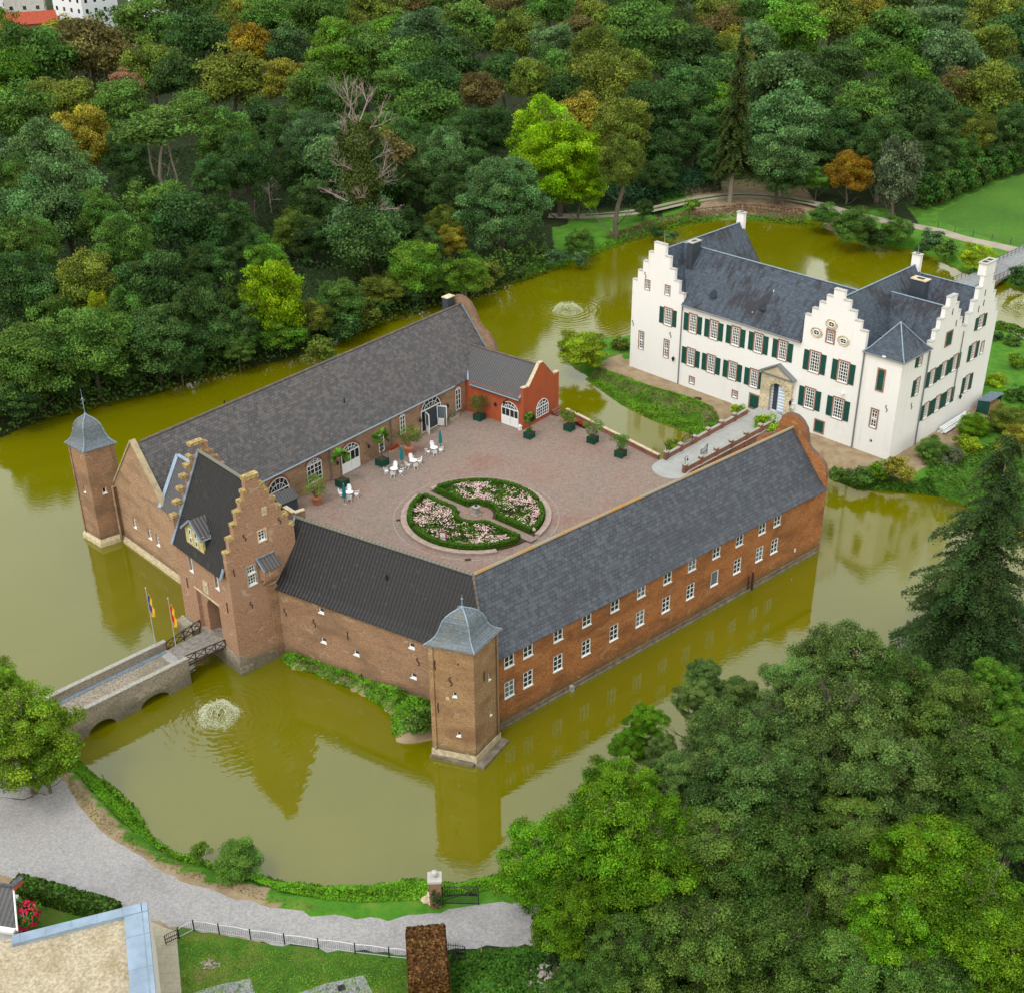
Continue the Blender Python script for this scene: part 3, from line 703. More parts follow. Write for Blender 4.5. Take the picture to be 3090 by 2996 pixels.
# leave the gateway free: plinth only up to the ledge
q.build('plinth','stone_bridge',t)
q=MB();q.extr([fF(gW-11.3,.2,2.2),fF(rs0-.3,.2,2.2),fF(rs0-.3,1.0,1.9),fF(gW-11.3,1.0,1.9)],(0,0,-2.6));q.build('buttress','stone_bridge',t)
cpm=MB()
prev=None;lst=[(0,None)]+steps
a0=0
for k,(a1,z) in enumerate(steps):
    w=a1-a0;cpm.extr([fS(a0-.06,.08,z),fS(a1+.06,.08,z),fS(a1+.06,-.68,z),fS(a0-.06,-.68,z)],(0,0,.34 if k!=6 else .42));a0=a1
a0=gD;
fS2b=Fr(FRc+df*gW,R_(44.6));a0=0
for k,(a1,z) in enumerate(steps):
    cpm.extr([fS2b(a0-.06,-.08,z),fS2b(a1+.06,-.08,z),fS2b(a1+.06,.68,z),fS2b(a0-.06,.68,z)],(0,0,.34));a0=a1
cpm.build('gable_step_cap','lichen_cap',t)
Rf=MB();x0,x1=.62,gW-.62;c_=gD/2-.15
def gp(x,s,z): return FRc+df*x+ds*s+V((0,0,z))
Rf.slab([gp(x1,-.55,GZ-.35),gp(x0,-.55,GZ-.35),gp(x0,c_,GR),gp(x1,c_,GR)],.16)
Rf.slab([gp(x0,gD+.35,GZ-.2),gp(x1,gD+.35,GZ-.2),gp(x1,c_,GR),gp(x0,c_,GR)],.16)
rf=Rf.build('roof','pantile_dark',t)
fl=MB();fl.bar(gp(x1-.05,-.6,GZ-.3),gp(x1-.05,c_,GR+.1),.34,.1);fl.bar(gp(x0+.02,-.6,GZ-.35),gp(x0+.02,-.1,GZ+.75),.3,.16);fl.build('verge_flashing','lead',rf)
Rd=MB()
for i in range(28):
    a=x0+(x1-x0)*i/28;b=x0+(x1-x0)*(i+1.15)/28;Rd.tube([gp(a,c_,GR+.03),gp(min(b,x1),c_,GR+.1)],[.14,.21],6)
Rd.build('ridge_tiles','ridge_tile',rf)
# dormer
(dsl,_),(dsr,_)=fF.px(500+215*.28939,1300+985*.28939),fF.px(500+410*.28939,1300+1340*.28939)
xl,xr=gW-7.55,gW-4.55   # fF coordinate of dormer sides
xl,xr=fF.px(500+235*.28939,1300+1240*.28939)[0],fF.px(500+410*.28939,1300+1340*.28939)[0]
def gq(s,dep,z): return fF(s,-dep,z)
zb,zt,za=GZ-.05,14.9,16.2
def rslope(z): return -.55+(z-(GZ-.35))/(GR-GZ+.35)*(c_+.55)
D=MB();D.extr([gq(xl,.0,zb),gq(xr,.0,zb),gq(xr,.0,zt),gq((xl+xr)/2,.0,za),gq(xl,.0,zt)],fF.n*-.25);dd=D.build('dormer','dorm_wall',rf)
D=MB()
for sx,e_ in ((xl,.12),(xr-.12,.12)): D.extr([gq(sx,.26,zb+.5),gq(sx,rslope(zt)+.1,zt-.1),gq(sx,rslope(zt)+.1,zt),gq(sx,.26,zt)],fF.e*.12)
D.build('dormer_cheek','lead_dark',dd)
D=MB();m_=(xl+xr)/2
for sx in (xl-.3,xr+.3): D.slab([gq(sx,-.3,zt-.25),gq(m_,-.3,za+.12),gq(m_,rslope(za)+.2,za+.12),gq(sx,rslope(zt-.25)+.1,zt-.25)],.1)
D.build('dormer_roof','pantile_grey',dd)
D=MB()
for sx in (xl-.3,xr+.3): D.bar(gq(sx,-.33,zt-.25),gq(m_,-.33,za+.12),.08,.24)
D.bar(gq(xr+.34,-.3,zt-.22),gq(xr+.34,rslope(zt)+.1,zt-.2),.16,.06);D.bar(gq(xr+.12,.2,zb+.1),gq(xr+.12,rslope(zt),zt),.25,.1);D.build('dormer_flashing','lead',dd)
D=MB()
for cx_ in (m_-.62,m_+.5):
    for j,zz in enumerate((zb+1.15,zb+2.15)): lbw=[gq(cx_-.24,-.02,zz),gq(cx_+.24,-.02,zz),gq(cx_+.24,-.02,zz+.72),gq(cx_-.24,-.02,zz+.72)];D.extr(lbw,fF.n*.05)
D.build('dormer_window','white_paint',dd)
D2=MB()
for cx_ in (m_-.62,m_+.5):
    for zz in (zb+1.15,zb+2.15): D2.extr([gq(cx_-.14,-.075,zz+.1),gq(cx_+.14,-.075,zz+.1),gq(cx_+.14,-.075,zz+.62),gq(cx_-.14,-.075,zz+.62)],fF.n*.01)
D2.build('dormer_pane','glass',dd)
# windows of the gatehouse
add_window(t,fS,sU,zU-.55,.8,1.15,2,3,fw=.09,y=-.2,surround=(.16,'stone_cream'))
add_window(t,fS,sL_,zL-1.15,.95,1.15,3,3,fw=.09,y=-.2,surround=(.16,'stone_grey'))
add_window(t,fS,sL_,zL+.2,.95,.85,3,2,fw=.08,y=-.2,surround=(.14,'stone_grey'),)
for s,z in wl: add_window(t,fF,s,z-1.1,.75,2.2,2,5,fw=.09,y=-.3,split=True,surround=(.16,'stone_grey'))
s,z=fs4(1025,835);q=MB();q.extr([fS(s-.3,0,z-.45),fS(s+.3,0,z-.45),fS(s+.3,0,z+.45),fS(s-.3,0,z+.45)],fS.n*.05);q.build('stone_block','stone_cream',t)
s,z=ff(515,510);q=MB();q.extr([fF(s-.5,0,z-.75),fF(s+.5,0,z-.75),fF(s+.5,0,z+.75),fF(s-.5,0,z+.75)],fF.n*.09);ce=q.build('coat_of_arms','stone_cream',t)
q=MB();q.extr([fF(s-.3,.09,z+.35),fF(s-.3,.09,z-.1),fF(s,.09,z-.45),fF(s+.3,.09,z-.1),fF(s+.3,.09,z+.35)],fF.n*.05);q.build('shield','stone_pale',ce)
q=MB();q.extr([fF(rs0-.3,0,rz+.0),fF(rs1+.2,0,rz),fF(rs1+.2,0,rz+.22),fF(rs0-.3,0,rz+.22)],fF.n*.06);q.build('lintel','stone_cream',t)
q=MB();q.box(fF(ac+.95,-3.2,z0),.12,1.5,3.4,R_(-47));q.build('gate_door','wood_door',t)
for x,y in ((1185,930),(820,1110),(710,1480),(890,1810)):
    s,z=fs4(x,y);anchor(t,fS,s,z,'s' if x!=710 else 'i',.8)
for x,y in ((280,450),(790,770)):
    s,z=ff(x,y);anchor(t,fF,s,z,'i',1.25)
# oriel on the side wall with a little tiled roof
o0,o1=3.6,5.4;zo=9.6
q=MB();q.extr([fS(o0,-.05,zo+.6),fS(o1,-.05,zo+.6),fS(o1,.9,zo+1.0),fS(o0,.9,zo+1.0)],(0,0,1.3));q.extr([fS(o0+.2,-.05,zo-.3),fS(o1-.2,-.05,zo-.3),fS(o1-.1,.6,zo+.55),fS(o0+.1,.6,zo+.55)],(0,0,.4));ob=q.build('oriel','brick_gate',t)
q=MB();q.slab([fS(o0-.15,1.25,zo+2.2),fS(o1+.2,1.25,zo+2.2),fS(o1+.2,-.05,zo+3.2),fS(o0-.15,-.05,zo+3.2)],.1);q.build('oriel_roof','pantile_grey',ob)
q=MB();q.bar(fS(o0-.2,1.3,zo+2.22),fS(o0-.2,-.02,zo+3.25),.12,.1);q.bar(fS(o0-.2,.02,zo+3.27),fS(o1+.2,.02,zo+3.27),.16,.12);q.build('oriel_flashing','lead',ob)
q=MB();q.extr([fS(o0+.6,.05,zo+1.2),fS(o0+.6,.95,zo+1.2),fS(o0+.6,.95,zo+2.),fS(o0+.6,.05,zo+2.)],fS.e*.05);q.build('corbel','stone_cream',ob)
q=MB();q.extr([fS(4.4,.05,-.2),fS(5.3,.05,-.2),fS(5.3,.35,-.2),fS(4.4,.35,-.2)],(0,0,9.3));q.build('pilaster','brick_old',t)
# lead flashing where the front wing roof meets the gatehouse
q=MB();A1=sw(.0,HSW-.1,ZR+.1);A2=sw(-.2,.2,ZE+.6);
pts=[];
for i in range(9):
    p=A1.lerp(A2,i/8);pts.append(p+fS.n*.0)
q.tube(pts,.17,4);q.build('roof_flashing','lead',t)
# --- north-west wing (long barn)
d5=A(51.6);m5=(d5[1],-d5[0]);R0=V((-44.3,130,0))
def nw(s,t_,z=0): return V((R0[0]+d5[0]*s+m5[0]*t_,R0[1]+d5[1]*s+m5[1]*t_,z))
LN=58.7;HN=6.2;ZG=7.75;ZN=15.3
t=thing('barn_wing','long brick barn wing with patchy grey tile roof and white arched doors facing the courtyard','building',nw(30,0))
fN=Fr(nw(0,HN),R_(51.6))
gz=lambda x,y:(1000+x*.42105,900+y*.42105)
gy=lambda x,y:(800+x*.2041,1350+y*.2041)
ax=lambda u:(fN.px(*u))
doors=[(ax(gz(135,1150)),3.6,3.9,'door'),(ax(gz(712,820)),3.9,4.5,'open'),]
wins=[(ax(gy(725,340)),2.6,3.3,4,4),(ax(gz(355,1030)),1.05,2.9,2,4),(ax(gz(507,900)),1.05,3.0,2,4),(ax(gz(906,718)),1.15,3.6,2,4)]
semi=ax(gy(185,570))
print('NW',[tuple(round(q,1) for q in d[0]) for d in doors],[tuple(round(q,1) for q in w[0]) for w in wins],semi)
W=MB();gridwall(fN,LN,ZC-.6,ZG,[],.4,W,s0=4)
fo=Fr(nw(LN,-HN),R_(51.6+180));gridwall(fo,LN,-.6,ZG,[],.4,W)
# near gable wall standing in the water
B1=up(385,1634);B2=up(542,1748);ga=math.atan2((B2-B1).y,(B2-B1).x)
fG=Fr(B1,ga);OG=isect(nw(0,-HN),d5,B1,(math.cos(ga),math.sin(ga)));sA=(OG-fG.O).dot(fG.e)
IG=isect(nw(0,HN),d5,B1,(math.cos(ga),math.sin(ga)));sB=(IG-fG.O).dot(fG.e);RG=isect(nw(0,0),d5,B1,(math.cos(ga),math.sin(ga)));sR=(RG-fG.O).dot(fG.e)
print('gable',sA,sR,sB)
gl=[fG.px(150+885*.28939,1200+1300*.28939),fG.px(150+1042*.28939,1200+1415*.28939),fG.px(150+1127*.28939,1200+1485*.28939)]
ghs=[hole(s,z-.75,.7,1.5) for s,z in gl]
gridwall(fG,21.5,.3,ZG+.3,ghs,.6,W,s0=sA)
extr_profile(fG,[(sA,ZG+.3),(sB,ZG+.3),(sR,ZN+.45)],-.6,0,W)
# far curved gable
fH=Fr(nw(LN,-HN),R_(51.6-90),out=V((*d5,0)))
hp_=[(-.5,ZC-2.8),(-.5,9.4),(.1,10.6),(1.0,11.7),(2.2,12.3),(3.0,13.1),(3.6,14.6),(4.4,15.7),(5.4,16.25),(6.2,16.4)]
pr=hp_+[(2*HN-a,z) for a,z in hp_[-2::-1]]
extr_profile(fH,pr,0,.5,W)
W.build('wall','brick_court',t)
cp=MB();cp.tube([fH(a,.25,z+.03) for a,z in pr[1:-1]],.26,4);cp.build('gable_coping','coping_lichen',t)
cp=MB();cp.bar(fG(sA-.2,-.25,ZG+.25),fG(sR,-.25,ZN+.62),.75,.2);cp.bar(fG(sR,-.25,ZN+.62),fG(sB+.3,-.25,ZG+.4),.75,.2);cp.build('gable_verge','verge_stone',t)
q=MB();q.extr([fG(sA-.3,.0,.35),fG(21.5,.0,.35),fG(21.5,.45,.35),fG(sA-.3,.45,.35)],(0,0,-1.2));q.extr([fG(sA-.3,.003,.35),fG(21.5,.003,.35),fG(21.5,.2,.35),fG(sA-.3,.2,.35)],(0,0,.3));q.build('plinth','stone_cream',t)
for s,z in gl: add_window(t,fG,s,z-.75,.7,1.5,2,3,fw=.09,y=-.22)
Rf=MB();ov=.45
def gend(t_):   # where the roof meets the slanted gable line
    p=isect(nw(0,t_),d5,B1,(math.cos(ga),math.sin(ga)));return (p-R0).dot(V((*d5,0)))+.35
sl=(ZN-ZG)/HN
def rz(t_): return ZN-abs(t_)*sl
Rf.slab([nw(gend(HN+ov),HN+ov,rz(HN+ov)),nw(LN,HN+ov,rz(HN+ov)),nw(LN,0,ZN),nw(gend(0),0,ZN)],.16)
Rf.slab([nw(gend(-HN-ov),-HN-ov,rz(HN+ov)),nw(LN,-HN-ov,rz(HN+ov)),nw(LN,0,ZN),nw(gend(0),0,ZN)],.16)
rf=Rf.build('roof','slate_nw',t)
q=MB();q.tube([nw(1,0,ZN+.05),nw(LN,0,ZN+.05)],.15,6);q.build('ridge_tiles','ridge_dark',rf)
q=MB();q.tube([nw(4,HN+ov+.08,rz(HN+ov)-.05),nw(LN-9.6,HN+ov+.08,rz(HN+ov)-.05)],.11,6);q.build('gutter','gutter',rf)
q=MB();q.bar(nw(LN-.1,0.2,ZN+.1),nw(LN-.1,HN+ov,rz(HN+ov)+.12),.3,.08);q.bar(nw(gend(0)+.1,.1,ZN+.08),nw(gend(HN)+.1,HN,rz(HN)+.1),.28,.08);q.build('verge_flashing','lead',rf)
q=MB();q.box(nw(LN-1.2,-1.4,ZN-2.5),1.5,1.0,3.6,R_(51.6));cm=q.build('chimney','lead_dark',rf)
q=MB();q.box(nw(LN-1.2,-1.4,ZN+1.1),1.7,1.2,.14,R_(51.6));q.build('chimney_cap','stone_pale',cm)
q=MB();q.tube([nw(30.2,3.8,rz(3.8)),nw(30.2,3.8,rz(3.8)+.7)],.08,6);q.tube([nw(14,-.4,ZN-.3),nw(14,-.4,ZN+.45)],.1,6);q.build('vent_pipe','iron',rf)
for (u) in (gy(985,500),gz(430,1040),gz(968,800)):
    s,z=fN.px(*u);q=MB();q.tube([fN(s,.15,ZC),fN(s,.15,ZG-.2)],.07,6);q.build('downpipe','pipe_grey',t)
def arched(parent,fr,s,z0,w,h,nx,nz,kind='window',rise=None,surr=None,y=.03,panel=0,nameg='window',mat='white_paint'):
    "arched window or double door set on the wall: z0 sill, h overall height"
    rise=rise if rise is not None else w*.32
    sp=z0+h-rise;N=12
    R=(w*w/4+rise*rise)/(2*rise)
    def top(x): return sp+math.sqrt(max(0,R*R-x*x))-(R-rise)
    out=[(-w/2,z0),(w/2,z0)]+[(w/2-w*i/N,top(w/2-w*i/N)) for i in range(N+1)]
    g=MB();extr_profile(fr,[(s+a,b) for a,b in out],-.2,y,g);go=g.build(nameg,'glass',parent)
    f=MB();b=.11
    # arch rim
    xs=[w/2-w*i/N for i in range(N+1)]
    for i in range(N):
        xa,xb=xs[i],xs[i+1];ka=1-2*b/w
        f.extr([fr(s+xa,y,top(xa)),fr(s+xb,y,top(xb)),fr(s+xb*ka,y,sp+(top(xb)-sp)*ka),fr(s+xa*ka,y,sp+(top(xa)-sp)*ka)],fr.n*.07)
    for x in (-w/2,w/2-b): extr_profile(fr,[(s+x,z0),(s+x+b,z0),(s+x+b,sp),(s+x,sp)],y,y+.07,f)
    extr_profile(fr,[(s-w/2+b,z0),(s+w/2-b,z0),(s+w/2-b,z0+b),(s-w/2+b,z0+b)],y+.002,y+.068,f)
    extr_profile(fr,[(s-w/2+b,sp-.08),(s+w/2-b,sp-.08),(s+w/2-b,sp+.08),(s-w/2+b,sp+.08)],y+.004,y+.075,f)
    for i in range(1,nx):
        x=-w/2+w*i/nx;bb=.12 if i*2==nx else .06
        extr_profile(fr,[(s+x-bb/2,z0+b),(s+x+bb/2,z0+b),(s+x+bb/2,sp-.08),(s+x-bb/2,sp-.08)],y+.006,y+.062,f)
    for j in range(1,nz):
        z=z0+(sp-z0)*j/nz
        if z<z0+panel: continue
        extr_profile(fr,[(s-w/2+b,z-.03),(s+w/2-b,z-.03),(s+w/2-b,z+.03),(s-w/2+b,z+.03)],y+.008,y+.056,f)
    if w>1.4 and rise>.5:   # fanlight bars
        for a in (-1,0,1) if w<3 else (-1.1,-.4,.4,1.1):
            x=a*w*.3;f.bar(fr(s+x*.45,y+.04,sp+.05+rise*.1),fr(s+x,y+.04,top(x)-.05),.07,.05)
        if w>2:
            r2=rise*.5;pp=[fr(s+w*.34*math.cos(math.pi*i/8),y+.045,sp+.03+r2*math.sin(math.pi*i/8)) for i in range(9)];f.tube(pp,.045,4)
    else: f.bar(fr(s,y+.04,sp),fr(s,y+.04,top(0)-.05),.08,.05)
    f.build('frame',mat,go)
    if panel:
        p=MB()
        for i in range(2 if w>2 else 1):
            x0=s-w/2+b+i*(w/2);x1=x0+w/2-b-.05
            extr_profile(fr,[(x0,z0+.02),(x1,z0+.02),(x1,z0+panel),(x0,z0+panel)],y+.01,y+.055,p)
        p.build('door_panel',mat,go)
    if surr:
        p=MB()
        for i in range(N):
            xa,xb=xs[i],xs[i+1];ka=1+.5/w
            p.extr([fr(s+xa,.0,top(xa)),fr(s+xb,.0,top(xb)),fr(s+xb*ka,.0,top(xb)*1.0+(.28)),fr(s+xa*ka,.0,top(xa)+(.28))],fr.n*.05)
        p.build('brick_arch',surr,go)
    return go
(s1,z1),w1,h1,_=doors[0];arched(t,fN,s1,ZC,3.4,4.0,4,1,rise=1.1,panel=1.5,nameg='double_door',surr='brick_red')
(s2,z2),w2,h2,_=doors[1]
# open carriage door: flat dark panel paints the shade of the room, two open leaves
rm=arched(t,fN,s2,ZC,4.2,4.9,1,1,rise=1.6,nameg='carriage_door',surr='brick_red')
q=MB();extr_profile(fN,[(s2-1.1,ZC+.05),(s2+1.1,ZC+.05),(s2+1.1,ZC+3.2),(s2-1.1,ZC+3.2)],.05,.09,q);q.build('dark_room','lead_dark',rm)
for sg in (-1,1):
    a0=fN(s2+sg*1.25,.12,ZC);dirv=(fN.n*1.0+fN.e*sg*.5).normalized()
    q=MB();e=a0+dirv*1.35
    def leaf(p,q_,z0_,z1_,mb): mb.bar(p+V((0,0,(z0_+z1_)/2)),q_+V((0,0,(z0_+z1_)/2)),.07,z1_-z0_)
    leaf(a0,e,0.05,1.2,q);leaf(a0,e,3.0,3.15,q);q.bar(a0+V((0,0,1.2)),a0+V((0,0,3.1)),.12);q.bar(e+V((0,0,1.2)),e+V((0,0,3.1)),.12)
    dl=q.build('door_leaf','white_paint',rm);q=MB();leaf(a0,e,1.2,3.0,q)
    q=MB();q.bar(a0.lerp(e,.08)+V((0,0,2.1)),a0.lerp(e,.92)+V((0,0,2.1)),.02,1.8);q.build('pane','glass_blue',dl)
for (s,z),w,h,nx,nz in wins: arched(t,fN,s,z-h/2,w,h,nx,nz,rise=.3*w if w<2 else .7,surr='brick_red')
s,z=semi;arched(t,fN,s,ZC+1.0,3.6,3.2,4,1,rise=1.7,surr='brick_red')
for u in (gy(1040,215),gz(253,1055),gz(623,870),gz(820,765)):
    s,z=fN.px(*u);q=MB();q.bar(fN(s,0,z+.3),fN(s,.4,z+.3),.05);q.lathe(fN(s,.4,z-.35),[(.1,0),(.2,.35),(.22,.4),(.05,.6)],6);q.build('wall_lantern','iron',t)
# link roof between barn and gatehouse
t=thing('link_building','short link building with a dark tile roof squeezed between barn wing and gatehouse','building',fG(12,-3,0))
W=MB();gridwall(fG,20,ZG+.25,9.3,[],.5,W,s0=sB-.2);W.build('wall','brick_old',t)
q=MB();z1,z2=9.35,13.4
q.slab([fG(sB-.6,.35,z1-.1),fG(20,.35,z1-.1),fG(20,-4.3,z2),fG(sR+2.6,-4.3,z2)],.14);q.slab([fG(sR+2.6,-4.3,z2),fG(20,-4.3,z2),fG(20,-9,z1-.1),fG(sB-1,-9,z1-.1)],.14)
rf=q.build('roof','pantile_grey',t)
q=MB();q.bar(fG(sB-.9,.4,z1+.05),fG(sR+2.5,-4.3,z2+.12),.42,.12);q.bar(fG(sR+2.6,-4.3,z2+.1),fG(20,-4.3,z2+.1),.45,.14);q.build('flashing','zinc',rf)
# --- red building
cR=V((1.23,160.13,0));rR=V((6.44,166.65,0));lR=V((-6.85,166.66,0))
t=thing('red_annexe','terracotta red plastered annexe with a grey tile roof and white arched double door','building',(0,163,0))
fr=Fr(cR,math.atan2((rR-cR).y,(rR-cR).x));LR=(rR-cR).length
W=MB();ped=[(0,-.6),(LR,-.6),(LR,8.35),(LR-.9,8.35),(LR-1.1,8.15),(LR/2+.35,11.1),(LR/2-.35,11.1),(1.3,8.3),(.9,8.5),(0,8.6)]
extr_profile(fr,ped,-.5,0,W)
fl_=Fr(lR,math.atan2((cR-lR).y,(cR-lR).x));LL=(cR-lR).length
gridwall(fl_,LL-.5,ZC-.6,7.1,[],.4,W,s0=-1)
fbk=Fr(rR+V((*A(145.5),0))*.5,math.atan2((lR-cR).y,(lR-cR).x));gridwall(fbk,LL,-.6,7.1,[],.4,W)
W.build('wall','red_plaster',t)
Rf=MB();du=(lR-cR).normalized();dv=(rR-cR).normalized()
def rp(x,y,z): return cR+du*x+dv*y+V((0,0,z))
hx=LR/2;zr=10.6;ze=7.0
Rf.slab([rp(.5,-.35,ze-.25),rp(LL-.6,-.35,ze-.25),rp(LL+3.8,hx,zr),rp(.5,hx,zr)],.14);Rf.slab([rp(.5,LR+.3,ze-.25),rp(LL+2,LR+.3,ze-.25),rp(LL+3.8,hx,zr),rp(.5,hx,zr)],.14)
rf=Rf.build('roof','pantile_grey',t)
q=MB();q.tube([rp(.5,hx,zr+.05),rp(LL+3.8,hx,zr+.05)],.15,6);q.build('ridge_tiles','ridge_dark',rf)
q=MB();q.bar(rp(LL-.3,-.1,ze+.2),rp(LL+3.8,hx,zr+.12),.25,.08);q.bar(rp(.6,-.2,ze+.0),rp(.6,hx,zr+.1),.3,.07);q.build('flashing','lead',rf)
q=MB();q.tube([rp(.5,-.42,ze-.28),rp(LL-.8,-.42,ze-.28)],.09,6);q.build('gutter','gutter',rf)
q=MB();q.bar(fr(LR/2-.4,-.25,11.15),fr(LR/2+.4,-.25,11.15),.6,.1);q.bar(fr(-.1,-.25,8.62),fr(1.0,-.25,8.52),.6,.12);q.bar(fr(LR-1,-.25,8.4),fr(LR+.1,-.25,8.4),.6,.12);q.bar(fr(1.2,-.25,8.35),fr(LR/2-.4,-.25,11.12),.56,.07);q.bar(fr(LR-1.1,-.25,8.2),fr(LR/2+.4,-.25,11.12),.56,.07);q.build('gable_coping','stone_cream',t)
r8=lambda x,y:(1300+x*.26316,850+y*.26316)
s,_=fl_.px(*r8(910,1540));arched(t,fl_,s,ZC,3.1,3.7,4,1,rise=1.1,panel=1.4,nameg='double_door')
s,z=fr.px(*r8(1275,1450));arched(t,fr,s,z-1.15,2.9,2.6,6,3,rise=1.1,nameg='window')
s,z=fl_.px(*r8(750,1400));q=MB();q.lathe(fl_(s,.25,z-.3),[(.1,0),(.22,.3),(.05,.6)],6);s,z=fl_.px(*r8(885,1350));q.bar(fl_(s,0,z),fl_(s,.9,z-.1),.08);q.box(fl_(s,.9,z-.4),.3,.3,.4);q.build('wall_lantern','iron',t)
q=MB();s,_=fr.px(*r8(1400,1570))
for i in range(3): q.extr([fr(LR-1.9+i*.0,.05,ZC-.3),fr(LR-.2,.05,ZC-.3),fr(LR-.2,1.2-i*.35,ZC-.3),fr(LR-1.9,1.2-i*.35,ZC-.3)],(0,0,.55+i*.22))
tag(q.build('brick_steps','brick_red',None,loc=fr(LR-1,.6,ZC)),'short flight of brick steps against the right corner of the red annexe','steps')
# ================================================================ WHITE CASTLE
ZI=1.8
LC=V((18.27,183.83,0));F1=Fr(LC,R_(-45.86));E1=F1.e;E2=V((*A(44.6),0));AR=46.4;BR=26.
def K(a,b,z=0): return LC+E1*a+E2*b+V((0,0,z))
FSd=Fr(K(AR,0),R_(44.6))
t=thing('white_castle','white rendered castle with stepped gables, green shutters and slate roofs','castle',K(23,10))
r6=lambda x,y:(1850+x*.31586,650+y*.31586)
r7=lambda x,y:(2300+x*.38265,800+y*.38265)
r4z=lambda x,y:(1800+x/1.5194,600+y/1.5194)
def steps_(a0,a1,zs,ztop,n,topw):
    "symmetric stepped outline from a0 to a1: list of (s_end,z)"
    c=(a0+a1)/2;w=(a1-a0-topw)/2/n;dz=(ztop-zs)/n;L=[]
    for i in range(n): L.append((a0+w*(i+1),zs+dz*i))
    L.append((c+topw/2,ztop))
    for i in range(n-1,-1,-1): L.append((a1-w*i,zs+dz*i))
    return L
ZE1=14.75
G1=steps_(0,10.0,16.2,22.85,4,2.2);G2=steps_(31,40.6,18.7,23.3,4,1.6)
holes=[];wins=[]
def W_(pt,w,h,nx,nz,**k):
    s,z=F1.px(*pt);wins.append((F1,s,z-h/2,w,h,nx,nz,k));holes.append(hole(s,z-h/2,w,h))
big=dict(surround=(.2,'sandstone_red'),shutters=.82,fw=.11,bw=.065)
for p in ((442,573),(538,603),(638,632),(742,663),(853,697)): W_(r4z(*p),1.3,2.75,4,6,**big)
for p in ((432,727),(525,758),(623,790),(722,825)): W_(r4z(*p),1.3,2.65,4,6,**big)
W_(r4z(328,542),1.35,2.6,4,6,**{**big,'shutters':.75})
for p in ((1000,750),(1131,795),(977,916),(1107,962)): W_(r4z(*p),1.5,2.95,4,6,**big)
for p in ((234,396),(326,421)): W_(r4z(*p),.75,1.35,2,3,surround=(.18,'sandstone_red'),fw=.1)
for p in ((205,650),(320,688)): W_(r4z(*p),.8,2.75,2,6,surround=(.18,'sandstone_red'),fw=.1,split=True)
for p in ((437,833),(634,897)): W_(r4z(*p),.75,.9,2,2,surround=(.2,'sandstone_red'),fw=.1)
W_(r4z(1073,633),.95,1.5,3,4,surround=(.28,'sandstone_red'),fw=.08)
W_(r4z(1272,1008),.85,2.5,2,5,surround=(.22,'sandstone_red'),fw=.1,split=True)
ta=[F1.px(*r4z(1257,1111))];holes.append(hole(ta[0][0],ta[0][1]-.35,.4,.6))
pa0,pa1=26.85,29.45;pz0=3.15
holes.append((pa0,pa1,pz0,7.6))
W=MB()
gridwall(F1,10.0,ZI-1,[(a,z) for a,z in G1],[h for h in holes if h[1]<10.2],.6,W,back=True)
gridwall(F1,31,ZI-1,ZE1,[h for h in holes if 10<h[0]<31],.6,W,s0=10.0)
gridwall(F1,40.6,ZI-1,G2,[h for h in holes if 31<h[0]<40.6],.6,W,s0=31,back=True)
gridwall(F1,AR,ZI-1,16.2,[h for h in holes if h[0]>40.6],.6,W,s0=40.6)
# right side
sh=[];sw_=[]
def WS(pt,w,h,nx,nz,**k):
    s,z=FSd.px(*pt);sw_.append((FSd,s,z-h/2,w,h,nx,nz,k));sh.append(hole(s,z-h/2,w,h))
bs=dict(surround=(.18,'sandstone_red'),shutters=.8,fw=.12,bw=.065)
for p in ((1338,888),(1430,828),(1517,772),(1290,1150),(1380,1093),(1468,1040)): WS(r7(*p),1.1,2.3,3,6,**bs)
for p in ((1662,682),(1612,935)): WS(r7(*p),1.1,2.5,3,6,**bs)
WS(r7(1722,450),1.3,1.9,3,4,**bs)
WS(r7(1733,652),.7,1.7,2,4,surround=(.18,'sandstone_red'),fw=.1)
WS(r7(1247,752),.8,1.5,2,3,surround=(.18,'sandstone_red'),shutters=.7,shutter_pos=(0,1),fw=.1)
WS(r7(1222,958),.8,2.4,2,5,surround=(.18,'sandstone_red'),shutters=.75,shutter_pos=(0,1),fw=.1)
G3=steps_(6.9,16.0,16.9,22.2,4,1.9);G4=steps_(16.0,BR,16.6,22.9,4,2.8)
gridwall(FSd,6.9,ZI-1,16.2,[h for h in sh if h[1]<6.9],.6,W)
gridwall(FSd,16,ZI-1,G3,[h for h in sh if 6.9<h[0]<16],.6,W,s0=6.9,back=True)
gridwall(FSd,BR,ZI-1,G4,[h for h in sh if h[0]>16],.6,W,s0=16,back=True)
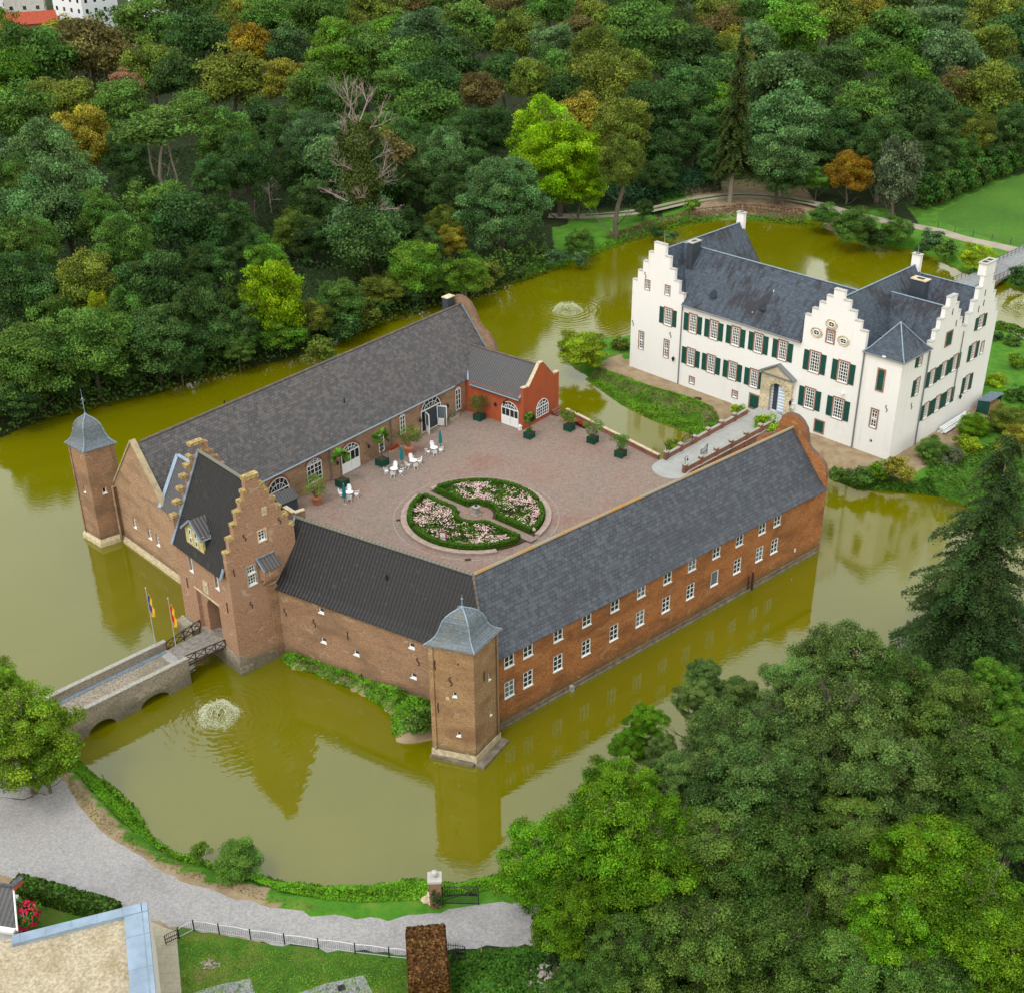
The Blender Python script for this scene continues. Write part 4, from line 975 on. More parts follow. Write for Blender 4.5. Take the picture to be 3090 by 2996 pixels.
# hidden rear and inner walls
def wallseg(a0,b0,a1,b1,z1):
    p=K(a0,b0);q=K(a1,b1);d=(q-p).normalized();n=V((d.y,-d.x,0));W.extr([p+V((0,0,-.6)),q+V((0,0,-.6)),q-n*.5+V((0,0,-.6)),p-n*.5+V((0,0,-.6))],(0,0,z1+.6))
wallseg(0,20,0,0,15);wallseg(10,20,0,20,15);wallseg(10,11,10,20,15);wallseg(31,11,10,11,14.7);wallseg(31,20,31,11,15);wallseg(34,20,31,20,15);wallseg(34,26,34,20,15);wallseg(AR,26,34,26,15)
for (a0,a1,zt) in ((0,10,21.7),(31,40.6,21.9)):   # rear gables
    p=K(a0,19.7);W.extr([K(a0,19.7,14.9),K(a1,19.7,14.9),K((a0+a1)/2,19.7,zt)],E2*.4)
W.build('wall','white_wall',t)
BK=MB();BK.extr([K(AR-.0,0,0),K(AR-5.6,-.0,0),K(AR-5.6,.003,4.5),K(AR,.003,4.5)],(0,0,0)) if False else None
wo=t
for (f_,s,z,w,h,nx,nz,k) in wins+sw_:
    add_window(t,f_,s,z,w,h,nx,nz,y=-.07,**k)
# round windows
for p in ((1079,577),(1010,614),(1133,653)):
    s,z=F1.px(*r4z(*p));q=MB()
    pts=[F1(s+.78*math.cos(a*math.pi/10)*1.15,.05,z+.68*math.sin(a*math.pi/10)) for a in range(21)];pts[-1]=pts[0]
    pin=[F1(s+.44*math.cos(a*math.pi/10)*1.15,.09,z+.38*math.sin(a*math.pi/10)) for a in range(21)];pin[-1]=pin[0]
    for a in range(20): q.face([pts[a],pts[a+1],pin[a+1],pin[a]])
    q.tube(pts,.08,4,cap=False)
    ro=q.build('round_window','stone_pale',t)
    q=MB();q.extr([p_-F1.n*.06 for p_ in pin[:-1]],F1.n*.03);q.build('pane','glass',ro)
    q=MB();q.tube([p_+F1.n*.0 for p_ in pin],.06,4,cap=False);q.bar(F1(s,.05,z-.38),F1(s,.05,z+.38),.06);q.bar(F1(s-.48,.05,z),F1(s+.48,.05,z),.05);q.build('frame','white_paint',ro)
# blind shuttered windows and cellar doors
def panel(fr_,pt,w,h,name,mat,sur=.2,parts=1,ext=None):
    s,z=fr_.px(*pt);q=MB();extr_profile(fr_,[(s-w/2,z-h/2),(s+w/2,z-h/2),(s+w/2,z+h/2),(s-w/2,z+h/2)],.0,.05,q)
    for i in range(parts+1):
        zz=z-h/2+h*i/parts;zz=min(max(zz,z-h/2+.06),z+h/2-.06);extr_profile(fr_,[(s-w/2,zz-.05),(s+w/2,zz-.05),(s+w/2,zz+.05),(s-w/2,zz+.05)],.05,.08,q)
    o=q.build(name,mat,t);q=MB()
    for x0,x1,a,b in ((-w/2-sur,-w/2,-h/2,h/2+sur),(w/2,w/2+sur,-h/2,h/2+sur),(-w/2,w/2,h/2,h/2+sur),(-w/2-sur,w/2+sur,-h/2-sur,-h/2)):
        extr_profile(fr_,[(s+x0,z+a),(s+x1,z+a),(s+x1,z+b),(s+x0,z+b)],0,.09,q)
    q.build('surround','sandstone_red',o);return o
panel(F1,r4z(1303,832),.85,2.9,'window_shutter','green_paint',.2,3)
panel(F1,r4z(1021,1044),1.35,1.7,'cellar_door','green_paint',.17,3)
panel(F1,(1900+1340*.28061,1050+580*.28061),1.5,2.0,'cellar_door','green_paint',.22,4)
panel(FSd,r7(1470,580),1.5,1.9,'window_shutter','green_paint',.18,2)
# roofs
def slopes(mb,P0,P1,P2,P3): mb.slab([P0,P1,P2,P3],.14)
Z1=21.75
R1=MB();c1=5.0;slp=(Z1-15.0)/5.2
R1.slab([K(10.25,.6,14.75),K(10.25,20.3,14.75),K(c1,20.3,Z1),K(c1,.6,Z1)]);R1.slab([K(-.25,.6,14.75),K(-.25,20.3,14.75),K(c1,20.3,Z1),K(c1,.6,Z1)])
# middle wing: meets the left ridge and the right gable roof
bm=5.6
R1.slab([K(9.6,-.35,ZE1-.1),K(31,-.35,ZE1-.1),K(31.2,.3,ZE1+.6),K(35.8,bm,Z1),K(c1,bm,Z1),K(10.0,.1,ZE1+.45)]) if False else None
R1.slab([K(9.85,-.35,ZE1-.15),K(30.98,-.35,ZE1-.15),K(30.98,.62,ZE1+1.0),K(9.9,.62,ZE1+1.0)])
R1.slab([K(9.9,.6,ZE1+.985),K(31.0,.6,ZE1+.985),K(35.8,bm,Z1),K(c1,bm,Z1)])
R1.slab([K(10,11.3,14.6),K(31,11.3,14.6),K(35.8,bm,Z1),K(c1,bm,Z1)])
c2=35.8
R1.slab([K(40.9,.6,14.9),K(40.9,20.3,14.9),K(c2,20.3,Z1+.25),K(c2,.6,Z1+.25)]);R1.slab([K(30.75,.6,14.8),K(30.75,20.3,14.8),K(c2,20.3,Z1+.25),K(c2,.6,Z1+.25)])
# right wings
b3=11.45;z3=20.5
R1.slab([K(37.2,b3,z3),K(AR-.6,b3,z3),K(AR-.6,6.7,14.9),K(40,6.7,14.9)]);R1.slab([K(37.2,b3,z3),K(AR-.6,b3,z3),K(AR-.6,16.1,15.6),K(38,16.1,15.6)])
b4=21.0;z4=20.6
R1.slab([K(34,b4,z4),K(AR-.6,b4,z4),K(AR-.6,15.9,15.4),K(34,15.9,15.4)]);R1.slab([K(34,b4,z4),K(AR-.6,b4,z4),K(AR-.6,26.3,14.9),K(34,26.3,14.9)])
# corner tower: pyramid with a slight flare, lean-to behind
ap=K(43.5,3.3,20.0);TQ=[K(40.55,-.35,16.1),K(AR+.35,-.35,16.1),K(AR+.35,7.0,16.1),K(40.55,7.0,16.1)]
TI=[ap.lerp(p,.8)-V((0,0,.25)) for p in TQ]
for i in range(4):
    j=(i+1)%4;R1.slab([TQ[i],TQ[j],TI[j],TI[i]],.1);R1.slab([TI[i],TI[j],ap],.1)
R1.slab([K(40.6,3,17.6),K(43,3.4,17.6),K(43,7.4,14.8),K(40.6,7.4,14.8)])
rf=R1.build('roof','slate_castle',t)
q=MB();q.tube([K(c1,.6,Z1+.05),K(c1,20.3,Z1+.05)],.12,5);q.tube([K(c1,bm,Z1+.05),K(c2,bm,Z1+.05)],.12,5);q.tube([K(c2,.6,Z1+.3),K(c2,20.3,Z1+.3)],.12,5);q.tube([K(37.2,b3,z3+.05),K(AR-.6,b3,z3+.05)],.12,5);q.tube([K(34,b4,z4+.05),K(AR-.6,b4,z4+.05)],.12,5)
for i in range(4): q.tube([TQ[i]+V((0,0,.03)),TI[i]+V((0,0,.05)),ap+V((0,0,.05))],.09,5)
q.build('ridge_cap','lead',rf)
q=MB();q.tube([K(10.1,-.45,ZE1-.1),K(30.9,-.45,ZE1-.1)],.11,6);q.tube([TQ[0]+V((0,0,-.02)),TQ[1],TQ[2]],.1,6);q.build('gutter','pipe_grey',rf)
q=MB();q.tube([F1(9.95,.15,ZI),F1(9.95,.15,14.4)],.09,6);q.tube([F1(40.75,.15,ZI),F1(40.75,.15,16.2)],.11,6);q.tube([FSd(6.75,.15,ZI),FSd(6.75,.15,16.2)],.1,6);q.tube([FSd(16.0,.12,ZI+4),FSd(16.0,.12,16)],.07,6);q.build('downpipe','pipe_grey',t)
# stepped gable coping
q=MB()
def capsteps(fr_,G,a0,_):
    mb=q
    p=a0
    for a1,z in G: mb.extr([fr_(p-.05,.06,z),fr_(a1+.05,.06,z),fr_(a1+.05,-.66,z),fr_(p-.05,-.66,z)],(0,0,.09));p=a1
capsteps(F1,G1,0,q);capsteps(F1,G2,31,q);capsteps(FSd,G3,6.9,q);capsteps(FSd,G4,16,q);q.build('coping_stone','concrete',t)
# chimneys
def chim(a,b,z0,w,l,h,mat,capm,par=rf,ang=-45.86):
    q=MB();q.box(K(a,b,z0),w,l,h,R_(ang));c=q.build('chimney',mat,par);q=MB();q.box(K(a,b,z0+h),w+.2,l+.2,.14,R_(ang));q.build('chimney_cap',capm,c)
    q=MB();q.box(K(a,b,z0+h+.14),w*.5,l*.55,.02,R_(ang));q.build('flue','iron',c)
chim(8.1,4.2,17.0,1.0,2.0,5.9,'lead_dark','concrete');chim(c1,20.2,20.0,1.3,.7,3.3,'white_wall','concrete');chim(c2,20.2,20.4,1.3,.7,3.1,'white_wall','concrete')
chim(39.2,15.5,17.2,2.2,1.3,4.6,'lead_dark','stone_pale')
q=MB();q.extr([FSd(19.6,.07,22.9),FSd(22.4,.07,22.9),FSd(22.4,-1.1,22.9),FSd(19.6,-1.1,22.9)],(0,0,1.7));c=q.build('chimney','white_wall',t);q=MB();q.extr([FSd(19.45,.17,24.6),FSd(22.55,.17,24.6),FSd(22.55,-1.2,24.6),FSd(19.45,-1.2,24.6)],(0,0,.15));q.build('chimney_cap','concrete',c)
q=MB()
for o in (20.3,21.5): q.extr([FSd(o-.4,-.2,24.76),FSd(o+.4,-.2,24.76),FSd(o+.4,-.85,24.76),FSd(o-.4,-.85,24.76)],(0,0,.02))
q.build('flue','iron',c)
# roof hatches, snow hooks
q=MB()
for (u,v) in (r4z(543,440),r4z(770,500)):
    s,z=F1.px(u,v)
    d=ray(u,v)   # on the front slope
    best=None
    for i in range(40):
        b=.6+i*.12;zz=ZE1+1+(b-.6)*(Z1-ZE1-1)/(bm-.6);p=up(u,v,zz);bb=(p-LC).dot(E2)
        if best is None or abs(bb-b)<best[0]: best=(abs(bb-b),p,b)
    p=best[1];q.extr([p-E1*.55-V((0,0,.1)),p+E1*.55-V((0,0,.1)),p+V((0,0,.75))],-E2*.9)
q.build('roof_vent','lead_dark',rf)
q=MB()
for (x,y,) in ((812,430),(715,530),(1498,372),(1658,408),(1282,500),(1288,540),(1481,660)):
    u,v=r4z(x,y);p=up(u,v,19.2 if y<450 else 18);p=up(u,v,p.z)
    if x<1000:
        best=None
        for i in range(60):
            b=.6+i*.085;zz=ZE1+1+(b-.6)*(Z1-ZE1-1)/(bm-.6);pp=up(u,v,zz);bb=(pp-LC).dot(E2)
            if best is None or abs(bb-b)<best[0]: best=(abs(bb-b),pp)
        p=best[1];q.box(p-V((0,0,.1)),.14,.1,.45,.4)
q.build('snow_hook','white_metal',rf)
q=MB();q.tube([K(c1+.6,.3,22.8),K(c1+.6,.3,24.6)],.03,4);q.tube([K(c1,20.2,23),K(c1,20.2,24.6)],.03,4);q.tube([K(c2,20.2,23),K(c2,20.2,24.8)],.03,4);q.build('aerial','pole',t)
for (x,y) in ((225,350),(168,570),(340,625),(1330,962)): 
    s,z=F1.px(*r4z(x,y));anchor(t,F1,s,z,'s',.9)
s,z=FSd.px(*r4z(1443,950));anchor(t,FSd,s,z,'s',.9)
for (x,y) in ((1500,370),(1528,460),(1705,350),(1745,300),(1757,220)):
    s,z=FSd.px(*r7(x,y));anchor(t,FSd,s,z,'i',.9)
# portal
PO=MB()
q0,q1=25.25,30.45
for a0,a1 in ((q0,pa0),(pa1,q1)): extr_profile(F1,[(a0,ZI-.2),(a1,ZI-.2),(a1,8.6),(a0,8.6)],0,.55,PO)
pc=(pa0+pa1)/2;rr=(pa1-pa0)/2;spz=6.3
arc=[(pa0,spz)]+[(pc-rr*math.cos(math.pi*i/12),spz+rr*math.sin(math.pi*i/12)) for i in range(1,12)]+[(pa1,spz)]
for a,b in zip(arc,arc[1:]):
    if abs(a[0]-b[0])>1e-4: extr_profile(F1,[(a[0],a[1]),(b[0],b[1]),(b[0],8.6),(a[0],8.6)],0,.553,PO)
extr_profile(F1,[(q0-.1,8.6),(q1+.1,8.6),((q0+q1)/2,10.2)],0,.6,PO)
po=PO.build('portal','stone_pale',t)
q=MB();q.bar(F1(q0-.35,.35,8.75),F1((q0+q1)/2,.35,10.45),1.0,.2);q.bar(F1((q0+q1)/2,.35,10.45),F1(q1+.35,.35,8.75),1.0,.2);q.bar(F1(q0-.1,.6,8.62),F1(q1+.1,.6,8.62),.2,.22);q.build('pediment','pipe_grey',po)
q=MB()
for k in range(9):
    a=math.pi*(k+.5)/9;q.bar(F1(pc-math.cos(a)*(rr+.05),.6,spz+math.sin(a)*(rr+.05)),F1(pc-math.cos(a)*(rr+.75),.6,spz+math.sin(a)*(rr+.75)),.16,.42)
q.build('voussoir','stone_cream',po)
q=MB();q.extr([F1(pa0,-.1,pz0),F1(pa1,-.1,pz0),F1(pa1,-.1,7.6),F1(pa0,-.1,7.6)],F1.n*-.05);q.build('dark_hall','lead_dark',po)  # flat dark sheet across the doorway, painted shade of the hall
def oleaf(p,q_,name):
    b_=MB();b_.bar(p+V((0,0,2.05)),q_+V((0,0,2.05)),.08,4.1);o=b_.build(name,'blue_door',po)
    s_=MB()
    for k in range(8): s_.bar(p.lerp(q_,.1)+V((0,0,.4+k*.48)),p.lerp(q_,.9)+V((0,0,.4+k*.48)),.13,.2)
    s_.build('door_stripe','white_paint',o)
oleaf(F1(pa1,.12,pz0),F1(pa1-1.3,.25,pz0),'door_leaf');oleaf(F1(pa0,.1,pz0),F1(pa0+.75,-.75,pz0),'door_leaf')
s,z=F1.px(*r7(245,1110));q=MB();q.box(F1(s,.2,z-.35),.6,.35,.8,R_(-45.9));q.build('letter_box','white_metal',t)
q=MB();s,z=F1.px(*r7(245,1060));q.bar(F1(s,0,z),F1(s,.7,z),.05);q.lathe(F1(s,.7,z-.7),[(.1,0),(.22,.5),(.05,.75)],6);s,z=F1.px(*r6(582,1375));q.lathe(F1(s,.25,z-.3),[(.08,0),(.25,.5),(.1,.75)],6);s,z=FSd.px(*r7(1550,1040));q.lathe(FSd(s,.25,z-.3),[(.08,0),(.22,.5),(.1,.7)],6);q.build('wall_lantern','iron',t)
q=MB();s,z=F1.px(*r7(968,725));q.box(F1(s,.2,z-.1),.45,.3,.25,R_(-46));s,z=F1.px(*r7(640,1012));q.box(F1(s,.2,z-.1),.4,.3,.2,R_(-46));q.build('wall_lamp','white_metal',t)
# ================================================================ SITE
ZB=1.5
def PP(l,z=0.): return [upP(x,y,z) for x,y in l]
moat=PP([(150,1436),(185,1475),(225,1510),(262,1548),(285,1590),(330,1622),(380,1645),(440,1662),(500,1665),(560,1685),(650,1692),(720,1688),(800,1680),(870,1690),(935,1672),(985,1645),(1180,1560),(1400,1450),(1600,1360),(1800,1262),(2050,1170)])
moat+=[V((75,104,0)),V((95,130,0)),V((112,165,0)),V((112,205,0))]
moat+=PP([(2050,700-90),(1990,565),(1930,548),(1895,540),(1840,520),(1800,500),(1750,480),(1680,472),(1600,452),(1560,432),(1500,424),(1440,415),(1400,414),(1360,418),(1310,430),(1250,447),(1200,463),(1150,478),(1100,500),(1050,518),(1000,536),(940,556),(900,572),(830,588),(760,602),(700,630),(650,648),(600,672),(540,695),(480,705),(390,722),(330,740),(260,765),(160,778),(100,800),(0,845),(-90,880),(-200,940)])
moat+=PP([(-330,1060),(-330,1180),(-150,1290),(0,1345),(60,1372),(95,1400)])
isl=[]   # castle island outline
isl=PP([(1072,690),(1118,722),(1150,737),(1200,765),(1300,806),(1345,822),(1392,812),(1500,850),(1560,890),(1585,903),(1640,927),(1700,938),(1750,937),(1800,955),(1900,1000),(1990,1010)])+[K(76,2),K(80,20),K(66,40)]+PP([(2030,690),(1960,652),(1905,628)])+[K(29,57),K(32,30),K(32,22.5),K(12,22.5),K(-2.5,22.5)]+PP([(1192,650),(1150,652),(1090,660)])
bank=[sw(-2,1),sw(0.0,-.9),sw(2.5,-2.2),sw(5,-1.6),sw(8,-1.9),sw(11,-1.8),sw(14,-2.3),sw(16.5,-3.0),sw(18.5,-5.6),sw(19.6,-6.6),V((-5.5,95.5,0)),sw(20,2)]
def sdist(P,poly):
    "signed distance (positive inside) for Nx2 points"
    q=np.array([(p.x,p.y) for p in poly]);n=len(q);d2=np.full(len(P),1e18);ins=np.zeros(len(P),bool)
    for i in range(n):
        a=q[i];b=q[(i+1)%n];e=b-a;w=P-a;t=np.clip((w@e)/(e@e),0,1);dd=w-t[:,None]*e;d2=np.minimum(d2,(dd**2).sum(1))
        c=(a[1]>P[:,1])!=(b[1]>P[:,1])
        with np.errstate(divide='ignore',invalid='ignore'): xx=(b[0]-a[0])*(P[:,1]-a[1])/(b[1]-a[1]+1e-12)+a[0]
        ins^=c&(P[:,0]<xx)
    return np.where(ins,1,-1)*np.sqrt(d2)
# ground: a fine patch round the moat, coarse strips to the horizon, one mesh
xs=[-3000,-1500,-800,-420,-250,-180]+list(np.arange(-135,150.1,1.15))+[180,250,420,800,1500,3000]
ys=[-400,-150,-40,20]+list(np.arange(50,262.1,1.15))+[280,310,360,450,600,900,1500,3000,5000]
X,Y=np.meshgrid(xs,ys);G=np.stack([X.ravel(),Y.ravel()],1)
r_=np.random.RandomState(3);jit=(r_.rand(*G.shape)-.5)*.5;nearm=(G[:,0]>-130)&(G[:,0]<145)&(G[:,1]>55)&(G[:,1]<255);G[nearm]+=jit[nearm]
dm=-sdist(G,moat);di=sdist(G,isl);db=sdist(G,bank)
wig=np.array([noise.noise(V((x*.35,y*.35,0))) for x,y in G])*.45
def land(d,z,w,edge=-.35): 
    t=np.clip((d+wig+.4)/w,0,1);t=t*t*(3-2*t);return edge-.55+(z-edge+.55)*t
zz=np.maximum(land(dm,ZB,3.0),np.maximum(land(di,ZI,3.4),land(db,1.3,2.6)))
bumps=np.array([noise.noise(V((x*.15,y*.15,3)))*.12+noise.noise(V((x*.9,y*.9,5)))*.05 for x,y in G])
far=np.clip((G[:,1]-190)/60,0,1);zz+=np.where(zz<1.4,bumps,0)
me=bpy.data.meshes.new('ground');nx_,ny_=len(xs),len(ys)
vs=np.column_stack([G,zz]);fs_=[(j*nx_+i,j*nx_+i+1,(j+1)*nx_+i+1,(j+1)*nx_+i) for j in range(ny_-1) for i in range(nx_-1)]
me.from_pydata(vs.tolist(),[],fs_);me.materials.append(M['ground']);me.polygons.foreach_set('use_smooth',[True]*len(fs_))
road=PP([(-60,1440),(60,1448),(108,1462),(135,1520),(185,1585),(250,1630),(330,1680),(430,1712),(520,1735),(620,1752),(720,1758),(800,1750),(900,1735),(1000,1722),(1150,1700),(1150,1850),(1005,1806),(870,1816),(780,1826),(650,1818),(500,1800),(350,1775),(300,1765),(240,1758),(150,1730),(60,1695),(-80,1655)],ZB)
drd=sdist(G,road)
zone=np.zeros((len(G),4),'f');zone[:,3]=1
# zone R: grass, zone G: bare earth
gz_=np.zeros(len(G));bz=np.zeros(len(G))
front=(G[:,1]<135)&(G[:,0]<60)
gz_[(dm>-1)&(dm<7)&front]=1
bankgrass=(dm<5)&(G[:,1]>190)&(G[:,0]>2);gz_[bankgrass]=.9
gz_[(G[:,1]>225)&(G[:,0]>8)&(dm<14)]=.8
lawn=PP([(1780,380),(1960,330),(2300,300),(2300,640),(1960,478),(1790,430)],ZB);dl=sdist(G,lawn);gz_[dl>-3]=1
ri=sdist(G,PP([(1330,440),(1330,380),(1560,385),(1600,430),(1590,455),(1420,420)],ZB));
ab=np.array([( (x-LC.x)*E1.x+(y-LC.y)*E1.y, (x-LC.x)*E2.x+(y-LC.y)*E2.y) for x,y in G])
onisl=di>0
gz_[onisl]=.95
yard=onisl&(((ab[:,1]>-5.4)&(ab[:,0]<24.5)&(ab[:,1]<2)&(ab[:,0]>-4))|((ab[:,1]>-4.6)&(ab[:,0]>29)&(ab[:,1]<2)&(ab[:,0]<49))|((ab[:,0]>45)&(ab[:,0]<50.5)&(ab[:,1]>-3)&(ab[:,1]<27)))
bz[yard]=1
bz[(ri>-2)&(dm>.8)]=.8
bz[(db>-.5)&(db<1.6)]=.85;gz_[(db>1.4)]=1
bz[(drd>-2.)&(drd<1)&(dm>2.4)&(G[:,0]<-20)]=.8
zone[:,0]=gz_;zone[:,1]=bz
ca=me.color_attributes.new('zone','FLOAT_COLOR','POINT');ca.data.foreach_set('color',zone.ravel());me.update();autouv(me,V((0,0,0)))
go=bpy.data.objects.new('ground',me);C.objects.link(go);struct(go)
w=MB();w.face([(-300,30,0),(300,30,0),(300,330,0),(-300,330,0)]);struct(w.build('water','water'))
def sheet(name,pts,z,mat,lab=None):
    m_=MB();m_.face([V((p[0],p[1],z)) for p in pts]);o=m_.build(name,mat);return struct(o)
def smoothpoly(pts,n=6,closed=True):
    P=[V(p) for p in pts];N=len(P);o=[]
    for i in range(N if closed else N-1):
        p0,p1,p2,p3=(P[(i-1)%N],P[i],P[(i+1)%N],P[(i+2)%N]) if closed else (P[max(i-1,0)],P[i],P[i+1],P[min(i+2,N-1)])
        for k in range(n):
            t=k/n;o.append(.5*((2*p1)+(p2-p0)*t+(2*p0-5*p1+4*p2-p3)*t*t+(3*p1-p0-3*p2+p3)*t**3))
    if not closed:o.append(P[-1])
    return o
def rag(pts,a=.25,f=.8): return [p+V((noise.noise(p*f),noise.noise(p*f+V((9,2,4))),0))*a for p in pts]
def dens(pts,step=.8):
    o=[]
    for a,b in zip(pts,pts[1:]+pts[:1]):
        n=max(1,int((b-a).length/step));o+=[a.lerp(b,k/n) for k in range(n)]
    return o
sheet('road',rag(dens(road),.5,.7),ZB+.008,'gravel_road')
def path(name,cl,w,z,mat,jag=.2):
    "strip along a centre line of survey points"
    P=smoothpoly(PP(cl,z),8,False);L=[];Rr=[]
    for i,p in enumerate(P):
        d=(P[min(i+1,len(P)-1)]-P[max(i-1,0)]).normalized();n=V((-d.y,d.x,0));j=noise.noise(p*.5)*jag;L.append(p+n*(w/2+j));Rr.append(p-n*(w/2+j))
    m_=MB()
    for i in range(len(P)-1): m_.face([V((q.x,q.y,z)) for q in (Rr[i],Rr[i+1],L[i+1],L[i])])
    o=struct(m_.build(name,mat));return P
path('path',[(1050,413),(1130,414),(1230,404),(1320,385),(1400,374),(1480,377),(1560,390),(1640,412),(1720,428),(1790,441),(1850,458),(1960,483),(2150,540)],3.6,ZB+.012,'dirt_path')
gsm=MB();P=smoothpoly(PP([(1120,413),(1230,404),(1320,385),(1400,374),(1480,377),(1560,390)],ZB),8,False)
for i in range(len(P)-1):
    d=(P[i+1]-P[i]).normalized();n=V((-d.y,d.x,0))*.5;gsm.face([V((q.x,q.y,ZB+.018)) for q in (P[i]-n,P[i+1]-n,P[i+1]+n,P[i]+n)])
struct(gsm.build('path_grass','lawn'))
sheet('meadow',smoothpoly(PP([(1795,418),(1830,390),(1960,333),(2200,240),(2500,300),(2500,600),(2150,520),(1960,475),(1880,452)],ZB),3),ZB+.006,'meadow')
# courtyard slab: raised island of the outer bailey
cy=[se(-1,.25),se(LSE-.2,.25),se(LSE-.2,2*HSE-.3),up(1985,1385,ZC),up(1700,1240,ZC),rR+du*-.0+dv*-.3,nw(LN-.3,HN-.5),nw(LN-.3,-HN+.3),nw(8,-HN+.3),fG(sA+1.5,-.4,0),fG(19.5,-.4,0),gp(gW-.4,1.2,0),gp(gW-.4,gD-1,0),gp(.5,gD-1,0),sw(.3,.3),sw(LSW,.3)]
m_=MB();m_.prism([(p.x,p.y) for p in cy][::1],-1.,ZC);o=m_.build('courtyard','court_paving');struct(o)
# cobbled apron + ramp to the castle
br=[up(1900+390*.28061,1050+1200*.28061,ZC),up(1900+590*.28061,1050+1340*.28061,ZC),F1(29.9,3.2,3.1),F1(26.3,3.0,3.1)]
a_,b_,c_,d_=br;a_.z=b_.z=ZC+.01;c_=F1(30.3,.56,3.12);d_=F1(25.35,.56,3.12)
mid=lambda p,q,t:p.lerp(q,t)
ap_=[b_+(b_-c_).normalized()*1.2,up(1850+0,1385,ZC)]
apx=[upP(x,y,ZC) for x,y in ((1330,893),(1300,915),(1268,913),(1249,900),(1252,888),(1276,874),(1290,866),(1310,872))]
sheet('cobbles',[V((p.x,p.y,0)) for p in smoothpoly(apx,5)],ZC+.012,'cobble')
t=thing('castle_bridge','cobbled bridge with low brick parapets and stone pillar caps leading to the castle portal','bridge',(a_+c_)/2)
BASE[t.name]=V(t.location)
q=MB();q.hexa([V((p.x,p.y,1.0)) for p in (a_,b_,c_,d_)],[a_+V((0,0,.02)),b_+V((0,0,.02)),c_,d_]);q.build('deck','cobble',t)
def parapet(pA,pB,zA,zB,n,ped,side):
    d=(pB-pA);L=d.length;e=d.normalized();nn=V((-e.y,e.x,0))*side
    w=MB();c=MB();pil=MB();pc=MB();st=MB()
    for i in range(n):
        P0=pA.lerp(pB,i/n);P1=pA.lerp(pB,(i+1)/n);z0=zA+(zB-zA)*i/n;z1=zA+(zB-zA)*(i+1)/n
        w.hexa([at(P0-nn*.15,z0-1.6),at(P1-nn*.15,z1-1.6),at(P1+nn*.15,z1-1.6),at(P0+nn*.15,z0-1.6)] if side<0 else [at(P1-nn*.15,z1-1.6),at(P0-nn*.15,z0-1.6),at(P0+nn*.15,z0-1.6),at(P1+nn*.15,z1-1.6)][::1],[at(P0-nn*.15,z0+.75),at(P1-nn*.15,z1+.75),at(P1+nn*.15,z1+.75),at(P0+nn*.15,z0+.75)] if side<0 else [at(P1-nn*.15,z1+.75),at(P0-nn*.15,z0+.75),at(P0+nn*.15,z0+.75),at(P1+nn*.15,z1+.75)])
        c.bar(at(P0,z0+.82),at(P1,z1+.82),.42,.12)
        for g_ in range(14):
            t_=(g_+.5)/14;pp=P0.lerp(P1,t_);zz_=z0+(z1-z0)*t_;st.box(at(pp,zz_+.22),.07,.36,.42,math.atan2(e.y,e.x))
        pil.box(at(P0,z0-1.6),.5,.5,2.75,math.atan2(e.y,e.x));pc.box(at(P0,z0+1.15),.62,.62,.14,math.atan2(e.y,e.x))
        st2=None
    w.build('parapet','brick_red',t);c.build('coping','stone_grey',t);pil.build('pillar','brick_red',t);pc.build('pillar_cap','stone_grey',t);st.build('baluster','brick_gate',t)
    k=MB();k.bar(at(pA-nn*side*0,zA+.03)+nn*.28*0,at(pB,zB+.03),.62,.1);k.build('kerb','concrete',t)
zc2=3.0
parapet(a_+(d_-a_)*.0,a_.lerp(d_,.86),ZC,ZC+.75,6,0,1)
parapet(b_+(c_-b_)*.0,b_.lerp(c_,.86),ZC,ZC+.75,6,0,-1)
# iron gates of the castle bridge
def irongate(P,ang,w,h,label,nb=9,arch=.3,mat='iron',spikes=False):
    g=thing('iron_gate',label,'gate',P,ang);BASE[g.name]=V((0,0,0))
    q=MB()
    for x in (0,w): q.bar((x,0,0),(x,0,h),.07)
    tp=lambda x:h+arch*math.sin(math.pi*x/w)
    q.tube([(w*i/10,0,tp(w*i/10)) for i in range(11)],.035,4);q.bar((0,0,.15),(w,0,.15),.05);q.bar((0,0,h*.55),(w,0,h*.55),.05);q.build('gate_frame',mat,g)
    q=MB()
    for i in range(1,nb):
        x=w*i/nb;q.bar((x,0,.15),(x,0,tp(x)+(.22 if spikes else 0)),.028)
        if spikes and i<nb: q.bar((x+w/nb/2,0,.15),(x+w/nb/2,0,h*.55),.024)
    if spikes: q.bar((0,0,h*.2),(w,0,h*.9),.05)
    q.build('bars',mat,g)
    if spikes: q=MB();q.extr([(w-.75,-.03,h*.52),(w-.1,-.03,h*.52),(w-.1,-.03,h*.66),(w-.75,-.03,h*.66)],(0,.06,0));q.build('lock_plate',mat,g)
    return g
gA=a_.lerp(d_,.16);gB=b_.lerp(c_,.16);br_ang=math.atan2((d_-a_).y,(d_-a_).x)
irongate(at(gA,ZC+.12),br_ang-R_(5),2.0,1.9,'open iron gate leaf folded against the left parapet of the castle bridge')
irongate(at(gB-(gB-gA).normalized()*.4,ZC+.12),br_ang+R_(12),2.0,1.9,'open iron gate leaf beside the right parapet of the castle bridge',arch=-.2)
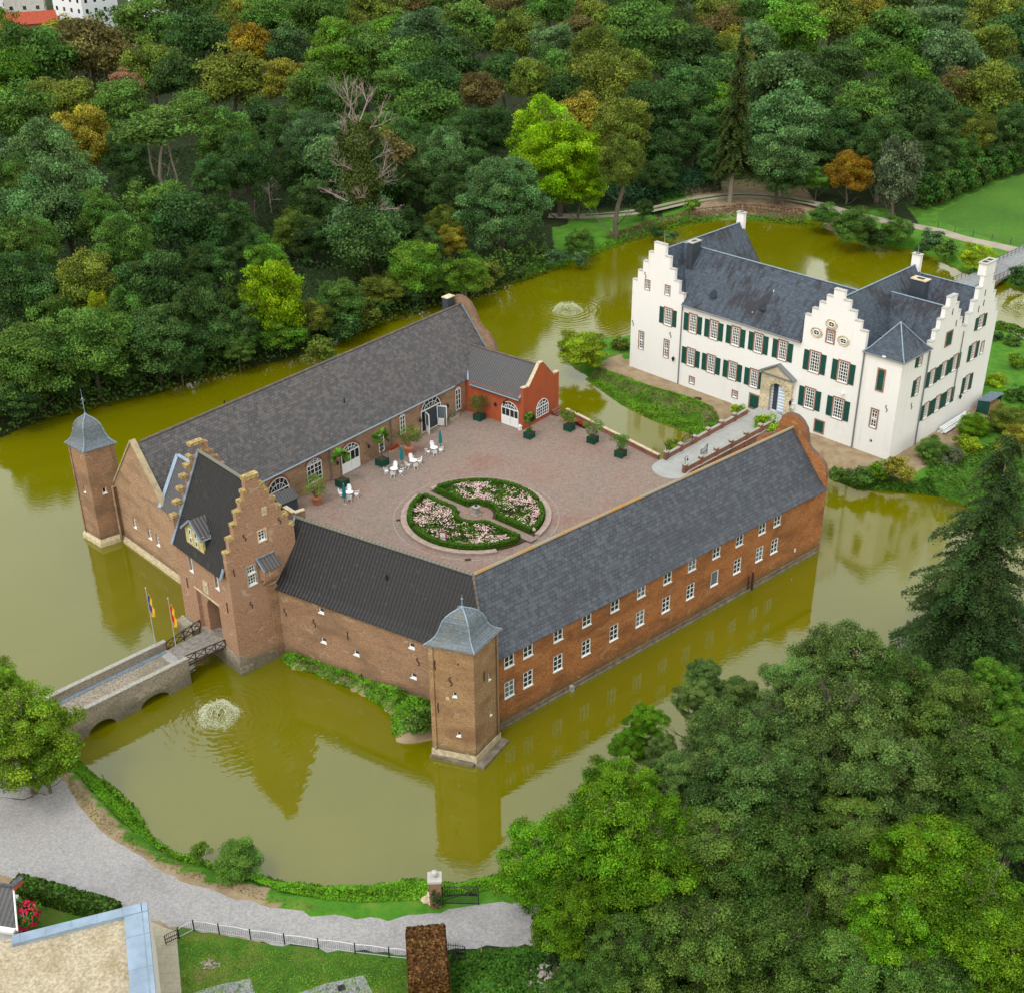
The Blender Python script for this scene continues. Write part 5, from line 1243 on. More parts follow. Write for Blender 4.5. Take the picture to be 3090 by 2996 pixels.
for P,l in ((at(a_,ZC+1.3),'ornamental iron lantern bracket on the left entrance pillar of the castle bridge'),(at(b_,ZC+1.3),'curly iron bracket on the right entrance pillar of the castle bridge')):
    q=MB();q.tube([P,P+V((0,0,.9)),P+V((.1,0,1.15)),P+V((.3,0,1.1)),P+V((.3,0,.8))],.035,5);q.tube([P+V((.0,0,.5)),P+V((-.2,0,.8)),P+V((0,0,1.0))],.03,5);q.lathe(P+V((.3,0,.45)),[(.07,0),(.13,.25),(.03,.36)],6);tag(q.build('lantern_bracket','iron',None,loc=P),l,'lantern')
# parapet of the courtyard towards the castle moat
cw=[up(1712,1248,ZC),up(1985,1385,ZC)]
q=MB();cap_=MB();e=(cw[1]-cw[0]).normalized();q.box((cw[0]+cw[1])/2-V((0,0,3)),(cw[1]-cw[0]).length+.3,.4,3.65,math.atan2(e.y,e.x));wl_=thing('moat_wall','low red brick wall with pale coping between the courtyard and the castle moat','wall',(cw[0]+cw[1])/2);q.build('wall','brick_red',wl_);cap_.box((cw[0]+cw[1])/2+V((0,0,.652)),(cw[1]-cw[0]).length+.4,.5,.1,math.atan2(e.y,e.x));cap_.build('coping','stone_cream',wl_)
# --- stone bridge with timber span
t=thing('entrance_bridge','old two-arched stone bridge with a timber span before the gatehouse','bridge',(-40,100,0))
bl=[upP(312,1262,ZC),upP(362,1300,ZC)]     # end of the masonry: left, right (deck level)
# near edge (right side) parapet outer line; far edge
RA=up(579,2062,0);RB=upP(140,1424,0)
LA=V((*(bl[0].xy),0));dr=(RB-RA).normalized();nr=V((dr.y,-dr.x,0))
if nr.dot(V((-37.,107.,0))-RA)<0:nr=-nr
wB=((V((*up(490,1955,2.3).xy,0))-RA).dot(nr));wB=max(wB,4.2);print('bridge width',wB)
LB=(RB-RA).length+1.5
fb=Fr(RA,math.atan2(dr.y,dr.x));
if fb.n.dot(nr)>0: fb.n=-fb.n
# fb.n now points outwards (to the viewer), depth -d is across the bridge
s_of=lambda x,y:(V((*upP(x,y,0).xy,0))-RA).dot(dr)
ar1=(s_of(325,1330),s_of(278,1363));ar2=(s_of(232,1390),s_of(186,1420))
ar1=(min(ar1),max(ar1));ar2=(min(ar2),max(ar2));print('arches',ar1,ar2,LB)
W=MB();zt=ZC+.95
def archwall(d0,d1):
    segs=[(0,ar1[0]),(ar1[1],ar2[0]),(ar2[1],LB)]
    for a,b in segs: extr_profile(fb,[(a,-1),(b,-1),(b,.05),(a,.05)],d1,d0,W)
    top=[]
    pts=[(0,.05)]
    for (a,b),hh in ((ar1,.85),(ar2,.95)):
        pts+=[(a+(b-a)*(1-math.cos(math.pi*i/10))/2,.05+hh*math.sin(math.pi*i/10)) for i in range(11)]
    pts+=[(LB,.05)]
    for (a,za),(b,zb_) in zip(pts,pts[1:]):
        if b-a<1e-3: continue
        extr_profile(fb,[(a,za),(b,zb_),(b,zt-.4*b/LB*0),(a,zt)],d1,d0,W)
archwall(0,-.45);archwall(-wB+.45,-wB)
W.build('parapet_wall','stone_bridge',t)
q=MB()
for d in (-.225,-wB+.225):
    q.bar(fb(-.05,d,zt+.05),fb(LB+.1,d,zt+.05),.52,.12)
q.build('coping','stone_grey',t)
q=MB()
pts=[(0,.3)]
for (a,b),hh in ((ar1,.85),(ar2,.95)): pts+=[(a+(b-a)*(1-math.cos(math.pi*i/8))/2,.02+hh*math.sin(math.pi*i/8)) for i in range(9)]
pts+=[(LB,.3)]
for (a,za),(b,zb_) in zip(pts,pts[1:]):
    if b-a<1e-3: continue
    q.extr([fb(a,-.45,max(za,.05)),fb(b,-.45,max(zb_,.05)),fb(b,-.45,ZC),fb(a,-.45,ZC)],fb.n*-(wB-.9))
q.build('arch_body','stone_bridge',t)
q=MB();q.extr([fb(-.0,-.46,ZC),fb(LB+2.5,-.46,ZC-.5),fb(LB+2.5,-wB+.46,ZC-.5),fb(0,-wB+.46,ZC)],(0,0,.03));q.build('deck','bridge_paving',t)
q=MB();q.extr([fb(.3,-wB+.46,ZC),fb(LB,-wB+.46,ZC),fb(LB,-wB+.95,ZC),fb(.3,-wB+.95,ZC)],(0,0,.06));q.build('gutter_strip','lead',t)
# abutment wing walls
q=MB();e_=V((*upP(112,1462,0).xy,0));q.bar(at(fb(LB-.3,-.2,0),.7),at(e_,.7),.45,2.2);q.bar(at(e_,.6),at(V((*upP(150,1445,0).xy,0)),.6),.5,2.0);q.build('wing_wall','stone_bridge',t);q=MB();q.bar(at(fb(LB-.3,-.2,0),1.84),at(e_,1.84),.52,.1);q.build('wing_coping','stone_grey',t)
# timber span
T0=fb(0,-.45,0);T1=fb(0,-wB+.45,0)
G0=fF(rs1-.05,-1.5,0);G1_=fF(rs0+.7,-1.5,0)
q=MB();n_=30
for i in range(n_):
    a=T0.lerp(G0,(i+.04)/n_);b=T1.lerp(G1_,(i+.04)/n_);c=T1.lerp(G1_,(i+.92)/n_);d=T0.lerp(G0,(i+.92)/n_);dz=rng.uniform(-.012,.012);q.hexa([at(p,ZC-.06) for p in (b,a,d,c)],[at(p,ZC+.04+dz) for p in (b,a,d,c)])
plain('planks',(.24,.215,.19),.85,0,.35,2.2);q.build('plank_deck','planks',t)
q=MB()
for k in (.05,.35,.65,.95): q.bar(at(T0.lerp(T1,k),ZC-.22),at(G0.lerp(G1_,k),ZC-.22),.25,.3)
q.build('beam','wood_dark',t)
def rail(Pa,Pb,n):
    q=MB();q.bar(at(Pa,ZC+1.05),at(Pb,ZC+1.05),.12,.09);q.bar(at(Pa,ZC+.12),at(Pb,ZC+.12),.09,.08)
    for i in range(n+1):
        p=Pa.lerp(Pb,i/n);q.bar(at(p,ZC-.25),at(p,ZC+1.05),.11)
        if i<n: r=Pa.lerp(Pb,(i+1)/n);q.bar(at(p,ZC+.15),at(r,ZC+1.0),.07);q.bar(at(p,ZC+1.0),at(r,ZC+.15),.07)
    q.build('railing','wood_dark',t)
Ge=fF(rs1+.35,.05,0);Gf=fF(rs0-.1,.05,0)
rail(T0-fb.n*.1,Ge,4);rail(T1+fb.n*.1,Gf,4)
# flags
def flag(P,hz,c1,c2,lab):
    f_=thing('flagpole',lab,'flagpole',P);BASE[f_.name]=V(P)
    q=MB();q.tube([P,P+V((0,0,hz))],.06,8,r2=.04);q.lathe(P,[(.12,0),(.12,.1),(.05,.12)],8);q.build('pole','pole',f_);q=MB();q.lathe(P+V((0,0,hz-.02)),[(.05,0),(.09,.06),(.0,.14)],8);q.build('finial','pole',f_)
    n=14
    def strip(u0,u1,name,mat):
        m_=MB()
        for i in range(n):
            for k in (0,):
                def pt(i,u):
                    z=hz-.45-i/n*(2.9);fold=.09*math.sin(i*1.1+u*9);wd=.16+.24*min(1,i/5)*(1+.2*math.sin(i*.9));return P+V((.05+u*wd+.05*math.sin(i*.7),fold,z-.25*u))
                m_.face([pt(i,u0),pt(i,u1),pt(i+1,u1),pt(i+1,u0)])
        m_.build(name,mat,f_)
    k=3
    cols=[c1,c2,c1] if c2 is None else [c1,c2,c1 if len(lab)%2 else c2]
    strip(0,.5,'flag',c1);strip(.5,1.05,'flag_stripe',c2)
    m_=MB();m_.face([P+V((.04,.03,hz-2.6)),P+V((.5,.05,hz-2.8)),P+V((.52,.05,hz-3.5)),P+V((.12,.03,hz-3.6))]);m_.build('flag_tip',c2,f_)
flag(up(474,1969,ZC),8.1,'flag_blue','flag_yellow','flagpole with a limp blue and yellow flag on the left of the entrance bridge')
flag(up(539,1996,ZC),7.9,'flag_red','flag_yellow','flagpole with a limp red and yellow flag in front of the timber span')
# --- rear bridge on the far right
t=thing('rear_bridge','grey road bridge with thin railings and low stone arches behind the castle','bridge',upP(1900,515,1.4))
q0=[upP(1800,560,1.5),upP(1838,577,1.5),upP(1990,498,1.5),upP(1925,490,1.5)]
c0_,c1_=upP(1830,555,1.7),upP(1948,500,1.7);dd_=(c1_-c0_).normalized();nn_=V((dd_.y,-dd_.x,0));L_=(c1_-c0_).length
f2=Fr(c0_-dd_*8,math.atan2(dd_.y,dd_.x));L2=L_+20
q=MB();q.extr([f2(0,2.6,1.2),f2(L2,2.6,1.2),f2(L2,-2.6,1.2),f2(0,-2.6,1.2)],(0,0,.42));q.build('deck','paver_grey',t)
W=MB();N=5;w_=L2/N
for k in range(N):
    a=k*w_;arc=[(a+.5,.0)]+[(a+.5+(w_-1)*(1-math.cos(math.pi*i/8))/2,1.15*math.sin(math.pi*i/8)) for i in range(9)]+[(a+w_-.5,0)]
    extr_profile(f2,[(a,-1),(a+.5,-1),(a+.5,1.5),(a,1.5)],-2.7,2.7,W);extr_profile(f2,[(a+w_-.5,-1),(a+w_,-1),(a+w_,1.5),(a+w_-.5,1.5)],-2.7,2.7,W)
    for p,r in zip(arc,arc[1:]):
        if r[0]-p[0]>1e-3: extr_profile(f2,[(p[0],p[1]),(r[0],r[1]),(r[0],1.55),(p[0],1.55)],-2.7,2.7,W)
W.build('arches','stone_bridge',t)
for d in (2.55,-2.55):
    q=MB();q.tube([f2(0,d,2.6),f2(L2,d,2.6)],.05,5);q.tube([f2(0,d,2.15),f2(L2,d,2.15)],.03,5)
    for i in range(int(L2/1.6)): q.tube([f2(i*1.6,d,1.6),f2(i*1.6,d,2.6)],.04,5)
    q.build('railing','iron',t)
sheet('path',[at(upP(x,y,ZB),0) for x,y in ((1900,500),(1960,470),(2100,520),(2000,540),(1950,520))],ZB+.16,'paver_grey')
# ================================================================ COURTYARD
def cpx(x,y,z=ZC): return up(1150+x*.30612,1350+y*.30612,z)       # survey sheet of the rose bed
cc=[cpx(203,660),cpx(1672,680),cpx(900,310,ZC),cpx(880,1058)]
ctr=(cpx(203,690)+cpx(1672,690))/2;ctr=(ctr+ (V((ctr.x,(cc[2].y+cc[3].y)/2,ZC))))/2
RX=(cpx(1672,690)-cpx(203,690)).length/2;ctr.z=ZC;print('bed',ctr,RX,(cc[2]-cc[3]).length/2)
RB_=(RX+(cc[2]-cc[3]).length/2)/2
ang_b=math.atan2((cpx(1450,850)-cpx(480,430)).y,(cpx(1450,850)-cpx(480,430)).x)
t=thing('rose_bed','round bed of pale pink roses split by a walk, framed with box hedges','flower bed',ctr);BASE[t.name]=V(ctr)
def pol(r,a,z=0): return ctr+V((r*math.cos(a),r*math.sin(a),z))
q=MB()
def ringseg(mb,r0,r1,a0,a1,z0,z1,n=None):
    n=n or max(2,int(abs(a1-a0)*r1/.5))
    for i in range(n):
        b0=a0+(a1-a0)*i/n;b1=a0+(a1-a0)*(i+1)/n
        mb.hexa([pol(r0,b0,z0),pol(r1,b0,z0),pol(r1,b1,z0),pol(r0,b1,z0)],[pol(r0,b0,z1),pol(r1,b0,z1),pol(r1,b1,z1),pol(r0,b1,z1)])
gap=.13
for k in (0,1): ringseg(q,RB_-.75,RB_,ang_b+gap+math.pi*k,ang_b+math.pi*(k+1)-gap,-.05,.32)
plain('kerb_pink',(.36,.27,.225),.85,0,.25,2);q.build('stone_kerb','kerb_pink',t)
q=MB();ringseg(q,0.01,RB_-.7,0,math.tau,-.03,.16,48);q.build('soil','soil',t)
# walk
q=MB();e=V((math.cos(ang_b),math.sin(ang_b),0));n=V((-e.y,e.x,0));w=.62
q.extr([ctr-e*(RB_+.1)-n*w+V((0,0,.17)),ctr+e*(RB_+.1)-n*w+V((0,0,.17)),ctr+e*(RB_+.1)+n*w+V((0,0,.17)),ctr-e*(RB_+.1)+n*w+V((0,0,.17))],(0,0,.04))
q.prism([(ctr.x+2.15*math.cos(a*math.pi/10),ctr.y+2.15*math.sin(a*math.pi/10)) for a in range(20)],ZC+.17,ZC+.215);q.build('walk','cobble' if False else 'court_paving',t)
ringm=MB();
for a0 in (0,): ringseg(ringm,RB_+.9,RB_+.98,0,math.tau,-.02,.006,64)
struct(ringm.build('drain_ring','kerb_pink'))
# box hedges: leafy strips on a dense core
LEAFQ=[]
def leafstrip(mb,P,tan,wid,hgt,den,size,rr=rng):
    pass
hedge_dark=(.022,.085,.006)
def hedge(parent,pts,w,h,name,col,z,dens_=90,size=.13,mat='leaf',mesh_only=False,taper=0,loose=.05,tone=(0,.8)):
    "clipped hedge along a polyline: rounded core plus leaf scales on top and sides"
    q=MB();tones=[]
    def add(ps,t_): q.face(ps);tones.extend([t_]*len(ps))
    for a,b in zip(pts,pts[1:]):
        d=(b-a);L=d.length;d.normalize();n=V((-d.y,d.x,0))
        c0=[a-n*w/2,a+n*w/2,b+n*w/2,b-n*w/2]
        core=[at(p,z) for p in c0];core=[core[0],core[3],core[2],core[1]];tp=[p+V((0,0,h*.93)) for p in core]
        i0=len(q.v);q.hexa(core,tp);tones.extend([(.25,.3)]*8)
        for _ in range(int(L*(w+2*h)*dens_)):
            s=rr_.random()*L;u=rr_.random()*(w+2*h)
            if u<h: p=a+d*s-n*(w/2);p=at(p,z+u);nn=-n
            elif u<h+w: p=a+d*s+n*(u-h-w/2);p=at(p,z+h);nn=V((0,0,1))
            else: p=a+d*s+n*(w/2);p=at(p,z+u-h-w);nn=n
            nn=(nn+V((rr_.uniform(-.7,.7),rr_.uniform(-.7,.7),rr_.uniform(-.3,.7)))).normalized();p=p+nn*rr_.uniform(-.02,loose)
            x=nn.orthogonal().normalized()*size*rr_.uniform(.5,1);y=nn.cross(x).normalized()*size*rr_.uniform(.5,1)
            tt=(rr_.uniform(*tone),rr_.random());add([p-x-y,p+x-y,p+x+y,p-x+y],tt)
    for P_,d in ((pts[0],(pts[0]-pts[1]).normalized()),(pts[-1],(pts[-1]-pts[-2]).normalized())):
        n=V((-d.y,d.x,0))
        for _ in range(int(w*h*dens_)):
            p=at(P_+n*rr_.uniform(-w/2,w/2),z+rr_.random()*h);nn=(d+V((rr_.uniform(-.7,.7),rr_.uniform(-.7,.7),rr_.uniform(-.3,.7)))).normalized();p=p+nn*rr_.uniform(0,loose)
            x=nn.orthogonal().normalized()*size*rr_.uniform(.5,1);y=nn.cross(x).normalized()*size*rr_.uniform(.5,1);add([p-x-y,p+x-y,p+x+y,p-x+y],(rr_.uniform(*tone),rr_.random()))
    q.tone=tones;o=q.build(name,mat,parent,loc=pts[0] if parent is None else None);o.color=(*col,1);return o
rr_=random.Random(11)
Hp_=ZC+.16
RI=RB_-1.15
def arcp(a0,a1,r=RI,st=.5):
    n=max(2,int(abs(a1-a0)*r/st));return [pol(r,a0+(a1-a0)*i/n) for i in range(n+1)]
hc=(.045,.135,.01)
g2=.19;cut=1.15
for k in (0,1):
    b0=ang_b+math.pi*k
    # outer arc with one gap, straight runs along the walk bulging round the middle
    gp_=b0+math.pi*.33 if k==0 else b0+math.pi*.36
    hedge(t,arcp(b0+g2,gp_-.05),.55,.7,'box_hedge',hc,Hp_,110,.075,loose=.02,tone=(.25,.7));hedge(t,arcp(gp_+.06,b0+math.pi-g2),.55,.7,'box_hedge',hc,Hp_,110,.075,loose=.02,tone=(.25,.7))
    sd=1 if k==0 else -1
    r0=RI*math.cos(.12)
    line=[ctr+e*(r0*sd_*1.0)+n*sd*1.05 for sd_ in (1,)]
    pts=[ctr+e*(RI*.97)+n*sd*1.1,ctr+e*2.7+n*sd*1.1]
    for j in range(7):
        a=math.radians(28+(180-56)*j/6);pts.append(ctr+e*(2.75*math.cos(a))+n*sd*(2.75*math.sin(a)) )
    pts+=[ctr-e*2.7+n*sd*1.1,ctr-e*(RI*.97)+n*sd*1.1]
    hedge(t,pts,.5,.7,'box_hedge',hc,Hp_,110,.075,loose=.02,tone=(.25,.7))
def inbed(p):
    d=p-ctr;r=math.hypot(d.x,d.y);u=d.dot(e);v=abs(d.dot(n))
    return r<RI-.4 and v>1.5 and (v*v+u*u>3.1**2)
q=MB();tn=[];fl=MB();ft=[]
for _ in range(15000):
    a=rr_.random()*math.tau;r=math.sqrt(rr_.random())*RI;p=pol(r,a)
    if not inbed(p): continue
    hh=.34+.25*noise.noise(p*.7)+rr_.uniform(-.2,.12);p=at(p,Hp_+max(.03,hh*rr_.uniform(.3,1)))
    nn=V((rr_.uniform(-.9,.9),rr_.uniform(-.9,.9),1)).normalized();x=nn.orthogonal().normalized()*rr_.uniform(.06,.15);y=nn.cross(x)*rr_.uniform(.6,1)
    q.face([p-x-y,p+x-y,p+x+y,p-x+y]);tn+=[(rr_.uniform(.1,1)*(.6+.5*noise.noise(p*.4)),rr_.random())]*4
q.tone=tn;o=q.build('rose_foliage','leaf',t);o.color=(.075,.15,.02,1)
bright=V((*cpx(800,880).xy,0))
cl=0
while cl<520:
    a=rr_.random()*math.tau;r=math.sqrt(rr_.random())*RI;p=pol(r,a)
    if not inbed(p): continue
    dens_n=noise.noise(p*.33+V((7,3,0)))
    if rr_.random()>.5+dens_n*1.1: continue
    if (V((p.x,p.y,0))-bright).length<2.2 and rr_.random()<.85: continue
    cl+=1
    tcl=rr_.random()
    for _ in range(rr_.randint(3,9)):
        pp=at(p,Hp_+.45+.22*noise.noise(p*.7)+rr_.uniform(-.08,.12))+V((rr_.gauss(0,.2),rr_.gauss(0,.2),0));s=rr_.uniform(.045,.085)
        for dxy in ((1,0),(0,1)):
            pass
        top=pp+V((0,0,s*.8));bp_=[pp+V((s*math.cos(k*math.pi/2.5),s*math.sin(k*math.pi/2.5),0)) for k in range(5)]
        for k in range(5): fl.face([bp_[k],bp_[(k+1)%5],top]);ft+=[(min(1,max(0,tcl*.6+rr_.random()*.5)),0)]*3
fl.tone=ft;fo_=fl.build('roses','rose',t);fo_['kind']='stuff'
# pedestal with small sculpture
P=at(ctr,ZC+.21);t=thing('pedestal','small grey stone pedestal with an iron sculpture in the centre of the rose bed','pedestal',P);BASE[t.name]=V(P)
q=MB();q.box(P,.95,.95,.14,ang_b);q.box(P+V((0,0,.14)),.66,.66,.95,ang_b);q.box(P+V((0,0,1.09)),.9,.9,.12,ang_b);q.build('plinth','stone_grey',t)
q=MB()
for k in range(5): a=k*1.26;q.tube([P+V((0,0,1.2)),P+V((.2*math.cos(a),.2*math.sin(a),1.45)),P+V((.32*math.cos(a),.32*math.sin(a),1.8))],.03,4)
q.lathe(P+V((0,0,1.2)),[(.15,0),(.08,.2),(.03,.5)],6);q.build('sculpture','iron',t)
P=cpx(612,935,ZC+.2);t=thing('sign_board','small white notice board with a crimson frame standing in the rose bed','sign',P);BASE[t.name]=V(P)
q=MB();a=R_(-12)
q.box(P+V((0,0,.0)),.9,.1,1.5,a);q.build('frame','pink_frame',t);q=MB();q.box(P+V((0,0,.75))+V((-.03,-.06,0)),.66,.03,.6,a);q.box(P+V((0,0,.1))+V((-.03,-.06,0)),.66,.03,.5,a);q.build('notice','white_metal',t)
for k,(x,y,zz) in enumerate(((1508,825,.2),)):
    q=MB();P=cpx(x,y,ZC+.2);q.lathe(P,[(.1,0),(.28,.15),(.3,.32),(.2,.5),(.03,.6)],10);tag(q.build('stone_ball','stone_cream',None,loc=P,smooth=True),'pale stone ball at the right end of the rose bed walk','ornament')
for k,(x,y) in enumerate(((178,715),(855,1105))):
    q=MB();P=cpx(x,y);q.box(P,.75,.5,.015,.2);tag(q.build('drain_cover','iron_rust',None,loc=P),['dark drain cover in the paving left of the rose bed','dark drain cover in the paving just below the rose bed'][k],'drain cover')
# --- furniture
def chair0():
    t=thing('folding_chair','','chair',(0,0,0));BASE[t.name]=V((0,0,0))
    q=MB();lb(q,-.25,.25,-.24,.24,.44,.48)
    q.build('seat','white_paint',t);q=MB()
    q.extr([(-.24,-.26,.5),(.24,-.26,.5),(.24,-.36,.98),(.12,-.38,1.06),(-.12,-.38,1.06),(-.24,-.36,.98)],(0,.03,0));q.build('backrest','white_paint',t)
    for x in (-.23,.23):
        q=MB();q.bar((x,-.26,.5),(x,.26,0),.045);q.build('leg','white_paint',t);q=MB();q.bar((x,.22,.46),(x,-.28,0),.045);q.build('leg','white_paint',t)
    for x in (-.27,.27):
        q=MB();q.bar((x,-.28,.7),(x,.24,.68),.05);q.build('armrest','white_paint',t)
    return t
ch0=chair0()
def table0():
    t=thing('garden_table','','table',(0,0,0));BASE[t.name]=V((0,0,0))
    q=MB();q.lathe((0,0,.70),[(.48,0),(.53,.01),(.53,.04),(.48,.05)],20);q.build('tabletop','white_paint',t)
    for k in range(4):
        a=k*math.pi/2+.4;q=MB();q.bar((-.3*math.cos(a),-.3*math.sin(a),.7) if k<2 else (.3*math.cos(a),.3*math.sin(a),.7),(.4*math.cos(a),.4*math.sin(a),0),.045);q.build('leg','white_paint',t)
    return t
tb0=table0();used={'c':0,'t':0}
gzp=lambda x,y,z=ZC:up(1000+x*.42105,900+y*.42105,z)
sets=[((735,1070),[(718,1045),(690,1098),(745,1118),(785,1085)],'the table nearest the open carriage door'),
      ((587,1162),[(567,1138),(547,1194),(607,1205),(630,1165)],'the table below the big terracotta pot'),
      ((448,1220),[(459,1195),(393,1236),(435,1268),(500,1240)],'the table between two teal parasols'),
      ((128,1388),[(127,1358),(70,1395),(128,1437),(180,1400)],'the leftmost table behind the closed parasol')]
posn=['back','left','front','right']
for (tx,ty),chs,lab in sets:
    T=gzp(tx,ty,ZC+.72);T.z=ZC
    o=tb0 if used['t']==0 else copy_tree(tb0);used['t']+=1
    move(o,T,.3,'round white garden table, '+lab,'white garden tables in the courtyard')
    for (x,y),pn in zip(chs,posn):
        c=gzp(x,y,ZC+.5);c.z=ZC;d=T-c
        if d.length>1.15: c=T-d.normalized()*1.15
        if d.length<.75: c=T-d.normalized()*.75
        rz=math.atan2(d.y,d.x)-math.pi/2
        o=ch0 if used['c']==0 else copy_tree(ch0);used['c']+=1
        move(o,c,rz,f'white folding chair on the {pn} side of {lab}','white folding chairs in the courtyard')
def parasol(P,h,label):
    t=thing('closed_parasol',label,'parasol',P,0,'closed teal parasols');BASE[t.name]=V(P)
    q=MB();q.tube([P,P+V((0,0,h))],.035,6);q.build('pole','wood_dark',t);q=MB()
    pr=[(.05,h-.02),(.14,h-.25),(.22,h-.9),(.27,h-1.6),(.3,h-1.95)][::-1];k=16;i0=0
    for r,z in pr:
        for j in range(k):
            a=j*math.tau/k;rr=r*(1 if j%2 else .72);q.v.append(P+V((rr*math.cos(a),rr*math.sin(a),z)))
    for l in range(len(pr)-1):
        for j in range(k): q.f.append((l*k+j,l*k+(j+1)%k,(l+1)*k+(j+1)%k,(l+1)*k+j))
    q.f.append(tuple(range(k-1,-1,-1)));q.f.append(tuple((len(pr)-1)*k+j for j in range(k)));q.build('canopy','teal_cloth',t)
    q=MB();q.lathe(P,[(.25,0),(.25,.06),(.06,.1)],10);q.build('base','stone_grey',t);q=MB();q.lathe(P+V((0,0,h)),[(.06,0),(.06,.06),(.01,.12)],6);q.build('finial','concrete',t)
parasol(gzp(783,1080),2.9,'closed teal parasol nearest the open carriage door');parasol(gzp(508,1200),2.9,'closed teal parasol between the two middle tables');parasol(gzp(97,1475),2.9,'closed teal parasol at the leftmost table')
# leaning round table top
P=gzp(822,915);t=thing('round_tabletop','round grey table top with wooden edge leaning beside the open carriage door','table top',P);BASE[t.name]=V(P)
q=MB();N=28;d1=(fN.e*.55-fN.n*-.84).normalized();d1=V((fN.e*.5+fN.n*.86)).normalized();side=V((-d1.y,d1.x,0));pts=[P+V((0,0,1.03))+side*1.0*math.cos(math.tau*i/N)+V((0,0,1.0*math.sin(math.tau*i/N))) for i in range(N)]
q.extr([p-d1*.06 for p in pts],d1*.05);q.build('edge','firewood',t);q=MB();q.extr([P+V((0,0,1.03))+(p-P-V((0,0,1.03)))*.96 for p in pts],d1*.03);q.build('top','disc_grey',t)
# --- plants in tubs: leaf balls, palms
def leafball(R,n,size,seed,sx=1,sy=1,sz=.85,hollow=.45,flat=0):
    r=random.Random(seed);q=MB();tn=[]
    cs=[]
    for _ in range(26):
        v=V((r.gauss(0,1),r.gauss(0,1),r.gauss(0,1))).normalized();cs.append((v*r.uniform(.45,.85),r.uniform(.25,.42),r.random()))
    for _ in range(n):
        c,cr,ct=r.choice(cs);v=V((r.gauss(0,1),r.gauss(0,1),r.gauss(0,1))).normalized();p=c+v*cr*r.uniform(.6,1)
        p=V((p.x*sx*R,p.y*sy*R,p.z*sz*R));nn=(v+V((r.uniform(-.8,.8),r.uniform(-.8,.8),r.uniform(-.4,.9)))).normalized()
        x=nn.orthogonal().normalized();x=(x*math.cos(r.random()*6)+nn.cross(x)*math.sin(r.random()*6)).normalized()*size*r.uniform(.6,1.1);y=nn.cross(x)*.5
        q.face([p-x,p-y,p+x,p+y]);tn+=[(min(1,max(0,ct*.6+r.random()*.5)),r.random())]*4
    q.tone=tn;return q
def palmcrown(seed,R=1.):
    r=random.Random(seed);q=MB();tn=[]
    for i in range(26):
        a=r.random()*math.tau;el=r.uniform(-.5,1.2);L=R*r.uniform(.75,1.05);d=V((math.cos(a)*math.cos(el),math.sin(a)*math.cos(el),math.sin(el)));hub=d*L*.45;s_=V((-math.sin(a),math.cos(a),0));u=d.cross(s_)
        tt=(r.uniform(.1,1),r.random())
        for k in range(-5,6):
            b=k*.24;dd=(d*math.cos(b)+s_*math.sin(b)).normalized();tip=hub+dd*L*.62+V((0,0,-.12*L*abs(k)/3-.06));w_=dd.cross(V((0,0,1))).normalized()*.04*R
            q.face([hub-w_*.4,hub+w_*.4,hub+dd*L*.35+w_,tip,hub+dd*L*.35-w_]);tn+=[tt]*5
        q.face([V((0,0,0)),hub+s_*.012,hub-s_*.012]);tn+=[tt]*3
    q.tone=tn;return q
def tub(P,s,h,ang,label,cat='tub plant',kind='bush',R=1.3,col=(.06,.13,.02),potmat='green_box',trunk=0,seed=1,hb=None):
    t=thing('potted_plant' if kind!='palm' else 'potted_palm',label,cat,P,0);BASE[t.name]=V(P)
    q=MB()
    if potmat=='green_box':
        q.box(P+V((0,0,.06)),s,s,h,ang)
        for dx in (-1,1):
            for dy in (-1,1):
                o_=V((math.cos(ang)*dx-math.sin(ang)*dy,math.sin(ang)*dx+math.cos(ang)*dy,0))*(s/2);q.box(P+o_,.1,.1,h+.12,ang)
        q.build('planter_box','green_box',t);q=MB();q.box(P+V((0,0,h+.03)),s-.12,s-.12,.05,ang);q.build('soil','soil',t)
    else:
        q.lathe(P,[(s*.33,0),(s*.36,.05),(s*.46,h*.8),(s*.52,h*.82),(s*.52,h),(s*.44,h)],16);q.build('pot',potmat,t,smooth=False);q=MB();q.lathe(P+V((0,0,h-.05)),[(s*.44,0),(s*.44,.03)],12);q.build('soil','soil',t)
    if kind=='bush':
        c=P+V((0,0,h+(hb or R*.9)));b=leafball(R,int(1500*R),.085,seed);b.v=[v+c for v in b.v];o=b.build('foliage','leaf',t);o.color=(*col,1)
        q=MB()
        for k in range(5): q.tube([P+V((.05*math.cos(k*1.3),.05*math.sin(k*1.3),h-.05)),c+V((math.cos(k*1.3),math.sin(k*1.3),0))*R*.5],.035,5,r2=.015)
        q.build('stems','bark',t)
    else:
        top=P+V((0,0,h+trunk));b=palmcrown(seed,R);b.v=[v+top for v in b.v];o=b.build('fronds','leaf',t);o.color=(*col,1)
        q=MB();q.tube([P+V((0,0,h)),P+V((.03,0,h+trunk*.5)),top],[.14,.12,.1],7);q.build('trunk','bark',t)
        if kind=='palm2':
            b=leafball(.5,500,.09,seed);b.v=[v+P+V((0,0,h+.35)) for v in b.v];o=b.build('underplanting','leaf',t);o.color=(*col,1)
ba=R_(51.6)
tub(gzp(365,1195),1.25,.95,ba,'fan palm with bare trunk in a green tub before a tall barn window','palm','palm',1.35,(.07,.15,.02),trunk=3.3,seed=3)
tub(gzp(80,1345),1.25,.95,ba,'fan palm with bare trunk in a green tub before the closed double door','palm','palm',1.4,(.07,.18,.02),trunk=3.3,seed=4)
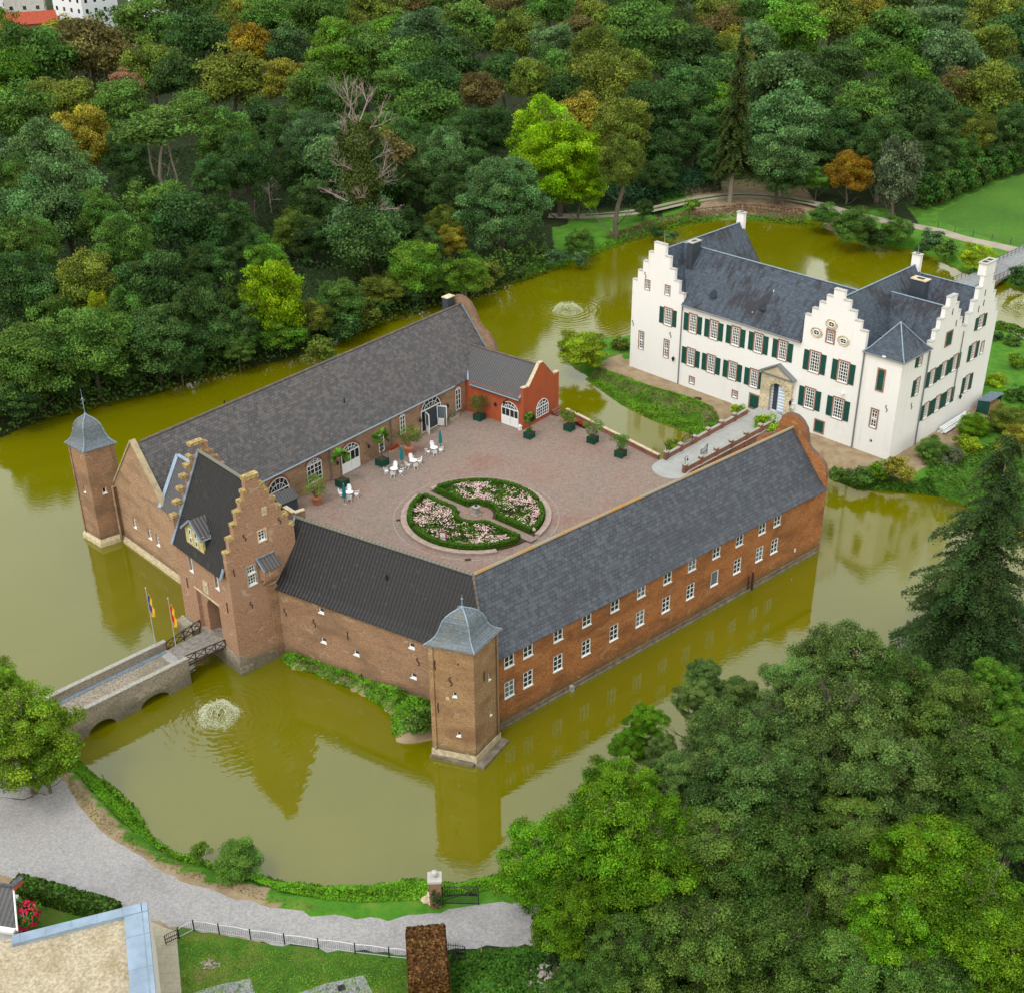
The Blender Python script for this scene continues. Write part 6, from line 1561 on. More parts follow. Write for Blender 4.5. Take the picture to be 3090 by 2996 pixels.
tub(gzp(1418,1000),1.1,.85,ba,'fan palm over leafy shoots in a green tub at the red annexe corner','palm','palm2',1.0,(.06,.15,.02),trunk=2.2,seed=5)
tub(gzp(1060,870),1.2,.9,ba,'dense round olive-green shrub in a green tub before the red annexe','tub plant','bush',1.75,(.055,.1,.02),seed=6)
tub(gzp(1705,945),1.15,.9,ba,'airy orange-flecked shrub in a green tub beside the annexe steps','tub plant','bush',1.35,(.09,.15,.02),seed=7)
tub(gzp(1872,1035),1.15,.9,ba,'wide leafy oleander in a green tub in the middle of the moat wall','tub plant','bush',1.7,(.07,.15,.025),seed=8)
tub(up(1350+853/1.6333,1200+290/1.6333,ZC),1.15,.9,ba,'leafy oleander in a green tub nearest the castle bridge','tub plant','bush',1.55,(.06,.15,.02),seed=9)
tub(up(800+770*.2041,1350+830*.2041,ZC),1.35,1.0,0,'wide shrub with white blossom in a terracotta pot near the gatehouse','pot plant','bush',1.9,(.1,.16,.025),'terracotta',seed=10)
tub(gzp(555,1118),1.4,1.15,0,'large flowering shrub in a big terracotta pot before the barn window','pot plant','bush',2.0,(.09,.15,.02),'terracotta',seed=12)
plain('pot_ochre',(.5,.27,.1),.8,0,.15,4)
tub(up(1350+572/1.6333,1200+118/1.6333,ZC),.75,.5,0,'small plant in an ochre pot by the annexe steps','pot plant','bush',.75,(.09,.2,.02),'pot_ochre',seed=13)
def flowerbox(P,L,ang,label,mat='stone_cream',fm='geranium',n=260,w=.45,h=.4,loc=None):
    t=thing('flower_box',label,'flower box',P);BASE[t.name]=V(P);q=MB();q.box(P,L,w,h,ang);q.build('trough',mat,t)
    q=MB();tn=[];r=random.Random(5);cx,sx=math.cos(ang),math.sin(ang);g=MB()
    for k in range(n):
        u=r.uniform(-L/2,L/2);v=r.uniform(-w*.6,w*.6);p=P+V((u*cx-v*sx,u*sx+v*cx,h+r.uniform(.0,.35)));nn=V((r.uniform(-1,1),r.uniform(-1,1),1)).normalized();x=nn.orthogonal()*.08;y=nn.cross(x)
        tgt=q if k%3 else g
        tgt.face([p-x,p-y,p+x,p+y])
        if tgt is g: tn+=[(r.random(),r.random())]*4
    q.build('blossom',fm,t);g.tone=tn;o=g.build('foliage','leaf',t);o.color=(.05,.15,.02,1)
flowerbox(gzp(450,1095),1.7,ba,'stone trough of red geraniums against the barn wall beside the big terracotta pot')
flowerbox(gzp(880,862),1.9,ba,'low planted stone trough against the barn wall behind the leaning table top',fm='teal_cloth' if False else 'leaf',n=120)
flowerbox(up(1350+650/1.6333,1200+138/1.6333,ZC),2.6,R_(-50),'long box of red flowers against the moat wall','iron_rust')
P=gzp(1352,945);q=MB();q.box(P,.42,.42,.6,.6);q.box(P+V((0,0,.6)),.5,.5,.06,.6);q.lathe(P+V((0,0,.66)),[(.3,0),(.05,.22),(.02,.3)],4);tag(q.build('floor_lantern','white_metal',None,loc=P),'small white lantern on the ground beside the red annexe door','lantern')
# porch with tiled lean-to roof behind the gatehouse, curved wall stub
P=up(800+330*.2041,1350+960*.2041,ZC);t=thing('porch','little slate-clad porch with a tiled lean-to roof behind the gatehouse','porch',P);BASE[t.name]=V(P)
c4=[up(800+x*.2041,1350+y*.2041,z) for x,y,z in ((85,700,5.2),(395,580,5.2),(500,735,4.2),(225,860,4.2))]
q=MB();q.slab(c4,.12);q.build('roof','pantile_grey',t);q=MB();mid_=sum(c4,V((0,0,0)))/4
q.prism([(( mid_+(c-mid_)*.86).x,(mid_+(c-mid_)*.86).y) for c in (c4 if (c4[1]-c4[0]).cross(c4[2]-c4[1]).z>0 else c4[::-1])],ZC,4.1);q.build('wall','lead_dark',t)
q=MB();w0,w1,w2=[up(800+x*.2041,1350+y*.2041,4.0) for x,y in ((290,900),(430,985),(580,945))]
q.bar(w0-V((0,0,1)),w1-V((0,0,1.0)),.5,2.4);q.bar(w1-V((0,0,1.)),w2-V((0,0,1.)),.5,2.4);o=q.build('curved_wall','brick_old',None,loc=w1);tag(o,'short swept brick wall stub with a pale coping behind the gatehouse','wall')
q=MB();q.bar(w0+V((0,0,.25)),w1+V((0,0,.22)),.6,.14);q.bar(w1+V((0,0,.22)),w2+V((0,0,.3)),.6,.14);BASE['x']=0;q.build('coping','stone_cream',o)
# ================================================================ FOUNTAINS
def fountain(P,R,H,label,seed):
    t=thing('fountain',label,'fountain',P);BASE[t.name]=V(P);r=random.Random(seed);q=MB()
    q2=MB()
    for k in range(3600):
        a=r.random()*math.tau;lobes=.75+.25*abs(math.sin(a*2.5+seed));u=.3+.7*r.random()**.6;rad=u*R*lobes;z=H*3.2*u*(1-u)*r.uniform(.3,1.05)+.02
        s=r.uniform(.008,.03)*(1+.6*u);p=P+V((rad*math.cos(a),rad*math.sin(a),max(.02,z)));v=V((r.gauss(0,1),r.gauss(0,1),r.gauss(0,1))).normalized();x=v.orthogonal()*s;y=v.cross(x)
        q.face([p+x,p+y,p-x]);q.face([p+x,p-x,p-y]);q.face([p+v*s,p+x,p-y])
    q.build('spray','spray',t)
    for k in range(2600):
        a=r.random()*math.tau;lobes=.8+.2*abs(math.sin(a*2.5+seed));rad=R*lobes*r.gauss(.84,.2);s=r.uniform(.01,.06);p=P+V((rad*math.cos(a),rad*math.sin(a),.012));an=r.random()*6
        q2.face([p+V((s*math.cos(an+j*math.tau/5),s*math.sin(an+j*math.tau/5)*.7,0)) for j in range(5)])
    q2.build('foam','spray',t)
    q=MB();q.lathe(P+V((0,0,-.05)),[(.18,0),(.18,.12),(.05,.16)],8);q.build('nozzle','iron',t)
    q=MB()
    for k in range(10):
        a=k*math.tau/10+r.uniform(-.1,.1);pts=[]
        for j in range(8): u=j/9;pts.append(P+V((u*R*.8*math.cos(a),u*R*.8*math.sin(a),.1+H*4*u*(1-u))))
        q.tube(pts,.018,4,r2=.035)
    q.build('jets','spray',t)
fountain(FOUNT[0],2.2,1.25,'low spreading fountain spray in the moat beside the entrance bridge',1)
fountain(FOUNT[1],2.9,1.2,'low fountain spray in the moat between barn gable and forest bank',2)
fountain(FOUNT[2],3.6,1.6,'low fountain spray in the moat at the right edge behind the castle garden',3)
# ================================================================ FRONT LEFT HOUSE, FENCES, GATES
ZRf=6.4
def fr_(x,y,z): return up(x*.35714,2550+y*.35714,z)
t=thing('flat_roof_house','house with gravel flat roof edged in wide grey-blue metal at the bottom left','building',fr_(600,1100,ZB));BASE[t.name]=V(t.location)
o1,o2,o3=fr_(100,760,ZRf),fr_(1240,475,ZRf),fr_(1330,1400,ZRf);i1,i2,i3=fr_(115,835,ZRf),fr_(1058,600,ZRf),fr_(1110,1400,ZRf)
ol=o1+(o1-o2)*.6;o3e=o3+(o3-o2)*.5;far_=ol+(o3e-o2)
q=MB();pts=[ol,o2,o3e,far_];n_=1 if (pts[1]-pts[0]).cross(pts[2]-pts[1]).z>0 else -1
q.prism([(p.x,p.y) for p in pts[::n_]],ZB-.3,ZRf-.5);q.build('wall','white_wall',t)
q=MB();q.face([at(p,ZRf-.28) for p in pts[::n_]]);q.build('gravel_bed','roof_gravel',t)
q=MB()
dn=(o2-o1).normalized();wn=V((dn.y,-dn.x,0));
w1=.95
def strip_(a,b,wd,nrm,z,h,mb): mb.extr([a,b,b+nrm*wd,a+nrm*wd],(0,0,h)) 
n1=(i1-o1)-dn*((i1-o1).dot(dn));n1.z=0;n1n=n1.normalized();dd2=(o3-o2).normalized();n2=(i3-o3)-dd2*((i3-o3).dot(dd2));n2n=n2.normalized();wA=n1.length;wB2=n2.length;print('flash',wA,wB2)
q.extr([at(o1,ZRf-.5),at(o2,ZRf-.5),at(o2+n1n*wA,ZRf-.5),at(o1+n1n*wA,ZRf-.5)],(0,0,.52));q.extr([at(o2,ZRf-.5)+dd2*.01,at(o3e,ZRf-.5),at(o3e+n2n*wB2,ZRf-.5),at(o2+n2n*wB2,ZRf-.5)+dd2*.01],(0,0,.5))
q.build('parapet_flashing','zinc',t)
q=MB();q.bar(at(o2+n1n*wA,ZRf+.03),at(o1+n1n*wA,ZRf+.03),.05,.05);
for k in range(1,6): p=o2.lerp(o1,k/5.3);q.bar(at(p,ZRf+.025),at(p+n1n*wA,ZRf+.025),.04,.02)
for k in range(1,5): p=o2.lerp(o3e,k/5);q.bar(at(p,ZRf+.005),at(p+n2n*wB2,ZRf+.005),.04,.02)
p=o2+n2n*wB2*.25;q.bar(at(p,ZRf+.0),at(o3e+n2n*wB2*.2,ZRf+.0),.05,.04);q.build('seam','lead',t)
q=MB();q.bar(at(o1,ZRf-.5),at(o2,ZRf-.5),.06,.5);q.build('fascia','lead',t)
t=thing('grey_tile_house','corner of a house with dark grey tiles and red verge at the left edge','building',fr_(-100,500,ZB));BASE[t.name]=V(t.location)
zA=6.2
e1_,e2_,e3_=fr_(187,268,zA+.2),fr_(95,345,zA),fr_(128,705,zA-1.6)
q=MB();q.slab([e3_,e2_,e2_+V((-6,1.2,0)),e3_+V((-6,1.2,0))],.15);q.build('roof','pantile_grey',t)
q=MB();q.bar(e2_,e1_,.5,.12);q.bar(e2_+V((-6,1.2,0)),e2_,.25,.16);q.build('ridge_tiles','slate_se',t)
q=MB();q.bar(e1_-V((0,.15,.2)),e2_-V((-.1,.1,.25)),.35,.25);q.build('verge_board','roof_red',t)
q=MB();q.bar(e2_-V((-.12,0,.3)),e3_-V((-.12,0,.25)),.12,.3);q.box(at(e2_.lerp(e3_,.5)+V((-2.2,.5,0)),ZB-.3),3.6,3.2,3.2,.1);q.bar(e3_+V((0,-.15,-.1)),e3_+V((-6,1.0,-.1)),.5,.25);q.build('wall','white_wall',t)
b=leafball(1.25,1500,.12,31,1.,1.3,1.2);c=fr_(205,590,3.6);b.v=[v+c for v in b.v];o=b.build('climbing_shrub','leaf',None,loc=at(c,ZB));o.color=(.04,.13,.015,1);tag(o,'leafy rose shrub with crimson blossom climbing beside the grey tiled house','shrub')
q=MB();r=random.Random(3)
for k in range(230):
    v=V((r.gauss(0,1),r.gauss(0,1),abs(r.gauss(0,1)))).normalized();p=c+V((v.x*1.2,v.y*1.5,v.z*1.4-.3))*r.uniform(.85,1.05);s=r.uniform(.06,.13);nn=v;x=nn.orthogonal()*s;y=nn.cross(x);q.face([p+x,p+y,p-x,p-y])
q.build('blossom','geranium_pink',o)
def gline(l,z=ZB,f=fr_): return [f(x,y,z) for x,y in l]
h=hedge(None,gline([(150,395),(400,455),(650,530),(900,600),(1000,640)]),1.3,1.5,'hedge',(.035,.09,.01),ZB,60,.14);tag(h,'low dark green clipped hedge beside the gravel road behind the flat-roofed house','hedge')
sheet('lawn',gline([(280,420),(900,600),(900,760),(200,760)]),ZB+.006,'lawn')
sheet('garden_lawn',PP([(338,1772),(500,1803),(650,1818),(785,1828),(860,1822),(1000,1812),(1080,1850),(1080,2000),(350,2000)],ZB),ZB+.004,'lawn')
sheet('pavement',gline([(1265,640),(1490,730),(1535,1260),(1550,1500),(1200,1500)]),ZB+.012,'slab_paving')
sheet('pavement',[up(x*.81633,2400+y*.81633,ZB) for x,y in ((715,728),(800,700),(925,675),(945,735),(950,800),(700,800))],ZB+.012,'paver_grey')
sheet('pavement',[up(x*.81633,2400+y*.81633,ZB) for x,y in ((1085,735),(1200,695),(1345,663),(1380,735),(1390,800),(1060,800))],ZB+.012,'paver_grey')
q=MB();P=up(1262*.81633,2400+712*.81633,ZB);q.box(P+V((0,0,.02)),.55,.45,.12,.3);tag(q.build('drain_box','iron',None,loc=P),'small dark slotted box on the grey paving at the bottom edge','drain box')
# garden fence: silver rails and bars on posts
FP=PP([(343,1795),(372,1780),(420,1787),(480,1797),(545,1806),(610,1815),(680,1824),(745,1832),(783,1836)],ZB)
t=thing('garden_fence','low galvanised bar fence with a wavy top rail along the gravel road','fence',FP[4]);BASE[t.name]=V(FP[4])
for i,(a,b) in enumerate(zip(FP,FP[1:])):
    q=MB();q.box(a,.1,.1,1.15,.2);q.build('post','iron',t)
q=MB();tw=MB()
for a,b in zip(FP,FP[1:]):
    L=(b-a).length;n=int(L/.17);sag=[a.lerp(b,k/8)+V((0,0,1.0+.1*math.sin(math.pi*k/8))) for k in range(9)];q.tube(sag,.03,4);q.bar(a+V((0,0,.15)),b+V((0,0,.15)),.045)
    for k in range(1,n): p=a.lerp(b,k/n);tw.bar(p+V((0,0,.1)),p+V((0,0,1.02+.1*math.sin(math.pi*k/n))),.022)
q.build('rail','pole',t);tw.build('bars','pipe_grey',t)
irongate(FP[0]+V((-.9,-.6,0)),math.atan2(.6,.9),1.1,.95,'small open grey garden gate at the left end of the galvanised fence',7,.05)
# brick pillar + iron gates
bx=lambda x,y,z=ZB:up(1150+x*.30612,2550+y*.30612,z)
P=bx(540,575);t=thing('gate_pillar','square brick gate pillar with a stone cap and ball, overgrown on one side','pillar',P);BASE[t.name]=V(P)
q=MB();q.box(P-V((0,0,.3)),.95,.95,3.1,R_(3));q.build('shaft','brick_old',t);q=MB();q.box(P+V((0,0,2.8)),1.15,1.15,.22,R_(3));q.lathe(P+V((0,0,3.02)),[(.2,0),(.12,.08),(.25,.2),(.29,.38),(.24,.56),(.04,.66)],10);q.build('cap','concrete',t)
b=leafball(.55,700,.08,41,1,.6,2.2);b.v=[v+P+V((.1,-.55,1.1)) for v in b.v];o=b.build('ivy','leaf',t);o.color=(.02,.06,.015,1)
irongate(P+V((.6,-.05,0)),R_(-2),2.9,1.95,'black spearhead iron gate leaf standing open beside the brick pillar',15,.0,spikes=True)
irongate(bx(620,1140)+V((-.5,0,0)),R_(-8),2.2,1.95,'black spearhead iron gate leaf beside the tall copper hedge',12,.0,spikes=True)
# copper hedge block
hp2=[bx(455,1130),bx(490,1650)];hh=hedge(None,hp2,2.75,3.7,'hedge',(.075,.05,.015),ZB,190,.11,loose=.16)
hh.color=(.12,.065,.018,1);tag(hh,'tall clipped copper-red beech hedge block at the bottom edge beside the iron gate','hedge')
# rubble heap, rocks, stake
def rocks(name,P,n,spread,smin,smax,mat,label,cat,seed,hgt=.0):
    r=random.Random(seed);q=MB()
    for k in range(n):
        p=P+V((r.gauss(0,spread),r.gauss(0,spread*.6),0));p.z=P.z-.05+hgt*math.exp(-((p-P).length/spread)**2)*r.random();s=r.uniform(smin,smax)
        pr=[(s*.6,0),(s,s*.35),(s*.75,s*.8),(s*.2,s)];i0=len(q.v);q.lathe(p,pr,6,r.uniform(.7,1.4),r.uniform(.7,1.2))
        for i in range(i0,len(q.v)): q.v[i]+=V((r.uniform(-.12,.12),r.uniform(-.12,.12),r.uniform(-.1,.1)))*s*1.5
    return tag(q.build(name,mat,None,loc=P),label,cat,None,'stuff' if n>12 else None)
rocks('rubble_heap',bx(1640,1300),90,1.2,.12,.42,'rubble','heap of pale rubble and earth at the bottom edge under the trees','rubble heap',5,.9)
rocks('boulder',bx(455,555),4,.35,.3,.5,'stone_cream','pale boulders at the foot of the brick gate pillar','boulders',8)
rocks('dead_twigs',up(1150*.0+780*.81633,2400+625*.81633,ZB),40,.45,.06,.16,'bark_pale','small heap of dry twigs and ash on the lawn','twig heap',9,.2)
q=MB();P=bx(985,1085);q.bar(P,P+V((.05,0,1.25)),.07);tag(q.build('wooden_stake','firewood',None,loc=P),'thin pale wooden stake standing in the weeds by the road','stake')
# --- castle yard bits
q=MB();P=up(1900+733*.28061,1050+550*.28061,ZI);q.lathe(P+V((0,0,.0)),[(.62,0),(.62,.05),(.5,.06)],18);tag(q.build('manhole_cover','iron_rust',None,loc=P),'round rusty manhole cover in the sandy strip before the castle','manhole cover')
P=up(2650+930*.2895,1150+290*.2895,ZI+.3);t=thing('pipe_stack','stack of long white pipes lying against the castle side wall','pipes',P);BASE[t.name]=V(P)
r=random.Random(4);Ps=FSd(16.5,.9,ZI)
for k in range(11):
    row,colm=divmod(k,4);q=MB();y0=.5+colm*.3+(row%2)*.15;q.tube([FSd(12.6+r.uniform(-.3,.3),y0,ZI+.15+row*.24),FSd(20.2+r.uniform(-.6,.3),y0,ZI+.15+row*.24)],.11,7);q.build('pipe','white_metal',t)
P=FSd(24.6,2.2,ZI);t=thing('woodshed','small lean-to shed with a corrugated grey roof full of firewood at the castle corner','shed',P);BASE[t.name]=V(P)
q=MB();a,b=FSd(22.6,.9,ZI+1.9),FSd(26.6,.9,ZI+1.9);c,d=FSd(26.6,2.9,ZI+2.3),FSd(22.6,2.9,ZI+2.3);q.slab([a,b,c,d],.07)
for k in range(14): q.bar(a.lerp(b,(k+.5)/14)+V((0,0,.04)),d.lerp(c,(k+.5)/14)+V((0,0,.04)),.08,.06)
q.build('roof','lead',t);q=MB();q.extr([FSd(22.7,1,ZI),FSd(22.7,2.8,ZI),FSd(22.7,2.8,ZI+2.1),FSd(22.7,1,ZI+1.8)],FSd.e*.1);q.extr([FSd(26.4,1,ZI),FSd(26.4,2.8,ZI),FSd(26.4,2.8,ZI+2.1),FSd(26.4,1,ZI+1.8)],FSd.e*.1);q.build('side_panel','green_paint',t)
q=MB()
for k in range(70): q.tube([FSd(22.95+(k%14)*.25,1.3,ZI+.12+(k//14)*.27),FSd(22.95+(k%14)*.25,2.75,ZI+.12+(k//14)*.27)],.115,6)
q.build('firewood','firewood',t)
P=FSd(21.4,1.6,ZI);t=thing('bicycle','dark bicycle leaning near the woodshed','bicycle',P);BASE[t.name]=V(P)
for o in (-.52,.52):
    q=MB();c=P+FSd.e*o+V((0,0,.34));q.tube([c+FSd.e*.33*math.cos(math.tau*i/14)+V((0,0,.33*math.sin(math.tau*i/14))) for i in range(15)],.025,4,cap=False)
    for i in range(4): q.bar(c-FSd.e*.3*math.cos(i*.8)-V((0,0,.3*math.sin(i*.8))),c+FSd.e*.3*math.cos(i*.8)+V((0,0,.3*math.sin(i*.8))),.01)
    q.build('wheel','iron',t)
q=MB();pA,pB,pC,pD,pE=P-FSd.e*.52+V((0,0,.34)),P+V((0,0,.32)),P-FSd.e*.15+V((0,0,.85)),P+FSd.e*.38+V((0,0,.85)),P+FSd.e*.52+V((0,0,.34))
for a,b in ((pA,pB),(pB,pC),(pA,pC),(pC,pD),(pB,pD),(pD,pE)): q.tube([a,b],.022,5)
q.build('frame','iron_rust',t);q=MB();q.bar(pC+V((0,0,.06))-FSd.e*.12,pC+V((0,0,.06))+FSd.e*.12,.12,.06);q.build('saddle','rubber',t);q=MB();q.bar(pD+V((0,0,.15))-FSd.n*.25,pD+V((0,0,.15))+FSd.n*.25,.03);q.build('handlebar','iron',t)
# pasture fence posts
t=thing('pasture_fence','row of thin wooden posts with wire along the edge of the green meadow','fence',upP(1860,450,ZB));BASE[t.name]=V(t.location)
fp=[upP(x,y,ZB) for x,y in ((1795,437),(1827,446),(1862,453),(1898,461),(1934,468),(1975,478))]
for p in fp: q=MB();q.tube([p,p+V((0,0,1.3))],.07,5);q.build('post','wood_dark',t)
q=MB()
for a,b in zip(fp,fp[1:]):
    for z in (.6,1.1): q.bar(a+V((0,0,z)),b+V((0,0,z)),.015)
q.build('wire','pipe_grey',t)
# ================================================================ TOWN BEYOND THE FOREST (top left)
def block(P,w,l,h,ang,label,rows=0,cols=0,wall='town_white',roof='concrete',pitch=0,name='apartment_block'):
    t=thing(name,label,'building',P,ang);BASE[t.name]=V((0,0,0));q=MB();lb(q,-w/2,w/2,-l/2,l/2,0,h);q.build('wall',wall,t);q=MB()
    if pitch:
        q.slab([(-w/2-.4,-l/2-.4,h),(w/2+.4,-l/2-.4,h),(w/2+.4,0,h+pitch),(-w/2-.4,0,h+pitch)],.2);q.slab([(-w/2-.4,l/2+.4,h),(w/2+.4,l/2+.4,h),(w/2+.4,0,h+pitch),(-w/2-.4,0,h+pitch)],.2)
        for sx in (-w/2,w/2-.2): q.extr([(sx,-l/2,h),(sx,l/2,h),(sx,0,h+pitch-.2)],(.2,0,0))
    else: lb(q,-w/2-.2,w/2+.2,-l/2-.2,l/2+.2,h,h+.4)
    q.build('roof',roof,t)
    for i in range(cols):
        for j in range(rows):
            x=-w/2+w*(i+.5)/cols;z=h*(j+.45)/rows;q=MB();lb(q,x-.7,x+.7,-l/2-.05,-l/2+.1,z-.6,z+.9);q.build('window','glass',t)
            if l>8:
                y=-l/2+l*(i+.5)/cols;q=MB();lb(q,w/2-.1,w/2+.05,y-.6,y+.6,z-.6,z+.9);q.build('window','glass',t);q=MB();lb(q,-w/2-.05,-w/2+.1,y-.6,y+.6,z-.6,z+.9);q.build('window','glass',t)
zt=0.
block(upP(172,62,2),20,16,26,R_(-40),'tall white apartment block rising above the trees at the top left',7,4)
block(upP(45,80,2),26,14,7,R_(25),'low house with a rusty red roof among the trees at the top left',1,3,'brick_red','roof_red',3.5,'red_roof_house')
block(upP(35,62,2),24,7,5,R_(20),'row of flat-roofed garages behind the red-roofed house',1,4,'town_white','paver_grey',0,'garage_row')
block(upP(52,30,2),16,12,8,R_(15),'pale flat-roofed cube house at the top left corner',1,3,'concrete','concrete',0,'cube_house')
block(upP(14,18,2),26,14,6,R_(15),'house with a salmon red roof at the very top left corner',1,3,'town_white','roof_red',3,'red_roof_house')
block(upP(310,30,2),22,15,14,R_(-30),'white house glimpsed through the trees right of the apartment block',4,4)
block(upP(610,70,2),16,12,9,R_(-20),'white house half hidden in the forest at the top',2,3)
sheet('town_square',PP([(20,75),(130,60),(130,30),(20,40)],1.6),1.6,'concrete')
# ================================================================ VEGETATION
CAM=V((0,0,CH));FWD=RM@V((0,0,-1))
def mpp(p): return (V(p)-CAM).dot(FWD)/(F_/S)      # metres per survey-sheet pixel at p
def quadmesh(name,P,Nn,size,tone,mat='leaf',aspect=.6,rs=None):
    "leaf quads at P facing Nn"
    n=len(P);Nn=Nn/np.linalg.norm(Nn,axis=1)[:,None]
    a=rs.randn(n,3);x=a-(a*Nn).sum(1)[:,None]*Nn;x/=np.linalg.norm(x,axis=1)[:,None];y=np.cross(Nn,x)*aspect
    s=size[:,None] if np.ndim(size) else size
    # pointed leaf-spray quads
    vs=np.stack([P-x*s,P-y*s-x*s*.1,P+x*s,P+y*s+x*s*.15],1).reshape(-1,3)
    me=bpy.data.meshes.new(name);me.vertices.add(4*n);me.vertices.foreach_set('co',vs.astype('f').ravel())
    me.loops.add(4*n);me.loops.foreach_set('vertex_index',np.arange(4*n,dtype='i'));me.polygons.add(n);me.polygons.foreach_set('loop_start',np.arange(0,4*n,4,dtype='i'))
    me.update(calc_edges=True)
    ca=me.color_attributes.new('tone','FLOAT_COLOR','POINT');c=np.ones((n,4),'f');c[:,:2]=np.clip(tone,0,1);ca.data.foreach_set('color',np.repeat(c,4,axis=0).ravel())
    me.materials.append(M[mat]);return me
def unit(v): return v/np.linalg.norm(v,axis=1)[:,None]
def crown(seed,nc,nl,leaf,kind='broad',crmin=.17,crmax=.34):
    rs=np.random.RandomState(seed)
    d=unit(rs.randn(nc,3));
    # push clumps to an uneven shell, fewer below
    if kind!='bush': d[:,2]=np.where(d[:,2]<-.75,-d[:,2]*rs.rand(nc),d[:,2])
    lob=np.array([.72+.34*noise.noise(V(tuple(v*1.7+seed))) for v in d])
    rad=lob*np.where(rs.rand(nc)<.22,rs.uniform(.25,.65,nc),rs.uniform(.78,1.02,nc))
    if kind=='column': rad=rad*.85
    if kind=='open': d[:,2]=np.abs(d[:,2])*.9+.05
    c=d*rad[:,None];cr=rs.uniform(crmin,crmax,nc);ct=rs.rand(nc);ch=rs.rand(nc)
    w=cr**2;k=rs.choice(nc,nl,p=w/w.sum());v=unit(rs.randn(nl,3)+d[k]*.55+np.array([0,0,.45]))
    u=rs.beta(2.6,1.3,nl)*1.15
    # sub-lumps on every clump
    wob=1+.22*np.sin(v[:,0]*9+k)*np.sin(v[:,1]*8+k*2)*np.sin(v[:,2]*9)
    P=c[k]+v*(cr[k]*u*wob)[:,None]*np.array([1.12,1.12,.62])+rs.randn(nl,3)*.012
    Nn=v*.8+rs.randn(nl,3)*.55+np.array([0,0,.25])
    tone=np.stack([ct[k]*.45+rs.rand(nl)*.4+.12*(u-.6),ch[k]*.6+rs.rand(nl)*.4],1)
    return quadmesh('crown',P,Nn,rs.uniform(.6,1.15,nl)*leaf,tone,rs=rs)
def spruce(seed,levels,nb,leafn,leaf,droop=.25,top=1.0,r0=1.,irregular=.25,bare=0,pw=.8):
    "unit: radius 1 at the foot, height 1"
    rs=np.random.RandomState(seed);Ps=[];Ns=[];T=[]
    for i in range(levels):
        f=i/levels;z=bare+(1-bare)*f;rr=r0*(1-f)**pw+.03
        for b in range(max(3,int(nb*(1-f*.6)))):
            a=rs.rand()*math.tau;L=rr*rs.uniform(1-irregular*1.4,1.08);n=int(leafn*L+6);t=rs.rand(n)**.7
            ca,sa=math.cos(a),math.sin(a);x=t*L;side=rs.randn(n)*.075*(1-t*.55)*(.4+L);zz=z-droop*.35*t**1.6*L*.4+.03*np.sin(t*3)+rs.randn(n)*.006
            Ps.append(np.stack([ca*x-sa*side,sa*x+ca*side,zz-np.abs(side)*.12],1));Ns.append(np.stack([rs.randn(n)*.5+ca*.3,rs.randn(n)*.5+sa*.3,np.ones(n)],1))
            bt=rs.rand();T.append(np.stack([bt*.35+t*.4+rs.rand(n)*.2,np.full(n,rs.rand())],1))
    P=np.concatenate(Ps);return P,np.concatenate(Ns),np.concatenate(T),rs
def spruce_mesh(seed,levels,nb,leafn,leaf,h,r,**k):
    P,Nn,T,rs=spruce(seed,levels,nb,leafn,leaf,**k);P=P*np.array([r,r,h]);return quadmesh('crown',P,Nn,rs.uniform(.5,1.2,len(P))*leaf,T,rs=rs,aspect=.45)
def trunk_mesh(seed,h,r,limbs=7,spread=.5,start=.35,mat='bark',lean=.03):
    r_=random.Random(seed);q=MB();pts=[V((lean*h*math.sin(k*1.3+seed),lean*h*math.cos(k*.9+seed),h*k/6)) for k in range(7)];pts[0]=V((0,0,-.6))
    q.tube(pts,[r*1.25,r,r*.85,r*.7,r*.55,r*.4,r*.2],7)
    for i in range(limbs):
        t=start+(1-start)*i/limbs;p=pts[0].lerp(pts[-1],t);a=i*2.4+seed;L=h*spread*(1.1-t)*r_.uniform(.7,1.2);e=p+V((math.cos(a)*L,math.sin(a)*L,L*.9));m_=p.lerp(e,.5)+V((0,0,-L*.08))
        q.tube([p,m_,e],[r*.4*(1.2-t),r*.25*(1.2-t),r*.06],5)
        for s_ in (-1,1): q.tube([m_,m_+V((math.cos(a+s_*.8)*L*.5,math.sin(a+s_*.8)*L*.5,L*.45))],[r*.2*(1.2-t),r*.04],4)
    return q.mesh('trunk',mat)
TR=[trunk_mesh(s,1.,.028,7) for s in range(4)]
TRP=[trunk_mesh(s+7,1.,.022,8,.42,.5,'bark_pale') for s in range(3)]
CB=[crown(s,80,13000,.04) for s in range(1,7)]            # distant broadleaf
CM=[crown(s+20,120,30000,.029,crmin=.12,crmax=.27) for s in range(4)]   # middle distance
CN=[crown(s+40,230,76000,.0195,crmin=.06,crmax=.18) for s in range(4)]      # close
CU=[crown(s+60,26,2600,.085,'bush',.25,.42) for s in range(4)]
CO=[crown(s+80,46,6500,.045,'open',.16,.28) for s in range(2)]
CC=[crown(s+90,80,13000,.04,'column',.16,.3) for s in range(2)]
COL=dict(D=(.042,.1,.024),M=(.068,.155,.026),G=(.075,.16,.05),B=(.07,.14,.052),L=(.085,.2,.018),Y=(.22,.3,.012),YG=(.165,.31,.006),OL=(.11,.16,.022),O=(.21,.16,.012),OB=(.12,.11,.032),OY=(.24,.225,.024),BR=(.22,.13,.07),
 N3=(.068,.135,.022),N1=(.075,.195,.008),N2=(.085,.158,.036),LM=(.2,.32,.015),LA=(.13,.26,.018),GG=(.12,.155,.08),T=(.075,.17,.025))
